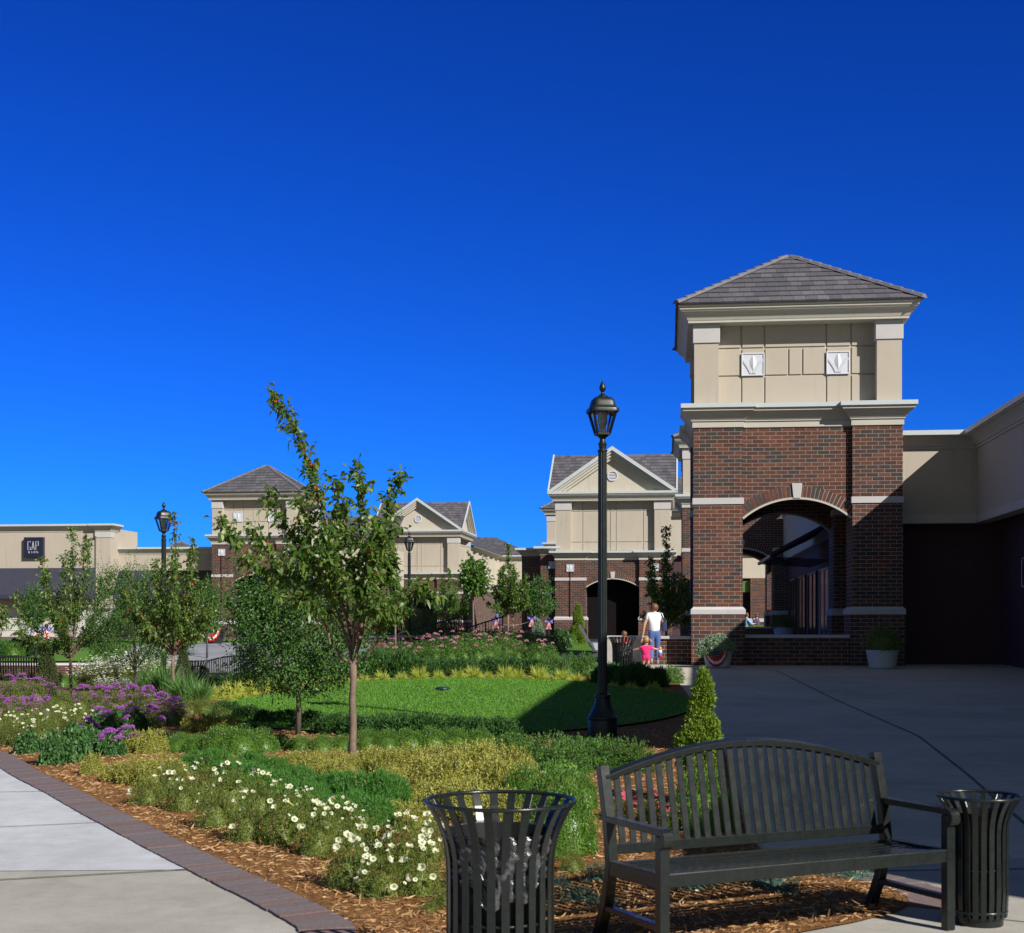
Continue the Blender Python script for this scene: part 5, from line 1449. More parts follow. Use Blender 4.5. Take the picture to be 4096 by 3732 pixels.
for sg in (-1, 1):
    V_ = [Vector((sg * .06, -.02, .745)), Vector((sg * .095, -.03, .745)), Vector((sg * .118, -.035, .70)), Vector((sg * .115, -.035, .655))]
    skin_mesh('pigtail', V_, [(0, 1), (1, 2), (2, 3)], [.018, .034, .036, .015], M['hairs'], gl)
ty = thing('toy', 'orange, white, blue and red toy held out by the girl in pink', 'toy', gz(3.18, 33.2) + Vector((.335, .02, .50)), R(20))
s = MB(); s.lathe([(.001, .085), (.03, .07), (.04, .03), (.03, 0)], 14); s.build('orange_top', M['toyorange'], ty, smooth=True)
s = MB(); s.lathe([(.03, 0), (.045, -.03), (.05, -.06), (.001, -.061)], 14); s.build('white_middle', M['shirtw'], ty, smooth=True)
s = MB(); s.lathe([(.05, -.058), (.052, -.09), (.05, -.11), (.001, -.111)], 14); s.build('blue_ring', M['toyblue'], ty, smooth=True)
s = MB(); s.lathe([(.05, -.108), (.055, -.15), (.035, -.19), (.001, -.195)], 14); s.build('red_base', M['flagred'], ty, smooth=True)
person('small boy in red short-sleeved shirt seen from behind past the bin', gz(2.90, 36.0), R(12), .92, pose(CHILD, head=(-.01, .02, .865), elr=(.165, .05, .56), wrr=(.12, .12, .50)), .080, 'redc', 'redc', 'hairb', .7, child=True, trouser_len=.5,
       hair_keep=lambda d: d.z > .45 or (d.y < .1 and d.z > -.35), hair_r=(1.06, 1.06, 1.04))
SIT = pose(ADULT, knl=(-.07, .25, .50), knr=(.07, .25, .50), hipl=(-.055, .05, .52), hipr=(.055, .05, .52), anl=(-.07, .24, .27), anr=(.07, .26, .27))
c = at(2986, 2452, 73)
person('seated woman in light blue top with short auburn hair, seen through the arch', Vector((c.x, 73, c.z - 1.70)), R(-75), 1.72, pose(SIT, ell=(-.15, .06, .67), wrl=(-.10, .20, .66), elr=(.15, .08, .66), wrr=(.09, .22, .66)), .056, 'bluec', 'bluec', 'hairb', 1.7)
c = at(3030, 2457, 73)
person('seated man in dusky purple shirt raising a hand to his mouth, seen through the arch', Vector((c.x, 73.2, c.z - 1.76)), R(62), 1.80, pose(SIT, elr=(.13, .12, .70), wrr=(.05, .13, .83), ell=(-.14, .09, .66), wrl=(-.06, .20, .66)), .056, 'purplec', 'denim', 'hairg', .8,
       hair_keep=lambda d: d.z > .45 or (d.y < .15 and d.z > -.35), hair_r=(1.06, 1.06, 1.05))
s = thing('park_bench', 'plain dark bench under the seated people beyond the arch', 'bench', Vector((at(3005, 2480, 73).x, 73.3, at(0, 2455, 73).z - .84)), 0)
mb = MB(); mb.box(-.7, -.2, -.06, .9, .25, 0); mb.build('seat', M['dark'], s); 
for x in (-.6, .8): mb = MB(); mb.box(x - .03, -.15, -.5, x + .03, .2, -.061); mb.build('leg', M['dark'], s)
# ================================================================== plants
UP = np.array([0, 0, 1.0])
def leafy(P, nrm, n_up=0.4, jit=0.7):
    d = nrm + UP * n_up + rng.normal(size=P.shape) * jit
    return unit(d)

def shrub_meshes(kind, var=2):
    """a few foliage meshes of one kind of shrub, unit radius about 0.5 m"""
    out = []
    for v in range(var):
        parts = []
        if kind == 'yew':
            P, N = dome_points(5200, .52, .52, .50, 9, .30, .70)
            D = leafy(P, N, .55, .45)
            V, Q = strips(P, D, rng.uniform(.05, .12, len(P)), .020, [.5, 1, .8, .2], .15); parts.append((V, Q, 0))
            P, N = dome_points(160, .54, .54, .52, 9, .30, .9)         # long free shoots
            for k in range(7):
                V, Q = strips(P + N * .02 * k, unit(leafy(P, N, .9, .3) + rng.normal(size=P.shape) * .35), .06, .014, [.5, 1, .2]); parts.append((V, Q, 0))
            c = core(.36, .36, .34)
        elif kind == 'jun':
            P, N = dome_points(420, .60, .60, .42, 8, .35, .55)
            for k in range(16):
                D = unit(N * np.array([1.3, 1.3, .5]) + UP * .35 + rng.normal(size=P.shape) * .25) if k == 0 else D
                base = P + D * (.022 * k); base[:, 2] -= .0006 * k * k
                V, Q = strips(base, unit(D + rng.normal(size=P.shape) * .75), rng.uniform(.03, .07, len(P)) * (1.25 - k / 22), .016, [.6, 1, .2]); parts.append((V, Q, 0))
            c = core(.44, .44, .28)
        elif kind == 'box':
            P, N = dome_points(6000, .5, .5, .5, 14, .16, .80)
            V, Q = strips(P, leafy(P, N, .7, .6), rng.uniform(.020, .034, len(P)), .015, LEAF2, .1); parts.append((V, Q, 0))
            P, N = dome_points(420, .52, .52, .52, 14, .16, .95)
            for k in range(4):
                V, Q = strips(P + (N * .3 + UP) * .016 * k, unit(leafy(P, N, .9, .8)), .028, .014, LEAF2, .1); parts.append((V, Q, 0))
            c = core(.38, .38, .38)
        elif kind == 'gold':
            P, N = dome_points(3600, .5, .5, .46, 12, .30, .70)
            V, Q = strips(P, leafy(P, N, .5, .7), rng.uniform(.035, .06, len(P)), .020, LEAF, .3); parts.append((V, Q, 0))
            P, N = dome_points(240, .5, .5, .48, 12, .30, .85)
            for k in range(6):
                V, Q = strips(P + (N * .35 + UP) * .017 * k, unit(leafy(P, N, .35, .9)), rng.uniform(.035, .055, len(P)), .019, LEAF, .25); parts.append((V, Q, 0))
            c = core(.36, .36, .32)
        elif kind == 'fern':
            P, N = dome_points(900, .48, .48, .36, 9, .2, .72)
            A = leafy(P, N, .45, .45)
            for k in range(7):
                side = unit(np.cross(A, rdir(len(P))))
                V, Q = strips(P + A * .018 * (k // 2), unit(A + side * (1.0 if k % 2 else -1.0) * (0 if k == 6 else .9)), rng.uniform(.04, .075, len(P)), .011, [.5, 1, .5, .1], .25); parts.append((V, Q, 0))
            c = core(.36, .36, .25)
        elif kind == 'dusty':
            P, N = dome_points(1500, .55, .48, .36, 11, .28, .72)
            A = leafy(P, N, .35, .6)
            for k in range(4):
                side = unit(np.cross(A, rdir(len(P))))
                V, Q = strips(P + A * .012 * k, unit(A + side * (.9 if k % 2 else -.9)), rng.uniform(.035, .055, len(P)), .020, [.4, 1, .7, .2], .2); parts.append((V, Q, 0))
            c = core(.42, .36, .26)
        elif kind == 'bigleaf':
            P, N = dome_points(1300, .5, .5, .5, 9, .2, .70)
            V, Q = strips(P, leafy(P, N, .1, .6), rng.uniform(.06, .10, len(P)), .060, [.3, 1, .85, .1], .35); parts.append((V, Q, 0))
            c = core(.36, .36, .36)
        elif kind == 'bluejun':
            P, N = dome_points(300, .5, .5, .26, 9, .35, .4)
            for k in range(9):
                D = unit(N * np.array([1.2, 1.2, .5]) + UP * .45 + rng.normal(size=P.shape) * .3) if k == 0 else D
                V, Q = strips(P + D * .016 * k, unit(D + rng.normal(size=P.shape) * .8), .030, .012, [.6, 1, .2]); parts.append((V, Q, 0))
            c = core(.34, .34, .12)
        elif kind == 'herb':
            P, N = dome_points(3000, .45, .45, .48, 10, .26, .62)
            V, Q = strips(P, leafy(P, N, .7, .7), rng.uniform(.025, .05, len(P)), .014, LEAF, .2); parts.append((V, Q, 0))
            P, N = dome_points(150, .46, .46, .50, 10, .26, .8)
            for k in range(8):
                V, Q = strips(P + (N * .5 + UP) * .018 * k, unit(leafy(P, N, .6, .9)), rng.uniform(.02, .035, len(P)), .012, LEAF, .2); parts.append((V, Q, 0))
            c = core(.26, .26, .30)
        V, Q, m = merge(parts + [(c[0], c[1], 0)])
        o = fastmesh('foliage', V, Q, M[kind], m); me = o.data
        bpy.data.objects.remove(o); out.append(me)
    return out
def lime_mesh():
    P, N = dome_points(5000, .5, .5, .5, 14, .16, .80)
    V, Q = strips(P, leafy(P, N, .7, .6), .05, .03, LEAF2, .1); o = fastmesh('foliage', V, Q, M['lime']); me = o.data; bpy.data.objects.remove(o); return [me]
SH = {k: shrub_meshes(k) for k in ('yew', 'jun', 'box', 'gold', 'fern', 'dusty', 'bigleaf', 'bluejun', 'herb')}
SH['lime'] = lime_mesh()
STEM = {}
def stem_mesh(key, h, n, r, spread):
    if key not in STEM:
        mb = MB()
        for i in range(n):
            a = 2 * PI * i / n + random.random(); q = spread * random.uniform(.5, 1)
            mb.tube([(0.01 * math.cos(a), 0.01 * math.sin(a), -.03), (q * .5 * math.cos(a), q * .5 * math.sin(a), h * .5), (q * math.cos(a), q * math.sin(a), h)], [r, r * .8, r * .5], 5)
        o = mb.build('stem', M['twig']); STEM[key] = o.data; bpy.data.objects.remove(o)
    return STEM[key]

ORD = ['leftmost', 'second', 'third', 'fourth', 'fifth', 'sixth', 'seventh', 'eighth', 'ninth', 'tenth', 'eleventh', 'twelfth', 'thirteenth', 'fourteenth', 'fifteenth', 'sixteenth', 'seventeenth', 'eighteenth', 'nineteenth', 'twentieth', 'twenty-first', 'twenty-second', 'twenty-third', 'twenty-fourth', 'twenty-fifth', 'twenty-sixth', 'twenty-seventh', 'twenty-eighth']
def order(i, n):
    if i == n - 1 and n > 1: return 'rightmost'
    return 'leftmost' if i == 0 else ORD[i] + ' from the left'

ALLSH = []
def shrub(kind, name, loc, r, h, label, cat='shrub', group=None):
    """r, h: target radius and height"""
    base = {'lime': (.5, .54), 'yew': (.58, .64), 'jun': (.75, .60), 'box': (.53, .66), 'gold': (.53, .66), 'fern': (.5, .42), 'dusty': (.55, .40), 'bigleaf': (.52, .52), 'bluejun': (.55, .33), 'herb': (.48, .56)}[kind]
    r *= 1.14; h *= 1.16
    t = thing(name, label, cat, loc, random.uniform(0, 6.28), group, (r / base[0], r / base[0] * random.uniform(.92, 1.08), h / base[1]))
    from_mesh('foliage', random.choice(SH[kind]), t)
    from_mesh('stem', stem_mesh(kind, base[1] * .7, 5, .012, base[0] * .5), t)
    return t

def row(kind, name, spec, fmt, cat='shrub', group=None):
    """spec: list of (nx, ny of the foot, half width in px, height in px); labels by order from the left"""
    spec = sorted(spec); out = []
    for i, (nx, ny, hw, hp) in enumerate(spec):
        p = gpt(nx, ny); s = F / p.y
        out.append(shrub(kind, name, (p.x, p.y, p.z), hw / s, hp / s, fmt.format(order(i, len(spec))), cat, group))
    return out

# --- yew hedge along the near side of the lawn and behind it
row('yew', 'yew_bush', [(905, 2862, 62, 61), (985, 2885, 66, 66), (1065, 2900, 66, 63), (1150, 2905, 70, 70), (1240, 2925, 72, 83), (1330, 2940, 76, 92), (1425, 2948, 80, 96), (1520, 2955, 82, 103), (1615, 2960, 84, 110), (1710, 2965, 88, 114), (1805, 2968, 86, 107), (1900, 2970, 86, 103), (1990, 2975, 88, 107)],
    'dark yew of the near lawn hedge, {} in the row', group='yews edging the near side of the lawn')
row('yew', 'yew_bush', [(870, 2745, 62, 49), (945, 2745, 60, 52), (1020, 2738, 64, 62), (1100, 2735, 62, 80), (1180, 2728, 66, 88), (1262, 2722, 66, 84), (1345, 2718, 68, 88), (1430, 2712, 66, 94), (1510, 2710, 70, 120), (1600, 2710, 74, 113), (1690, 2710, 66, 80), (1775, 2706, 66, 78), (1860, 2704, 66, 73), (1950, 2702, 66, 73), (2040, 2702, 66, 72), (2120, 2702, 66, 70)],
    'dark yew of the far lawn hedge, {} in the row', group='yews behind the sedges on the far side of the lawn')
row('jun', 'juniper', [(2190, 2706, 62, 92), (2270, 2706, 66, 96), (2345, 2706, 60, 100)], 'juniper at the far lawn edge left of the tall lamp, {}', group='junipers at the far lawn edge')
for nx, ny, hw, hp, lb in ((2440, 2742, 74, 92, 'dark shaded yew bush just right of the tall lamp post'), (2545, 2752, 84, 104, 'biggest rounded yew bush in shade, before the girl in pink'), (2625, 2750, 55, 84, 'dark shaded yew bush nearest the pavement, right of the biggest one')):
    p = gpt(nx, ny); s = F / p.y; shrub('yew', 'yew_bush', p, hw / s, hp / s, lb)
p = gpt(2690, 2735); shrub('jun', 'juniper', p, .22, .42, 'thin grey-green twiggy shrub at the corner of the pavement')
# --- sedges
def sedge_mesh():
    n = 620; a = rng.uniform(0, 2 * PI, n); t = rng.random(n) ** .7
    P = np.stack([.05 * np.cos(a), .05 * np.sin(a), np.zeros(n)], 1)
    D = np.stack([np.cos(a) * (.25 + .75 * t), np.sin(a) * (.25 + .75 * t), 1.05 - .45 * t], 1) + rng.normal(size=(n, 3)) * .12
    V, Q = strips(P, D, rng.uniform(.30, .48, n), .010, [.7, 1, .9, .6, .1], rng.uniform(.35, .8, n) * (.3 + t))
    V[:, 2] = np.maximum(V[:, 2], .0)
    o = fastmesh('blades', V, Q, M['sedge']); me = o.data; bpy.data.objects.remove(o); return me
SED = [sedge_mesh() for _ in range(3)]
def clump(meshes, name, p, r, h, label, cat, group, base=(.36, .34)):
    h *= 1.3; r *= 1.1
    t = thing(name, label, cat, p, random.uniform(0, 6.28), group, (r / base[0], r / base[0], h / base[1]))
    from_mesh('blades', random.choice(meshes), t); return t
sd = [(1163, 2752, 26, 38), (1237, 2746, 26, 38), (1318, 2740, 34, 42), (1386, 2738, 24, 50), (1452, 2735, 28, 36), (1529, 2733, 36, 46), (1606, 2731, 30, 38), (1678, 2727, 42, 54), (1755, 2723, 28, 36), (1832, 2721, 34, 42), (1895, 2719, 42, 50), (1954, 2716, 20, 28), (2022, 2724, 42, 54), (2072, 2724, 34, 44), (2152, 2728, 44, 56), (2196, 2730, 24, 30), (2249, 2732, 38, 50), (2303, 2736, 36, 38), (2366, 2742, 36, 40)]
for i, (nx, ny, hw, hp) in enumerate(sd):
    p = gpt(nx, ny); s = F / p.y; clump(SED, 'sedge_clump', p, hw / s * 1.05, hp / s * 1.05, 'golden sedge tuft along the far lawn edge, %s in the spaced row' % order(i, len(sd)), 'grass clump', 'golden sedges along the far lawn edge')
sd = [(830, 2806, 46, 50), (880, 2800, 48, 58), (935, 2796, 52, 66), (985, 2786, 52, 66), (1035, 2776, 48, 58), (1085, 2768, 42, 48), (1125, 2760, 34, 38), (905, 2812, 36, 40), (960, 2806, 38, 40)]
for i, (nx, ny, hw, hp) in enumerate(sorted(sd)):
    p = gpt(nx, ny); s = F / p.y; clump(SED, 'sedge_clump', p, hw / s, hp / s, 'golden sedge in the thick swath left of the lawn, %s' % order(i, len(sd)), 'grass clump', 'golden sedges massed at the left end of the lawn')
for nx, ny, hw, hp, lb in ((2455, 2764, 26, 36, 'shaded sedge tuft close right of the tall lamp post'), (2525, 2770, 34, 40, 'shaded sedge tuft before the biggest rounded yew'), (2610, 2772, 38, 42, 'shaded sedge tuft at the right end of the lawn')):
    p = gpt(nx, ny); s = F / p.y; clump(SED, 'sedge_clump', p, hw / s, hp / s, lb, 'grass clump', 'golden sedges in the shade')
# --- strap-leaved clumps
def strap_mesh():
    n = 420; a = rng.uniform(0, 2 * PI, n); t = rng.random(n)
    P = np.stack([.12 * np.cos(a) * rng.random(n), .12 * np.sin(a) * rng.random(n), np.zeros(n)], 1)
    D = np.stack([np.cos(a) * (.1 + .6 * t), np.sin(a) * (.1 + .6 * t), np.full(n, 1.0)], 1) + rng.normal(size=(n, 3)) * .1
    V, Q = strips(P, D, rng.uniform(.5, .95, n), .016, [.8, 1, .9, .6, .05], rng.uniform(.1, .5, n)); V[:, 2] = np.maximum(V[:, 2], 0)
    o = fastmesh('blades', V, Q, M['blade']); me = o.data; bpy.data.objects.remove(o); return me
STR = [strap_mesh() for _ in range(2)]
for i, (nx, ny, hw, hp) in enumerate([(590, 2800, 70, 130), (660, 2806, 80, 150), (740, 2812, 80, 120), (800, 2815, 70, 90)]):
    p = gpt(nx, ny); s = F / p.y; clump(STR, 'daylily_clump', p, hw / s, hp / s, 'tall green strap-leaved clump behind the purple flowers, %s of four' % order(i, 4), 'grass clump', 'strap-leaved clumps beside the berried tree', (.5, .8))
# --- shrubs of the foreground bed
row('box', 'boxwood', [(720, 3012, 66, 85), (790, 3015, 60, 80), (880, 3020, 80, 120), (965, 3022, 84, 125), (1050, 3015, 66, 105)], 'bright boxwood in the bed left of the crabapple trunk, {}', group='boxwoods left of the crabapple trunk')
row('box', 'boxwood', [(1120, 3000, 56, 70), (1200, 3005, 56, 66), (1290, 3008, 60, 72), (1370, 3005, 56, 70), (1470, 3010, 62, 100), (1550, 3012, 60, 98), (1640, 3010, 66, 104), (1730, 3008, 66, 108), (1820, 3005, 66, 96), (1910, 3002, 66, 92)], 'boxwood in the row behind the yellow shrubs, {}', group='boxwoods behind the yellow shrubs')
row('box', 'boxwood', [(2100, 3260, 92, 205), (2215, 3330, 118, 275), (2270, 3420, 116, 300), (2330, 3240, 70, 150), (2160, 3440, 88, 180)], 'large rounded boxwood behind the foreground bin, {} of five', group='large boxwoods between the bin and the bench')
row('gold', 'variegated_shrub', [(1250, 3105, 70, 92), (1340, 3120, 70, 90), (1560, 3190, 80, 120), (1660, 3330, 80, 130), (1580, 3300, 76, 105), (1180, 3075, 60, 78), (1260, 3078, 62, 82), (1340, 3072, 60, 80), (1400, 3085, 52, 75), (1480, 3080, 70, 100), (1560, 3100, 76, 118), (1640, 3095, 76, 122), (1700, 3160, 84, 150), (1730, 3085, 74, 120), (1800, 3190, 96, 190), (1830, 3090, 80, 130), (1900, 3150, 96, 180), (1935, 3085, 80, 130), (1990, 3240, 104, 230), (2040, 3140, 92, 170), (1660, 3225, 80, 120), (1760, 3270, 90, 165), (1870, 3290, 96, 190), (2100, 3190, 70, 160), (2010, 3330, 90, 200)],
    'yellow variegated shrub right of the crabapple trunk, {} of the mass', group='yellow variegated shrubs round the crabapple')
row('gold', 'variegated_shrub', [(470, 3130, 62, 90), (545, 3140, 70, 125), (615, 3150, 70, 130), (690, 3120, 66, 100), (545, 3010, 62, 95), (610, 3020, 62, 110), (660, 3000, 56, 90), (780, 2935, 56, 80), (850, 2930, 56, 84), (920, 2925, 52, 70), (370, 3105, 50, 100)],
    'yellow variegated shrub in the left mass, {}', group='yellow variegated shrubs on the left')
row('fern', 'cut_leaf_plant', [(930, 3150, 84, 100), (1010, 3170, 90, 110), (1090, 3130, 80, 95), (1110, 3215, 90, 120), (1190, 3165, 84, 95), (1230, 3240, 90, 115), (780, 3090, 70, 80), (860, 3095, 76, 90), (1000, 3100, 80, 90), (1340, 3215, 100, 118), (1290, 3180, 80, 70), (1400, 3290, 96, 120), (1500, 3310, 90, 110), (1440, 3235, 104, 135), (1540, 3240, 96, 150), (1300, 3300, 80, 110)], 'fresh green cut-leaved plant behind the white petunias, {} of the patch', 'plant', 'cut-leaved plants')
row('jun', 'juniper', [(2060, 3030, 110, 105), (2190, 3060, 120, 120), (2320, 3050, 120, 115), (2250, 3110, 130, 140), (2420, 3085, 125, 125), (2530, 3090, 110, 125)], 'spreading green juniper before the shaded lawn, {} of six', group='junipers before the shaded lawn')
row('bluejun', 'blue_juniper', [(2390, 3530, 80, 68), (2330, 3610, 90, 64), (2430, 3640, 76, 54), (2760, 3560, 110, 70), (2900, 3520, 90, 74), (3080, 3545, 110, 76), (3150, 3580, 80, 52), (3400, 3515, 96, 60), (2220, 3560, 56, 60)], 'low blue-green juniper in the mulch under the bench, {}', 'plant', 'low blue junipers around the bench')
row('bigleaf', 'broad_leaved_plant', [(225, 3065, 66, 130), (300, 3050, 66, 140), (365, 3020, 60, 110), (120, 3020, 56, 90)], 'dark broad-leaved plant at the path edge under the violet flowers, {}', 'plant', 'broad-leaved plants at the left path edge')
row('box', 'boxwood', [(245, 2752, 50, 62), (292, 2740, 36, 50)], 'small round green shrub beside the left trunk, {} of two', group='round shrubs beside the left trunk')
row('herb', 'filler_plant', [(1780, 3640, 60, 90), (1720, 3660, 40, 50), (1830, 3560, 60, 120), (2290, 3500, 50, 100)], 'low green plant by the foot of the foreground bin, {}', 'plant', 'green filler plants by the bin')

# --- petunias
def petunia_flower(w=.062):
    n = 15; V = []; Q = []; mi = []
    r0, r1, r2 = .10, .30, .5
    for i in range(n):
        a = 2 * PI * i / n; k = 1 + .09 * math.cos(5 * a)
        for r, z in ((.05, -.40), (r0, -.12), (r1 * k, .0), (r2 * k, .03 + .05 * math.cos(10 * a))): V.append((r * w * math.cos(a), r * w * math.sin(a), z * w))
    for i in range(n):
        j = (i + 1) % n
        for b in range(3): Q.append((i * 4 + b, j * 4 + b, j * 4 + b + 1, i * 4 + b + 1)); mi.append(1 if b == 0 else 0 if b == 2 else (1 if False else 0))
    V.append((0, 0, -.12 * w)); c = len(V) - 1
    for i in range(n): Q.append((i * 4 + 1, ((i + 1) % n) * 4 + 1, c, c)); mi.append(1)
    me = bpy.data.meshes.new('blossom'); me.from_pydata(V, [], [q if q[2] != q[3] else q[:3] for q in Q])
    me.materials.append(M['petal']); me.materials.append(M['throat']); me.polygons.foreach_set('material_index', mi); me.polygons.foreach_set('use_smooth', [True] * len(mi)); return me
PET = petunia_flower(.056)
def petunia(loc, r, h, nf, label, group, face=Vector((.15, -.8, .6))):
    t = thing('petunia', label, 'flowers', loc, 0, group)
    f = from_mesh('foliage', random.choice(SH['herb']), t); f.scale = (r / .48, r / .48, h / .56); f.rotation_euler.z = random.uniform(0, 6)
    st = from_mesh('stem', stem_mesh('herb', .4, 5, .012, .24), t); st.scale = (r / .48, r / .48, h / .56)
    for k in range(nf):
        a = random.uniform(-PI * .98, PI * .08); b = random.uniform(.25, 1.45)
        d = Vector((math.cos(a) * math.cos(b), math.sin(a) * math.cos(b), math.sin(b)))
        o = from_mesh('blossom', PET, t); o.location = Vector((d.x * r * 1.0, d.y * r * 1.0, .02 + d.z * h * 1.03))
        nn = (d * .8 + face * .9 + Vector((random.gauss(0, .6), random.gauss(0, .5), random.gauss(0, .45)))).normalized()
        o.rotation_euler = nn.to_track_quat('Z', 'Y').to_euler(); k_ = random.choice((random.uniform(.35, .6), random.uniform(.6, 1.0))); o.scale = (k_, k_ * random.uniform(.8, 1.0), k_ * random.uniform(.9, 2.6))
    return t
pets = [(590, 3225, 84, 140, 3), (690, 3195, 86, 175, 9), (730, 3250, 92, 165, 4), (820, 3215, 90, 190, 9), (860, 3320, 100, 200, 3), (930, 3250, 96, 215, 9), (990, 3375, 108, 215, 4), (1040, 3290, 96, 215, 12), (1130, 3385, 112, 220, 6), (1130, 3290, 90, 175, 10), (1230, 3330, 96, 185, 9), (1270, 3430, 108, 225, 7), (1350, 3350, 90, 165, 11), (1420, 3400, 96, 190, 7),
        (1390, 3560, 120, 225, 14), (1500, 3480, 110, 230, 13), (1530, 3600, 120, 225, 12), (1620, 3500, 110, 260, 14), (1680, 3590, 112, 250, 13), (1720, 3450, 90, 200, 9)]
for i, (nx, ny, hw, hp, nf) in enumerate(sorted(pets)):
    p = gpt(nx, ny); s = F / p.y
    petunia(p, hw / s * .9, hp / s * .92, int(nf * 1.3), 'white petunia in the foreground drift along the brick border, %s' % order(i, len(pets)), 'white petunias in the foreground')
pets = [(35, 2985, 70, 130, 6), (100, 2990, 74, 140, 11), (165, 2995, 74, 150, 12), (235, 2985, 70, 145, 13), (300, 2970, 66, 140, 13), (355, 2955, 56, 120, 8), (60, 2925, 60, 90, 6), (140, 2920, 60, 92, 8), (225, 2915, 60, 95, 10), (305, 2905, 60, 92, 9), (-20, 2960, 60, 90, 5)]
for i, (nx, ny, hw, hp, nf) in enumerate(sorted(pets)):
    p = gpt(nx, ny); s = F / p.y
    petunia(p, hw / s * .9, hp / s * .9, nf, 'white petunia in the far-left drift below the purple flowers, %s' % order(i, len(pets)), 'white petunias at far left')

# --- violet ageratum
def floret_head(mat, r=.045, n=90, flat=.5, name='flower_head'):
    u = rdir(n); u[:, 2] = np.abs(u[:, 2]); P = u * np.array([r, r, r * flat]) * rng.uniform(.5, 1, (n, 1))
    V, Q = strips(P, unit(u + rng.normal(size=u.shape) * .5), r * .38, r * .16, [.5, 1, .4]); o = fastmesh(name, V, Q, M[mat]); me = o.data; bpy.data.objects.remove(o); return me
AG = [floret_head('purple', .036, 70) for _ in range(2)]
def headed(name, kind, heads, loc, r, h, nh, label, cat, group, hs=1.0, spread=1.0, stemh=0.0, low=.2):
    t = thing(name, label, cat, loc, 0, group)
    base = {'bigleaf': (.52, .52), 'herb': (.48, .56), 'box': (.5, .54)}[kind]
    f = from_mesh('foliage', random.choice(SH[kind]), t); f.scale = (r / base[0], r / base[0], h / base[1]); f.rotation_euler.z = random.uniform(0, 6)
    st = from_mesh('stem', stem_mesh(kind, base[1] * .7, 5, .012, base[0] * .5), t); st.scale = (r / base[0], r / base[0], h / base[1])
    for k in range(nh):
        a = random.uniform(-PI, PI); b = random.uniform(low, 1.5)
        d = Vector((math.cos(a) * math.cos(b), math.sin(a) * math.cos(b), math.sin(b)))
        o = from_mesh('flower_head', random.choice(heads), t); o.location = Vector((d.x * r * spread, d.y * r * spread, d.z * h * (1.05 + stemh * random.random())))
        k_ = hs * random.uniform(.7, 1.25); o.scale = (k_, k_, k_); o.rotation_euler = (random.uniform(-.4, .4), random.uniform(-.4, .4), random.uniform(0, 6))
    return t
ag = [(330, 2870, 56, 130), (395, 2880, 56, 140), (460, 2885, 58, 150), (525, 2890, 58, 150), (590, 2890, 58, 145), (650, 2900, 56, 130), (700, 2905, 50, 115), (400, 2960, 64, 130), (470, 2965, 66, 140), (540, 2960, 64, 130), (600, 2950, 60, 125), (350, 2990, 62, 110), (440, 3030, 66, 110), (510, 3010, 60, 105)]
for i, (nx, ny, hw, hp) in enumerate(sorted(ag)):
    p = gpt(nx, ny); s = F / p.y
    headed('ageratum', 'bigleaf' if ny > 2955 else 'herb', AG, p, hw / s, hp / s * .95, 34 if ny < 2955 else 20, 'violet fuzzy-headed plant in the patch under the left trees, %s' % order(i, len(ag)), 'flowers', 'violet flowers under the left trees', 1.0, low=.35)
ag = [(-30, 2830, 56, 110), (30, 2835, 58, 130), (90, 2840, 58, 140), (150, 2840, 58, 125), (200, 2838, 50, 100), (0, 2890, 60, 100), (60, 2895, 60, 105), (130, 2890, 60, 100), (190, 2885, 54, 90)]
for i, (nx, ny, hw, hp) in enumerate(sorted(ag)):
    p = gpt(nx, ny); s = F / p.y
    headed('ageratum', 'herb', AG, p, hw / s, hp / s, 32, 'violet fuzzy-headed plant in the patch before the left bench, %s' % order(i, len(ag)), 'flowers', 'violet flowers before the left bench', low=.2)
row('herb', 'filler_plant', [(250, 2850, 60, 80), (290, 2880, 50, 60), (150, 2945, 60, 40), (760, 2860, 60, 60), (820, 2855, 56, 56), (880, 2880, 56, 50), (720, 2900, 50, 40)], 'low green filler plant between the violet flowers and the lawn hedge, {}', 'plant', 'green filler plants on the left')

# --- white boltonia-like clouds
DA = [floret_head('daisy', .020, 12, .6), floret_head('daisy', .024, 14, .4)]
def airy_mesh():
    n = 500; a = rng.uniform(0, 2 * PI, n); t = rng.random(n)
    P = np.stack([.08 * np.cos(a), .08 * np.sin(a), np.zeros(n)], 1); D = np.stack([np.cos(a) * t * .6, np.sin(a) * t * .6, np.full(n, 1.0)], 1) + rng.normal(size=(n, 3)) * .1
    V1, Q1 = strips(P, D, rng.uniform(.5, .9, n), .006, [1, 1, .8, .6, .3], rng.uniform(0, .15, n))
    q = rng.random(2600) ** .7; i = rng.integers(0, n, 2600); tip = V1.reshape(n, 5, 2, 3).mean(2)
    k = q * 3.99; k0 = k.astype(int); C = tip[i, k0] * (1 - (k - k0))[:, None] + tip[i, k0 + 1] * (k - k0)[:, None]
    V2, Q2 = strips(C, unit(rng.normal(size=(2600, 3)) + UP * .4), .05, .010, LEAF2, .2)
    V, Q, m = merge([(V1, Q1, 0), (V2, Q2, 0)])
    o = fastmesh('foliage', V, Q, M['herb'], m); me = o.data; bpy.data.objects.remove(o)
    n = 230; j = rng.integers(0, len(tip), n); C = tip[j, 4] + rng.normal(size=(n, 3)) * .05; parts = []
    for k in range(6):
        D = np.stack([np.full(n, math.cos(k * PI / 3)), np.full(n, math.sin(k * PI / 3)), np.full(n, .2)], 1)
        V, Q = strips(C, D, .028, .020, [.6, 1, .6]); parts.append((V, Q, 0))
    V, Q, m = merge(parts); o = fastmesh('blossoms', V, Q, M['daisy'], m); fl = o.data; bpy.data.objects.remove(o)
    return me, fl
AIR = [airy_mesh() for _ in range(2)]
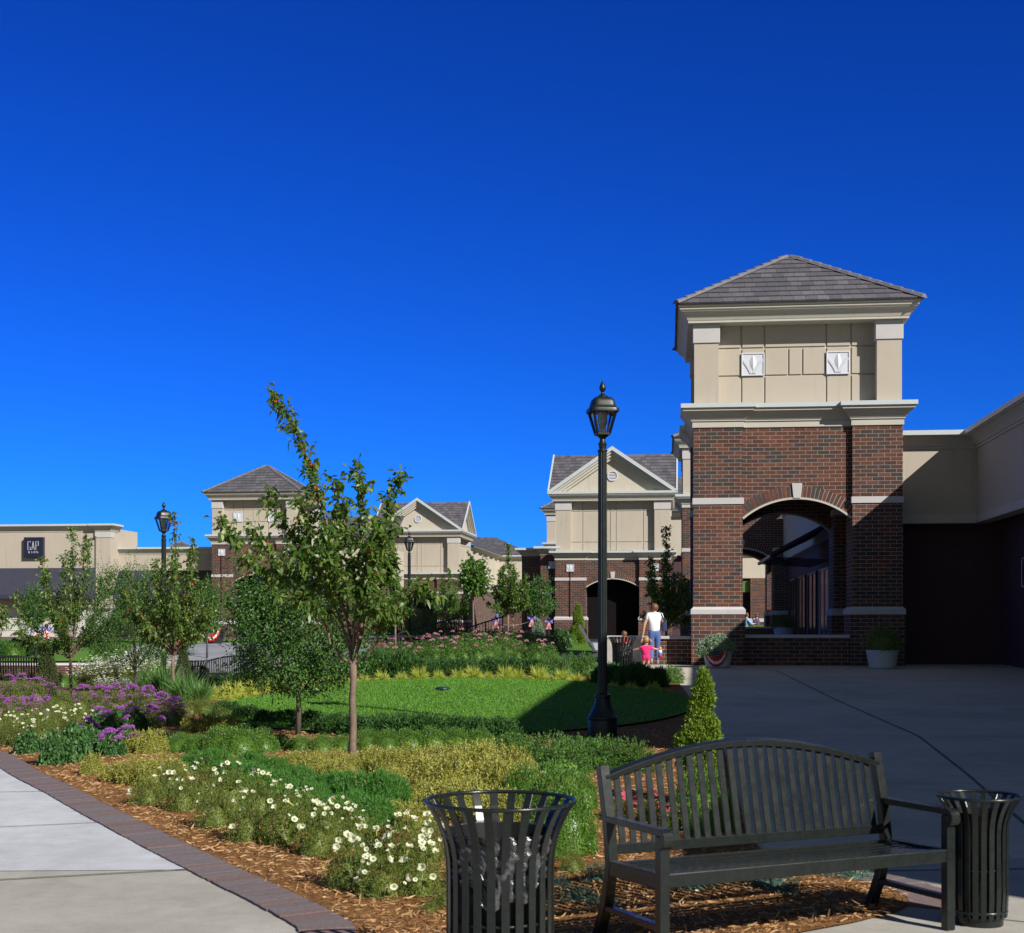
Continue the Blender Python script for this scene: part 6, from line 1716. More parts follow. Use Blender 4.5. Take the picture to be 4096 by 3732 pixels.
bo = [(340, 2765, 60, 120), (395, 2770, 64, 140), (455, 2770, 64, 150), (515, 2765, 64, 155), (570, 2758, 60, 150), (625, 2750, 60, 150), (680, 2745, 56, 120), (420, 2800, 60, 90), (500, 2805, 60, 90)]
for i, (nx, ny, hw, hp) in enumerate(sorted(bo)):
    p = gpt(nx, ny); s = F / p.y
    t = thing('white_aster', 'airy plant with many tiny white flowers between the left trunks, %s' % order(i, len(bo)), 'flowers', p, random.uniform(0, 6), 'white asters between the left trunks', (hw / s / .45, hw / s / .45, hp / s / .85))
    f, fl = random.choice(AIR); from_mesh('foliage', f, t); o = from_mesh('blossoms', fl, t); o['kind'] = 'stuff'
# --- pink cleome
CL = [floret_head('pink', .07, 60, .75) for _ in range(2)]
def cleome_mesh():
    P, N = dome_points(1500, .42, .42, .85, 9, .2, .45, low=0)
    V, Q = strips(P, leafy(P, N, .3, .7), rng.uniform(.05, .10, len(P)), .020, LEAF, .4)
    st = []
    for k in range(12):
        a = random.uniform(0, 6.28); q = random.uniform(.1, .35)
        b = np.stack([np.linspace(0, q * math.cos(a), 24), np.linspace(0, q * math.sin(a), 24), np.linspace(0, random.uniform(.8, 1.0), 24)], 1)
        v, qq = strips(b, unit(rng.normal(size=b.shape) * .8 + UP * .2), .09, .016, LEAF, .4); st.append((v, qq, 0))
    c = core(.24, .24, .5)
    V, Q, m = merge([(V, Q, 0), (c[0], c[1], 0)] + st); o = fastmesh('foliage', V, Q, M['leafC'], m); me = o.data; bpy.data.objects.remove(o); return me
CLM = [cleome_mesh() for _ in range(2)]
cle = [(1520 + i * 56 + random.uniform(-12, 12), 2660 + random.uniform(-6, 6), 52, 92) for i in range(13)] + [(1560 + i * 62 + random.uniform(-12, 12), 2638, 54, 100) for i in range(11)] + [(1850 + i * 58, 2622, 50, 96) for i in range(6)]
hts = lambda nx: 70 + 45 * sstep(1500, 1960, nx) * (1 - .45 * sstep(2080, 2260, nx))
for i, (nx, ny, hw, hp) in enumerate(sorted(cle)):
    p = gpt(nx, ny); s = F / p.y; h = hts(nx) * hp / 95 / s; r = hw / s
    t = thing('cleome', 'pink-headed tall flower in the bed behind the far lawn hedge, %s' % order(min(i, 26) if i < len(cle) - 1 else len(cle) - 1, len(cle)) if i < 26 or i == len(cle) - 1 else 'pink-headed tall flower near the right end of its bed, %s' % ('third from the end', 'second from the end', 'next to the last', 'fourth from the end')[i % 4], 'flowers', p, random.uniform(0, 6), 'pink flowers behind the far lawn hedge')
    f = from_mesh('foliage', random.choice(CLM), t); f.scale = (r / .42, r / .42, h / .95)
    for k in range(random.choice((3, 4, 5, 6))):
        a = random.uniform(0, 6.28); q = random.uniform(.1, 1.05) * r; o = from_mesh('flower_head', random.choice(CL), t); o.location = (q * math.cos(a), q * math.sin(a), h * random.uniform(.62, 1.12)); k_ = random.uniform(.55, 1.0); o.scale = (k_,) * 3

# --- coneflowers behind the bench
def coneflower():
    mb = MB(); n = 11
    for k in range(n):
        a = 2 * PI * k / n; c, s_ = math.cos(a), math.sin(a); w = .011
        mb.poly([(.012 * c - w * .5 * s_, .012 * s_ + w * .5 * c, 0), (.012 * c + w * .5 * s_, .012 * s_ - w * .5 * c, 0), (.05 * c + w * s_, .05 * s_ - w * c, -.012), (.05 * c - w * s_, .05 * s_ + w * c, -.012)], 0)
    mb.lathe([(.018, -.004), (.016, .01), (.008, .02), (.001, .022)], 8, m=1)
    o = mb.build('flower_head', [M['rose'], M['twig']]); me = o.data; bpy.data.objects.remove(o); return me
CF = coneflower()
for i, (nx, ny, hw, hp, nf) in enumerate([(2480, 3290, 60, 130, 5), (2590, 3300, 64, 150, 6), (2680, 3330, 50, 110, 3)]):
    p = gpt(nx, ny); s = F / p.y
    t = headed('coneflower', 'herb', [CF], p, hw / s, hp / s * .85, nf + 3, 'rose-pink coneflower seen through the bench slats, %s of three' % order(i, 3), 'flowers', 'coneflowers behind the bench', 1.0, 1.0, .3, .6)
# --- silver foliage in pots
def potted(kind, pos, r, h, dz, label, name='pot_plant'):
    t = shrub(kind, name, pos + Vector((0, 0, dz)), r, h, label, 'plant'); return t
potted('dusty', P1 + Vector((-.02, -.02, 0)), .50, .36, .42, 'silver-green foliage spilling over the bunting pot')
potted('dusty', P1 + Vector((-.30, -.20, 0)), .24, .30, .30, 'silver-green trailing clump hanging over the left rim of the bunting pot')
potted('herb', P2, .50, .62, .42, 'dark shaded plant in the pot by the right pier')
potted('herb', P3 + Vector((0, 0, .34)), .4, .45, .5, 'dark plant in the pot behind the arch sill')
# --- conical and spiral conifers
def cone_mesh(kind, n, prof, mat, L=.07, wd=.016):
    """prof(t) -> radius, offset-angle modulation for spirals"""
    t = rng.random(n); a = rng.uniform(0, 2 * PI, n); r, z = prof(t, a)
    r = r * (.72 + .28 * rng.random(n) ** .4)
    P = np.stack([r * np.cos(a), r * np.sin(a), z], 1); N = np.stack([np.cos(a), np.sin(a), np.full(n, .5)], 1)
    parts = []
    D = unit(N + rng.normal(size=N.shape) * .45)
    for k in range(4):
        V, Q = strips(P + D * .014 * k, unit(D + rng.normal(size=N.shape) * .6), rng.uniform(.5, 1.1, n) * L, wd, [.6, 1, .7, .15], .05); parts.append((V, Q, 0))
    V, Q, m = merge(parts); o = fastmesh('foliage', V, Q, M[mat], m); me = o.data; bpy.data.objects.remove(o); return me
def spiral(t, a):
    z = t; ph = (a / (2 * PI) + t * 2.6) % 1.0
    bulge = .45 + .55 * np.sin(PI * ph) ** .8
    return (.30 * (1 - t) ** .7 + .035) * bulge, z
SPI = cone_mesh('thuja', 5200, spiral, 'thuja', .06, .018)
CON = cone_mesh('spruce', 3200, lambda t, a: (.30 * (1 - t) ** .9 + .01, t), 'spruce', .035, .012)
def conifer(name, me, loc, r, h, label, cat, base=.32, rz=0):
    t = thing(name, label, cat, loc, rz, None, (r / base, r / base, h)); from_mesh('foliage', me, t)
    mb = MB(); mb.tube([(0, 0, -.05), (0, 0, .85)], [.035, .012], 6); mb.build('trunk', M['bark2'], t); return t
def lobes_mesh(lobes, n, mat, L, wd):
    parts = []
    tot = sum(l[3] * l[4] for l in lobes)
    for (x, y, z, r, hh) in lobes:
        m = int(n * r * hh / tot); u = rdir(m); P = u * np.array([r, r, hh]) * (.7 + .3 * rng.random((m, 1)) ** .4) + np.array([x, y, z])
        D = unit(u * np.array([1, 1, .4]) + UP * .75 + rng.normal(size=u.shape) * .4)
        for k in range(5):
            V, Q = strips(P + D * .013 * k, unit(D + rng.normal(size=u.shape) * .6), rng.uniform(.5, 1.1, m) * L, wd, [.6, 1, .7, .15], .05); parts.append((V, Q, 0))
    V, Q, m = merge(parts); o = fastmesh('foliage', V, Q, M[mat], m); me = o.data; bpy.data.objects.remove(o); return me
ARB = lobes_mesh([(.07, 0, .97, .045, .06), (.09, 0, .90, .075, .07), (.02, 0, .86, .055, .06), (.10, .02, .81, .09, .06), (.0, .02, .76, .07, .06), (.06, 0, .69, .08, .07), (-.05, 0, .66, .06, .05), (.14, -.02, .60, .10, .07), (-.02, -.03, .55, .13, .08), (.20, 0, .50, .07, .06), (-.15, 0, .48, .10, .07), (.06, 0, .44, .15, .09), (-.08, .03, .36, .15, .09), (.13, .03, .30, .12, .10), (.0, .03, .22, .19, .12), (.05, 0, .10, .17, .11)], 9000, 'thuja', .042, .012)
p = gpt(2790, 3225); s = F / p.y
conifer('arborvitae', ARB, p, .215, (3225 - 2712) / s, 'bright green twisted arborvitae at the plaza edge behind the bench', 'conifer')
for nx, ny, lb in ((2800, 3330, 'bright green arborvitae shrub low behind the bench slats'), ):
    p = gpt(nx, ny); s = F / p.y; shrub('box', 'boxwood', p, .24, .5, lb)
c = at(2312, 2580, 62); conifer('spiral_topiary', SPI, Vector((c.x, 62, G(c.x, 62))), .36, 1.66 - G(c.x, 62) + (2490 - 2425) / F * 62, 'spiral-clipped conifer before the brick pier of the central block', 'conifer')
c = at(2283, 2580, 60); shrub('box', 'boxwood', (c.x, 60, G(c.x, 60)), .24, .55, 'small round bush left of the spiral conifer')
c = at(187, 2700, 37); conifer('dwarf_spruce', CON, Vector((c.x, 37, G(c.x, 37))), .36, 1.66 - G(c.x, 37) - (2562 - 2490) / F * 37, 'cone-shaped dwarf spruce before the curved planter wall at far left', 'conifer')
c = at(733, 2690, 37.5); conifer('dwarf_spruce', CON, Vector((c.x, 37.5, G(c.x, 37.5) - .05)), .30, 1.62 - G(c.x, 37.5) - (2565 - 2490) / F * 37.5, 'cone-shaped dwarf spruce left of the bin in the middle distance', 'conifer')
# --- middle and far planting
def far_shrub(kind, nx, nytop, Y, rpx, label, name='bush'):
    c = at(nx, nytop, Y); z = G(c.x, Y); s = F / Y
    return shrub(kind, name, (c.x, Y, z), rpx / s, max(.15, c.z - z), label)
L_ = ['low dark hedge bush beyond the curved planter wall, %s' % order(i, 5) for i in range(5)]
for i, nx in enumerate((-10, 45, 100, 60, 140)): far_shrub('yew' if i != 1 else 'box', sorted((-10, 45, 100, 60, 140))[i], 2556 + 6 * (i % 2), 50 + i * .3, 52, L_[i])
for i, nx in enumerate((1560, 1620, 1690, 1750, 1805)): far_shrub('herb', nx, 2450 - 8 * (i % 3), 48.5 + (i % 2), 52, 'loose green willow-like bush on the retaining wall, %s' % order(i, 5), 'willow_bush')
for i, nx in enumerate((2070, 2115, 2160, 2215)): far_shrub('herb', nx, 2535, 52 - i, 46, 'leafy green bush behind the right end of the pink flowers, %s' % order(i, 4))
far_shrub('bigleaf', 2245, 2525, 53, 40, 'darker round bush at the left foot of the central block')
far_shrub('dusty', 2148, 2492, 56, 32, 'grey-lavender bush between the two right-hand bows')
for i, nx in enumerate((2975, 3010, 3048)):
    c = at(nx, 2508, 72); shrub('lime', 'lime_bush', (c.x, 72, G(c.x, 72)), .5, max(.3, c.z - G(c.x, 72)), 'bright lime bush before the seated people beyond the arch, %s' % order(i, 3))
for i, (nx, Y) in enumerate(((790, 60), (830, 61), (760, 62))): far_shrub('bigleaf', sorted((790, 830, 760))[i], 2500, Y, 40, 'leafy bush with red flowers beside the far bunting pot, %s of three' % order(i, 3))
for i, (nx, ny) in enumerate(((858, 2660), (930, 2665), (985, 2672), (905, 2700))): 
    p = gpt(nx, ny + 40); s = F / p.y; shrub('herb' if i != 3 else 'yew', 'bush', (p.x, 39, G(p.x, 39) - .1), .42, .5, ('leafy bush behind the half-hidden bench, %s of four' % ('left', 'middle', 'right', 'lowest')[i]))
# --- red geraniums and small extra flowers
RF = floret_head('redflower', .06, 40, .8)
for i, (nx, ny, Y) in enumerate(((822, 2490, 57), (790, 2520, 57), (800, 2525, 56.5))):
    c = at(nx, ny, Y); t = thing('geranium', 'cluster of bright red flowers by the far bunting pot, %s' % ('the highest', 'the left one', 'the right one')[i], 'flowers', (c.x, Y, G(c.x, Y)), 0, 'red geraniums')
    h = c.z - G(c.x, Y); mb = MB(); mb.tube([(0, 0, 0), (0, 0, h)], .012, 5); mb.build('stem', M['stem'], t)
    for k in range(3): o = from_mesh('flower_head', RF, t); o.location = (random.uniform(-.12, .12), random.uniform(-.1, 0), h + random.uniform(-.1, .1)); o.scale = (1.4,) * 3

# ------------------------------------------------------------------ trees
def leaf_cloud(anchor, dirs, L, W, droop, prof=LEAF, flat=None):
    return strips(anchor, dirs, L, W, prof, droop)

def branchy_tree(name, label, base, limbs, trunk, mat, bark, leafL, leafW, per_m, twig_len, berries=0, berry_r=.011, group=None, seed=1, spread=.8, leaf_start=.24):
    """limbs: list of polylines (local coords) with start radius; leaves hang on twigs along them"""
    rs = np.random.default_rng(seed); t = thing(name, label, 'tree', base, 0, group)
    mb = MB(); mb.tube(trunk[0], trunk[1], 12); mb.build('trunk', M[bark], t, smooth=True)
    twigs = MB(); A = []; D = []; tips = []
    for pts, r in limbs:
        P = [Vector(p) for p in pts]; n = len(P)
        fine = []
        for i in range(n - 1):
            p0, p1, p2, p3 = P[max(i - 1, 0)], P[i], P[i + 1], P[min(i + 2, n - 1)]
            for k in range(5):
                q = k / 5; fine.append(0.5 * ((2 * p1) + (p2 - p0) * q + (2 * p0 - 5 * p1 + 4 * p2 - p3) * q * q + (3 * p1 - p0 - 3 * p2 + p3) * q ** 3))
        fine.append(P[-1]); m = len(fine)
        fine = [f + Vector(rs.normal(size=3) * .008) if 0 < i < m - 1 else f for i, f in enumerate(fine)]
        lm = MB(); lm.tube(fine, [r * (1 - .85 * i / (m - 1)) + .002 for i in range(m)], 7); lm.build('limb', M[bark], t, smooth=True)
        cum = [0]
        for i in range(1, m): cum.append(cum[-1] + (fine[i] - fine[i - 1]).length)
        Lt = cum[-1]
        for k in range(int(per_m * Lt)):
            s_ = Lt * (leaf_start + (1 - leaf_start) * rs.random() ** .85)
            i = max(1, next(j for j in range(1, m) if cum[j] >= s_ - 1e-6)); f = (s_ - cum[i - 1]) / max(1e-6, cum[i] - cum[i - 1])
            p = fine[i - 1].lerp(fine[i], f); ax = (fine[i] - fine[i - 1]).normalized()
            d = Vector(rs.normal(size=3)); d = d - ax * d.dot(ax); d = (d.normalized() * spread + ax * .75 + Vector((0, 0, .25))).normalized()
            tl = twig_len * rs.uniform(.35, 1.15) * (1.15 - .55 * s_ / Lt)
            q = p + d * tl + Vector((0, 0, -.12 * tl))
            if tl > .08: twigs.tube([p, (p + q) / 2 + Vector((0, 0, .03 * tl)), q], [.0035, .0028, .0015], 4, cap=False)
            for z in np.linspace(.12, 1, max(3, int(tl / .028))):
                A.append(p.lerp(q, z)); e = Vector(rs.normal(size=3)); D.append(d * .55 + e * .8 + Vector((0, 0, -.25)))
            tips.append(q)
        for z in np.linspace(leaf_start, 1, int(Lt / .03)):
            s_ = z * Lt; i = max(1, next(j for j in range(1, m) if cum[j] >= s_ - 1e-6)); p = fine[i]; ax = (fine[i] - fine[i - 1]).normalized()
            e = Vector(rs.normal(size=3)); A.append(p); D.append(ax * .4 + e * .8)
    A = np.array([tuple(a) for a in A]); D = np.array([tuple(d) for d in D])
    V, Q = strips(A, D, rs.uniform(.65, 1.15, len(A)) * leafL, rs.uniform(.8, 1.1, len(A)) * leafW, [.15, .85, 1.0, .6, .05], rs.uniform(.1, .65, len(A)))
    tv = np.array([tuple(v) for v in twigs.v]); tq = np.array(twigs.f)
    V, Q, mi = merge([(V, Q, 0), (tv, tq, 1)])
    fastmesh('crown', V, Q, [M[mat], M['twig']], mi, t)
    if berries:
        bm_ = bpy.data.meshes.new('berry_cluster'); b = MB()
        for k in range(3):
            c = Vector((random.uniform(-.018, .018), random.uniform(-.018, .018), -.03 - random.random() * .02))
            b.lathe([(.001, -berry_r), (berry_r * .8, -berry_r * .6), (berry_r, 0), (berry_r * .8, berry_r * .6), (.001, berry_r)], 8, c=c); b.tube([(0, 0, 0), tuple(c)], .0012, 3, cap=False)
        o = b.build('berry_cluster', M['berry'], smooth=True); me = o.data; bpy.data.objects.remove(o)
        for k in range(berries):
            o = from_mesh('berry_cluster', me, t); o.location = A[rs.integers(0, len(A))] + np.array([0, -.03, 0])
    return t

def img_limb(base, s, pts, dy):
    """polyline given in survey pixels relative to the foot at depth base.y; dy = toward/away offsets"""
    out = []
    for (nx, ny), d in zip(pts, dy):
        Y = base.y + d; p = at(nx, ny, Y); out.append(p - base)
    return out
# foreground crabapple
B = gpt(1410, 3048)
tr = img_limb(B, 0, [(1412, 3060), (1410, 2990), (1413, 2900), (1409, 2800), (1414, 2720), (1412, 2640)], [0] * 6)
trunk = (tr, [.052, .042, .039, .037, .036, .040])
LM = [([(1412, 2660), (1330, 2590), (1290, 2480), (1200, 2370), (1080, 2290), (960, 2205), (880, 2080)], [0, -.05, -.12, -.25, -.3, -.35, -.4], .016),
      ([(1405, 2640), (1395, 2500), (1385, 2350), (1330, 2150), (1270, 1960), (1210, 1790), (1140, 1650), (1088, 1572)], [0, .02, .05, .1, .1, .12, .15, .15], .022),
      ([(1420, 2640), (1450, 2480), (1470, 2300), (1455, 2120), (1440, 1960), (1425, 1850)], [0, 0, -.05, -.1, -.1, -.1], .018),
      ([(1425, 2630), (1460, 2480), (1500, 2300), (1540, 2130), (1560, 2010), (1600, 1890)], [0, .1, .2, .25, .2, .2], .017),
      ([(1418, 2660), (1500, 2590), (1530, 2480), (1600, 2400), (1680, 2370), (1720, 2380)], [0, -.1, -.2, -.25, -.3, -.3], .015),
      ([(1400, 2600), (1340, 2420), (1250, 2260), (1180, 2150), (1110, 2050), (1075, 1960)], [0, .15, .3, .35, .35, .3], .015),
      ([(1412, 2600), (1430, 2420), (1480, 2250), (1530, 2180), (1580, 2110)], [0, -.2, -.4, -.45, -.5], .014),
      ([(1405, 2560), (1360, 2400), (1300, 2300), (1230, 2260), (1150, 2200)], [0, -.25, -.45, -.5, -.55], .013),
      ([(1410, 2560), (1420, 2380), (1400, 2200), (1370, 2050), (1340, 1930)], [0, -.2, -.3, -.3, -.3], .014),
      ([(1415, 2580), (1440, 2450), (1470, 2370), (1510, 2290), (1560, 2230)], [0, .25, .4, .5, .5], .013),
      ([(1400, 2500), (1330, 2320), (1260, 2180), (1220, 2070), (1200, 2000)], [.0, .0, .0, .0, .0], .012)]
LM += [([(1408, 2620), (1350, 2500), (1290, 2430), (1210, 2400), (1120, 2380)], [0, -.1, -.3, -.45, -.5], .0075), ([(1412, 2620), (1370, 2460), (1330, 2360), (1250, 2340)], [0, .2, .45, .6], .0075),
       ([(1412, 2610), (1440, 2480), (1490, 2420), (1540, 2420), (1590, 2450)], [0, -.2, -.4, -.5, -.5], .0075), ([(1412, 2600), (1420, 2440), (1380, 2340), (1310, 2200), (1290, 2110)], [0, -.3, -.5, -.6, -.6], .0075),
       ([(1414, 2600), (1450, 2430), (1480, 2300), (1500, 2180), (1520, 2080)], [0, -.3, -.5, -.5, -.5], .0075), ([(1414, 2600), (1460, 2460), (1510, 2360), (1550, 2310), (1580, 2250)], [0, .3, .5, .5, .5], .0075),
       ([(1405, 2580), (1360, 2400), (1340, 2260), (1350, 2120), (1380, 2010)], [0, .3, .5, .5, .5], .0075), ([(1402, 2560), (1300, 2400), (1180, 2290), (1080, 2210), (1000, 2120)], [0, .1, .15, .1, .1], .0075),
       ([(1420, 2560), (1500, 2440), (1560, 2430), (1600, 2440)], [0, 0, .05, .1], .0075)]
limbs = [(img_limb(B, 0, p, d), r * .82) for p, d, r in LM]
branchy_tree('crabapple_tree', 'foreground young crabapple with bare slender trunk and one long shoot rising left above the roofs', B, limbs, trunk, 'leafA', 'bark', .080, .036, 46, .27, 22, berry_r=.009, seed=3, leaf_start=.36)

def auto_limbs(h0, h1, R_, n, seed, lean=(0, 0), up=1.0):
    """upright vase of limbs starting about h0, ending within radius R_ and height h1"""
    rs = np.random.default_rng(seed); out = []
    for k in range(n):
        a = 2 * PI * k / n + rs.uniform(-.4, .4); q = R_ * rs.uniform(.25, 1.0); e = h0 + (h1 - h0) * rs.uniform(.40, .90) * (1.08 - .45 * (q / R_) ** 2)
        z0 = h0 * rs.uniform(.92, 1.12)
        c, s_ = math.cos(a), math.sin(a)
        out.append(([(0, 0, z0), (q * .45 * c, q * .45 * s_, z0 + (e - z0) * .3), (q * .85 * c, q * .85 * s_, z0 + (e - z0) * .65), (q * c + lean[0], q * s_ + lean[1], e)], .014 * rs.uniform(.8, 1.2)))
        if k % 2 == 0:
            e2 = h0 + (h1 - h0) * rs.uniform(.1, .35); out.append(([(0, 0, z0 * .98), (R_ * .5 * c, R_ * .5 * s_, z0 + (e2 - z0) * .6), (R_ * .95 * c, R_ * .95 * s_, e2)], .010))
    out.append(([(0, 0, h0), (.03, 0, (h0 + h1) / 2), (.0, .02, h1)], .016))
    return out
def simple_trunk(h, r, lean=0.0):
    return ([(0, 0, -.05), (.01, 0, h * .3), (-.008, .01, h * .65), (.004, 0, h)], [r * 1.25, r, r * .95, r * .9])
def crab(nx, ny, ytop, ybot, rpx, label, seed, n=11, berries=24, mat='leafA', leaf=(.078, .036), per=32, tw=.26, group=None, Y=None, bark='bark', name='crabapple_tree', tr=.034, zoff=0):
    if Y is None: p = gpt(nx, ny)
    else:
        c = at(nx, ny, Y); p = Vector((c.x, Y, G(c.x, Y)))
    s = F / p.y; h1 = CH + (HY - ytop) / s - p.z; h0 = CH + (HY - ybot) / s - p.z
    return branchy_tree(name, label, p, spread=1.15, limbs=auto_limbs(h0, h1, rpx / s, n, seed), trunk=simple_trunk(h0 + .05, tr), mat=mat, bark=bark, leafL=leaf[0], leafW=leaf[1], per_m=per, twig_len=tw, berries=berries, group=group, seed=seed)
crab(282, 2805, 2110, 2620, 215, 'leafy crabapple with few berries before the dark awning, farthest left of the three left trees', 21, 17, 10)
crab(692, 2815, 2050, 2620, 190, 'crabapple bright with red berries in front of the left street lamp', 22, 16, 40)
# fine-leaved round trees
def round_tree(name, label, p, h0, h1, R_, n, mat, leafL, leafW, bark, seed, trunk_r=.03, lobes=10, clumps=None):
    t = thing(name, label, 'tree', p, 0); rs = random.Random(seed)
    tr = simple_trunk(h0 + (h1 - h0) * .45, trunk_r); mb = MB(); mb.tube(tr[0], [tr[1][0], tr[1][1], tr[1][2] * .85, .008], 10); mb.build('trunk', M[bark], t, smooth=True)
    hc = (h1 - h0) / 2; zc = h0 + hc
    for k in range(9):
        a = rs.uniform(0, 6.28); e = rs.uniform(-.3, .9); q = R_ * .8
        lm = MB(); lm.tube([(0, 0, h0 + .05), (q * .5 * math.cos(a), q * .5 * math.sin(a), h0 + hc * .5), (q * math.cos(a), q * math.sin(a), zc + hc * e * .8)], [.012, .008, .003], 5); lm.build('limb', M[bark], t)
    u = rdir(n); c = rdir(lobes); lump = np.max(np.clip(u @ c.T, 0, 1) ** 5, axis=1); r = (.74 + .32 * lump) * (.45 + .55 * rng.random(n) ** .5)
    P = u * r[:, None] * np.array([R_, R_, hc]); P[:, 2] += zc
    if clumps:
        wts = np.array([c_[3] * c_[4] for c_ in clumps]); pick = rng.choice(len(clumps), n, p=wts / wts.sum()); cl = np.array(clumps)[pick]
        P = u * r[:, None] * np.stack([cl[:, 3], cl[:, 3], cl[:, 4]], 1) * 1.08 + cl[:, :3]
    V, Q = strips(P, unit(u * .6 + rng.normal(size=u.shape) * .7 + UP * .1), rng.uniform(.6, 1.1, n) * leafL, leafW, LEAF, .3); parts = [(V, Q, 0)]
    m = int(n * .05); i = rng.choice(n, m); S0 = P[i]; D0 = unit(u[i] + UP * .5 + rng.normal(size=(m, 3)) * .25)   # loose outer shoots
    for k in range(12):
        V, Q = strips(S0 + D0 * .035 * k, unit(D0 * .4 + rng.normal(size=D0.shape)), leafL * .8, leafW * .85, LEAF, .3); parts.append((V, Q, 0))
    V, Q, mm = merge(parts); fastmesh('crown', V, Q, M[mat], mm, t); return t
def rt(nx, ny, ytop, ybot, rpx, n, label, seed, mat='leafB', leaf=(.042, .024), Y=None, bark='bark2', tr=.032, name='round_tree', clumps=None):
    if Y is None: p = gpt(nx, ny)
    else:
        c = at(nx, ny, Y); p = Vector((c.x, Y, G(c.x, Y)))
    s = F / p.y
    if clumps: clumps = [((cx - nx) / s, cd, CH + (HY - cy) / s - p.z, crx / s, cry / s) for cx, cy, cd, crx, cry in clumps]
    return round_tree(name, label, p, CH + (HY - ybot) / s - p.z, CH + (HY - ytop) / s - p.z, rpx / s, n, mat, leaf[0], leaf[1], bark, seed, tr, clumps=clumps)
rt(1192, 2945, 2300, 2800, 300, 17000, 'dense round small-leaved tree just left of the foreground crabapple', 31, clumps=[(1060, 2500, 0, 150, 150), (1250, 2500, .1, 190, 170), (1130, 2640, -.1, 165, 120), (1330, 2620, .1, 150, 130), (960, 2420, 0, 70, 90), (1040, 2380, .1, 90, 70), (1000, 2660, 0, 70, 70), (1220, 2720, -.1, 130, 70), (1180, 2390, .1, 120, 90)])
rt(540, 2815, 2250, 2690, 205, 13000, 'dense small-leaved round tree between the two left crabapples', 32, clumps=[(470, 2420, 0, 120, 130), (590, 2440, .1, 120, 130), (530, 2560, 0, 150, 110), (430, 2330, 0, 60, 70), (540, 2320, 0, 80, 70), (400, 2540, .1, 80, 90), (640, 2560, 0, 80, 90)])
# trees of the middle distance
crab(1797, 2580, 2278, 2480, 92, 'slim young tree behind the middle street lamp, right of its post', 41, 11, 0, 'leafC', (.09, .045), 34, .3, Y=64, tr=.05, name='young_tree')
rt(1893, 2580, 2236, 2385, 56, 2600, 'small round-headed maple on a tall bare trunk between the two slim trees', 42, 'leafC', (.12, .10), Y=60, bark='bark', tr=.045, name='maple_tree')
crab(2032, 2600, 2180, 2460, 88, 'tallest upright young tree left of the three bows', 43, 13, 6, 'leafA', (.10, .05), 38, .3, Y=62, tr=.055, name='young_tree')
crab(2052, 2600, 2260, 2470, 70, 'slim young tree partly behind the tallest upright one', 44, 8, 0, 'leafA', (.10, .05), 30, .3, Y=66, tr=.045, name='young_tree')
crab(1582, 2600, 2280, 2500, 60, 'thin young tree just left of the middle street lamp', 45, 9, 0, 'leafC', (.09, .045), 30, .28, Y=44, tr=.032, name='young_tree')
crab(2665, 2640, 2110, 2520, 115, 'dark young tree in the shade of the nearest tower, left of its brick pier', 46, 12, 8, 'leafA', (.09, .042), 36, .3, Y=40.5, tr=.04, name='young_tree')
rt(2150, 2600, 2310, 2480, 70, 3000, 'dark bushy tree in the recess left of the central gabled block', 47, 'leafB', (.09, .06), Y=66, name='bushy_tree')
rt(828, 2640, 2330, 2520, 66, 3600, 'small bushy tree before the brick pier of the left tower', 48, 'leafB', (.07, .04), Y=50, name='bushy_tree')
rt(140, 2640, 2350, 2530, 56, 3200, 'small dark tree above the flag bows at far left', 49, 'leafB', (.07, .04), Y=50, name='bushy_tree')
crab(-90, 2800, 2290, 2560, 120, 'crabapple of which only a few leaves reach in at the left edge', 50, 10, 6, Y=25)
rt(1500, 2640, 2380, 2560, 110, 4200, 'broad green bush-like tree behind the foreground crabapple trunk', 52, 'leafC', (.07, .03), Y=47, name='bushy_tree')

# ------------------------------------------------------------------ lawn blades and loose mulch
n = 70000
a = rng.uniform(0, 2 * PI, n); r = np.sqrt(rng.random(n)) * 1.0
X = LC[0] + LA * r * np.cos(a); Yv = LC[1] + LB * r * np.sin(a)
Z = np.array([G(x, y) for x, y in zip(X, Yv)]) + .05 + .10 * (1 - r * r)
P = np.stack([X, Yv, Z], 1); D = unit(rng.normal(size=(n, 3)) * .5 + UP)
V, Q = strips(P, D, rng.uniform(.025, .05, n), .010, [1, .7, .1], .2)
o = fastmesh('lawn_grass', V, Q, M['grassb']); tag(o, 'short mown grass of the oval lawn', 'grass', kind='stuff')
from mathutils.geometry import tessellate_polygon
def in_poly(x, y, poly):
    c = False; j = len(poly) - 1
    for i in range(len(poly)):
        if (poly[i][1] > y) != (poly[j][1] > y) and x < (poly[j][0] - poly[i][0]) * (y - poly[i][1]) / (poly[j][1] - poly[i][1]) + poly[i][0]: c = not c
        j = i
    return c
pts = []
xs0 = [p[0] for p in bed]; ys0 = [p[1] for p in bed]
while len(pts) < 42000:
    y = 6.7 + 12.0 * random.random() ** 1.7; x = random.uniform(-6.5, 2.5)
    if in_poly(x, y, bed): pts.append((x, y, G(x, y) + .024 + random.random() * .016))
P = np.array(pts); n = len(P); D = rng.normal(size=(n, 3)); D[:, 2] *= .22
V, Q = strips(P, D, rng.uniform(.015, .07, n), rng.uniform(.003, .010, n), [.6, 1, .4], rng.normal(size=n) * .12)
o = fastmesh('mulch_chips', V, Q, M['chip']); tag(o, 'loose shredded bark mulch covering the planting bed', 'mulch', kind='stuff')
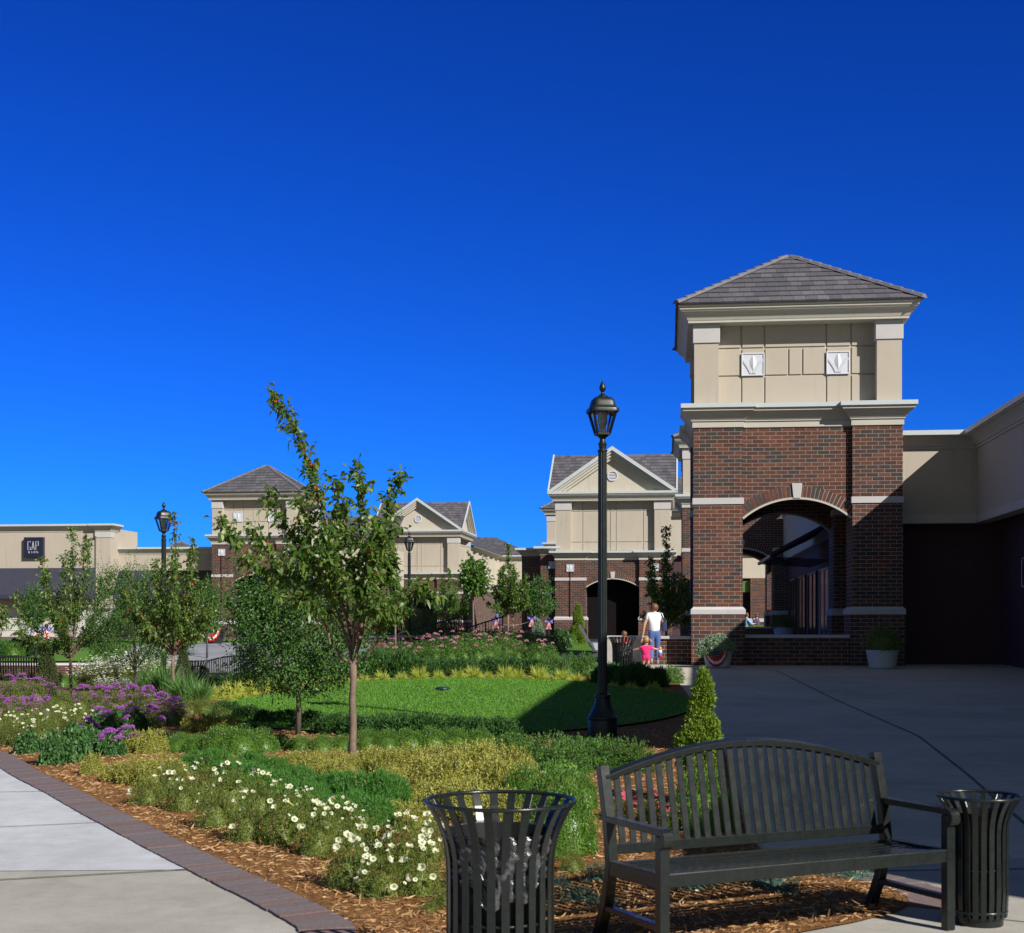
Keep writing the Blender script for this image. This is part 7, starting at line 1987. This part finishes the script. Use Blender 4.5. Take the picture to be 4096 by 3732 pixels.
# ================================================================== light, sky, camera
SUN = Vector((1.036, -1.121, 1.0)).normalized()
el = math.asin(SUN.z); az = math.atan2(SUN.x, SUN.y)
L = bpy.data.lights.new('sun', 'SUN'); L.energy = 5.0; L.angle = R(0.5); L.color = (1.0, 0.945, 0.86)
lo = bpy.data.objects.new('sun', L); col.objects.link(lo); lo.rotation_euler = SUN.to_track_quat('Z', 'Y').to_euler(); lo.location = (30, -40, 40)
W = bpy.data.worlds.new('World'); scene.world = W; W.use_nodes = True
nt = W.node_tree; nt.nodes.clear()
sky = nt.nodes.new('ShaderNodeTexSky'); sky.sky_type = 'NISHITA'; sky.sun_disc = False; sky.sun_elevation = el; sky.sun_rotation = az
sky.air_density = 1.0; sky.dust_density = 0.0; sky.ozone_density = 4.0; sky.altitude = 300
gm = nt.nodes.new('ShaderNodeGamma'); gm.inputs[1].default_value = 1.4
nt.links.new(sky.outputs[0], gm.inputs[0])
def mult(src, c):
    m = nt.nodes.new('ShaderNodeMix'); m.data_type = 'RGBA'; m.blend_type = 'MULTIPLY'; m.inputs[0].default_value = 1.0
    m.inputs[7].default_value = (*c, 1); nt.links.new(src, m.inputs[6]); return m.outputs[2]
deep = mult(gm.outputs[0], (0.020, 0.142, 0.45))             # clear sky well away from the sun: saturated blue
pale = mult(sky.outputs[0], (0.58, 0.48, 0.375))              # sky overhead and towards the sun: paler, shaped as neutral fill for shade
tc = nt.nodes.new('ShaderNodeTexCoord'); dp = nt.nodes.new('ShaderNodeVectorMath'); dp.operation = 'DOT_PRODUCT'
h = Vector((SUN.x, SUN.y, 0)).normalized(); dp.inputs[1].default_value = (h.x, h.y, 0); nt.links.new(tc.outputs['Generated'], dp.inputs[0])
mr = nt.nodes.new('ShaderNodeMapRange'); mr.interpolation_type = 'SMOOTHSTEP'; mr.inputs[1].default_value = -0.44; mr.inputs[2].default_value = 0.05; nt.links.new(dp.outputs['Value'], mr.inputs[0])
sx = nt.nodes.new('ShaderNodeSeparateXYZ'); nt.links.new(tc.outputs['Generated'], sx.inputs[0])
mz = nt.nodes.new('ShaderNodeMapRange'); mz.interpolation_type = 'SMOOTHSTEP'; mz.inputs[1].default_value = 0.46; mz.inputs[2].default_value = 0.72; nt.links.new(sx.outputs['Z'], mz.inputs[0])
mm = nt.nodes.new('ShaderNodeMath'); mm.operation = 'MAXIMUM'; nt.links.new(mr.outputs[0], mm.inputs[0]); nt.links.new(mz.outputs[0], mm.inputs[1])
mx = nt.nodes.new('ShaderNodeMix'); mx.data_type = 'RGBA'; nt.links.new(mm.outputs[0], mx.inputs[0]); nt.links.new(deep, mx.inputs[6]); nt.links.new(pale, mx.inputs[7])
bg = nt.nodes.new('ShaderNodeBackground'); bg.inputs['Strength'].default_value = 0.1
ow = nt.nodes.new('ShaderNodeOutputWorld')
nt.links.new(mx.outputs[2], bg.inputs['Color']); nt.links.new(bg.outputs[0], ow.inputs['Surface'])
cam = bpy.data.cameras.new('camera'); co = bpy.data.objects.new('camera', cam); col.objects.link(co); scene.camera = co
co.location = (0, 0, CH); co.rotation_euler = (PI / 2, 0, 0)
cam.sensor_fit = 'HORIZONTAL'; cam.sensor_width = 36; cam.lens = 36 * F / 4096; cam.shift_x = 0; cam.shift_y = (HY - 1866) / 4096
cam.clip_start = 0.1; cam.clip_end = 5000
cam.dof.use_dof = True; cam.dof.focus_distance = 30; cam.dof.aperture_fstop = 7.0
scene.render.engine = 'CYCLES'
scene.render.resolution_x, scene.render.resolution_y = 1024, 933
scene.view_settings.view_transform = 'Standard'; scene.view_settings.look = 'None'
scene.view_settings.exposure = 0.4; scene.view_settings.gamma = 1.0; scene.view_settings.use_curve_mapping = False
scene.cycles.max_bounces = 8; scene.cycles.transparent_max_bounces = 12; scene.cycles.transmission_bounces = 4
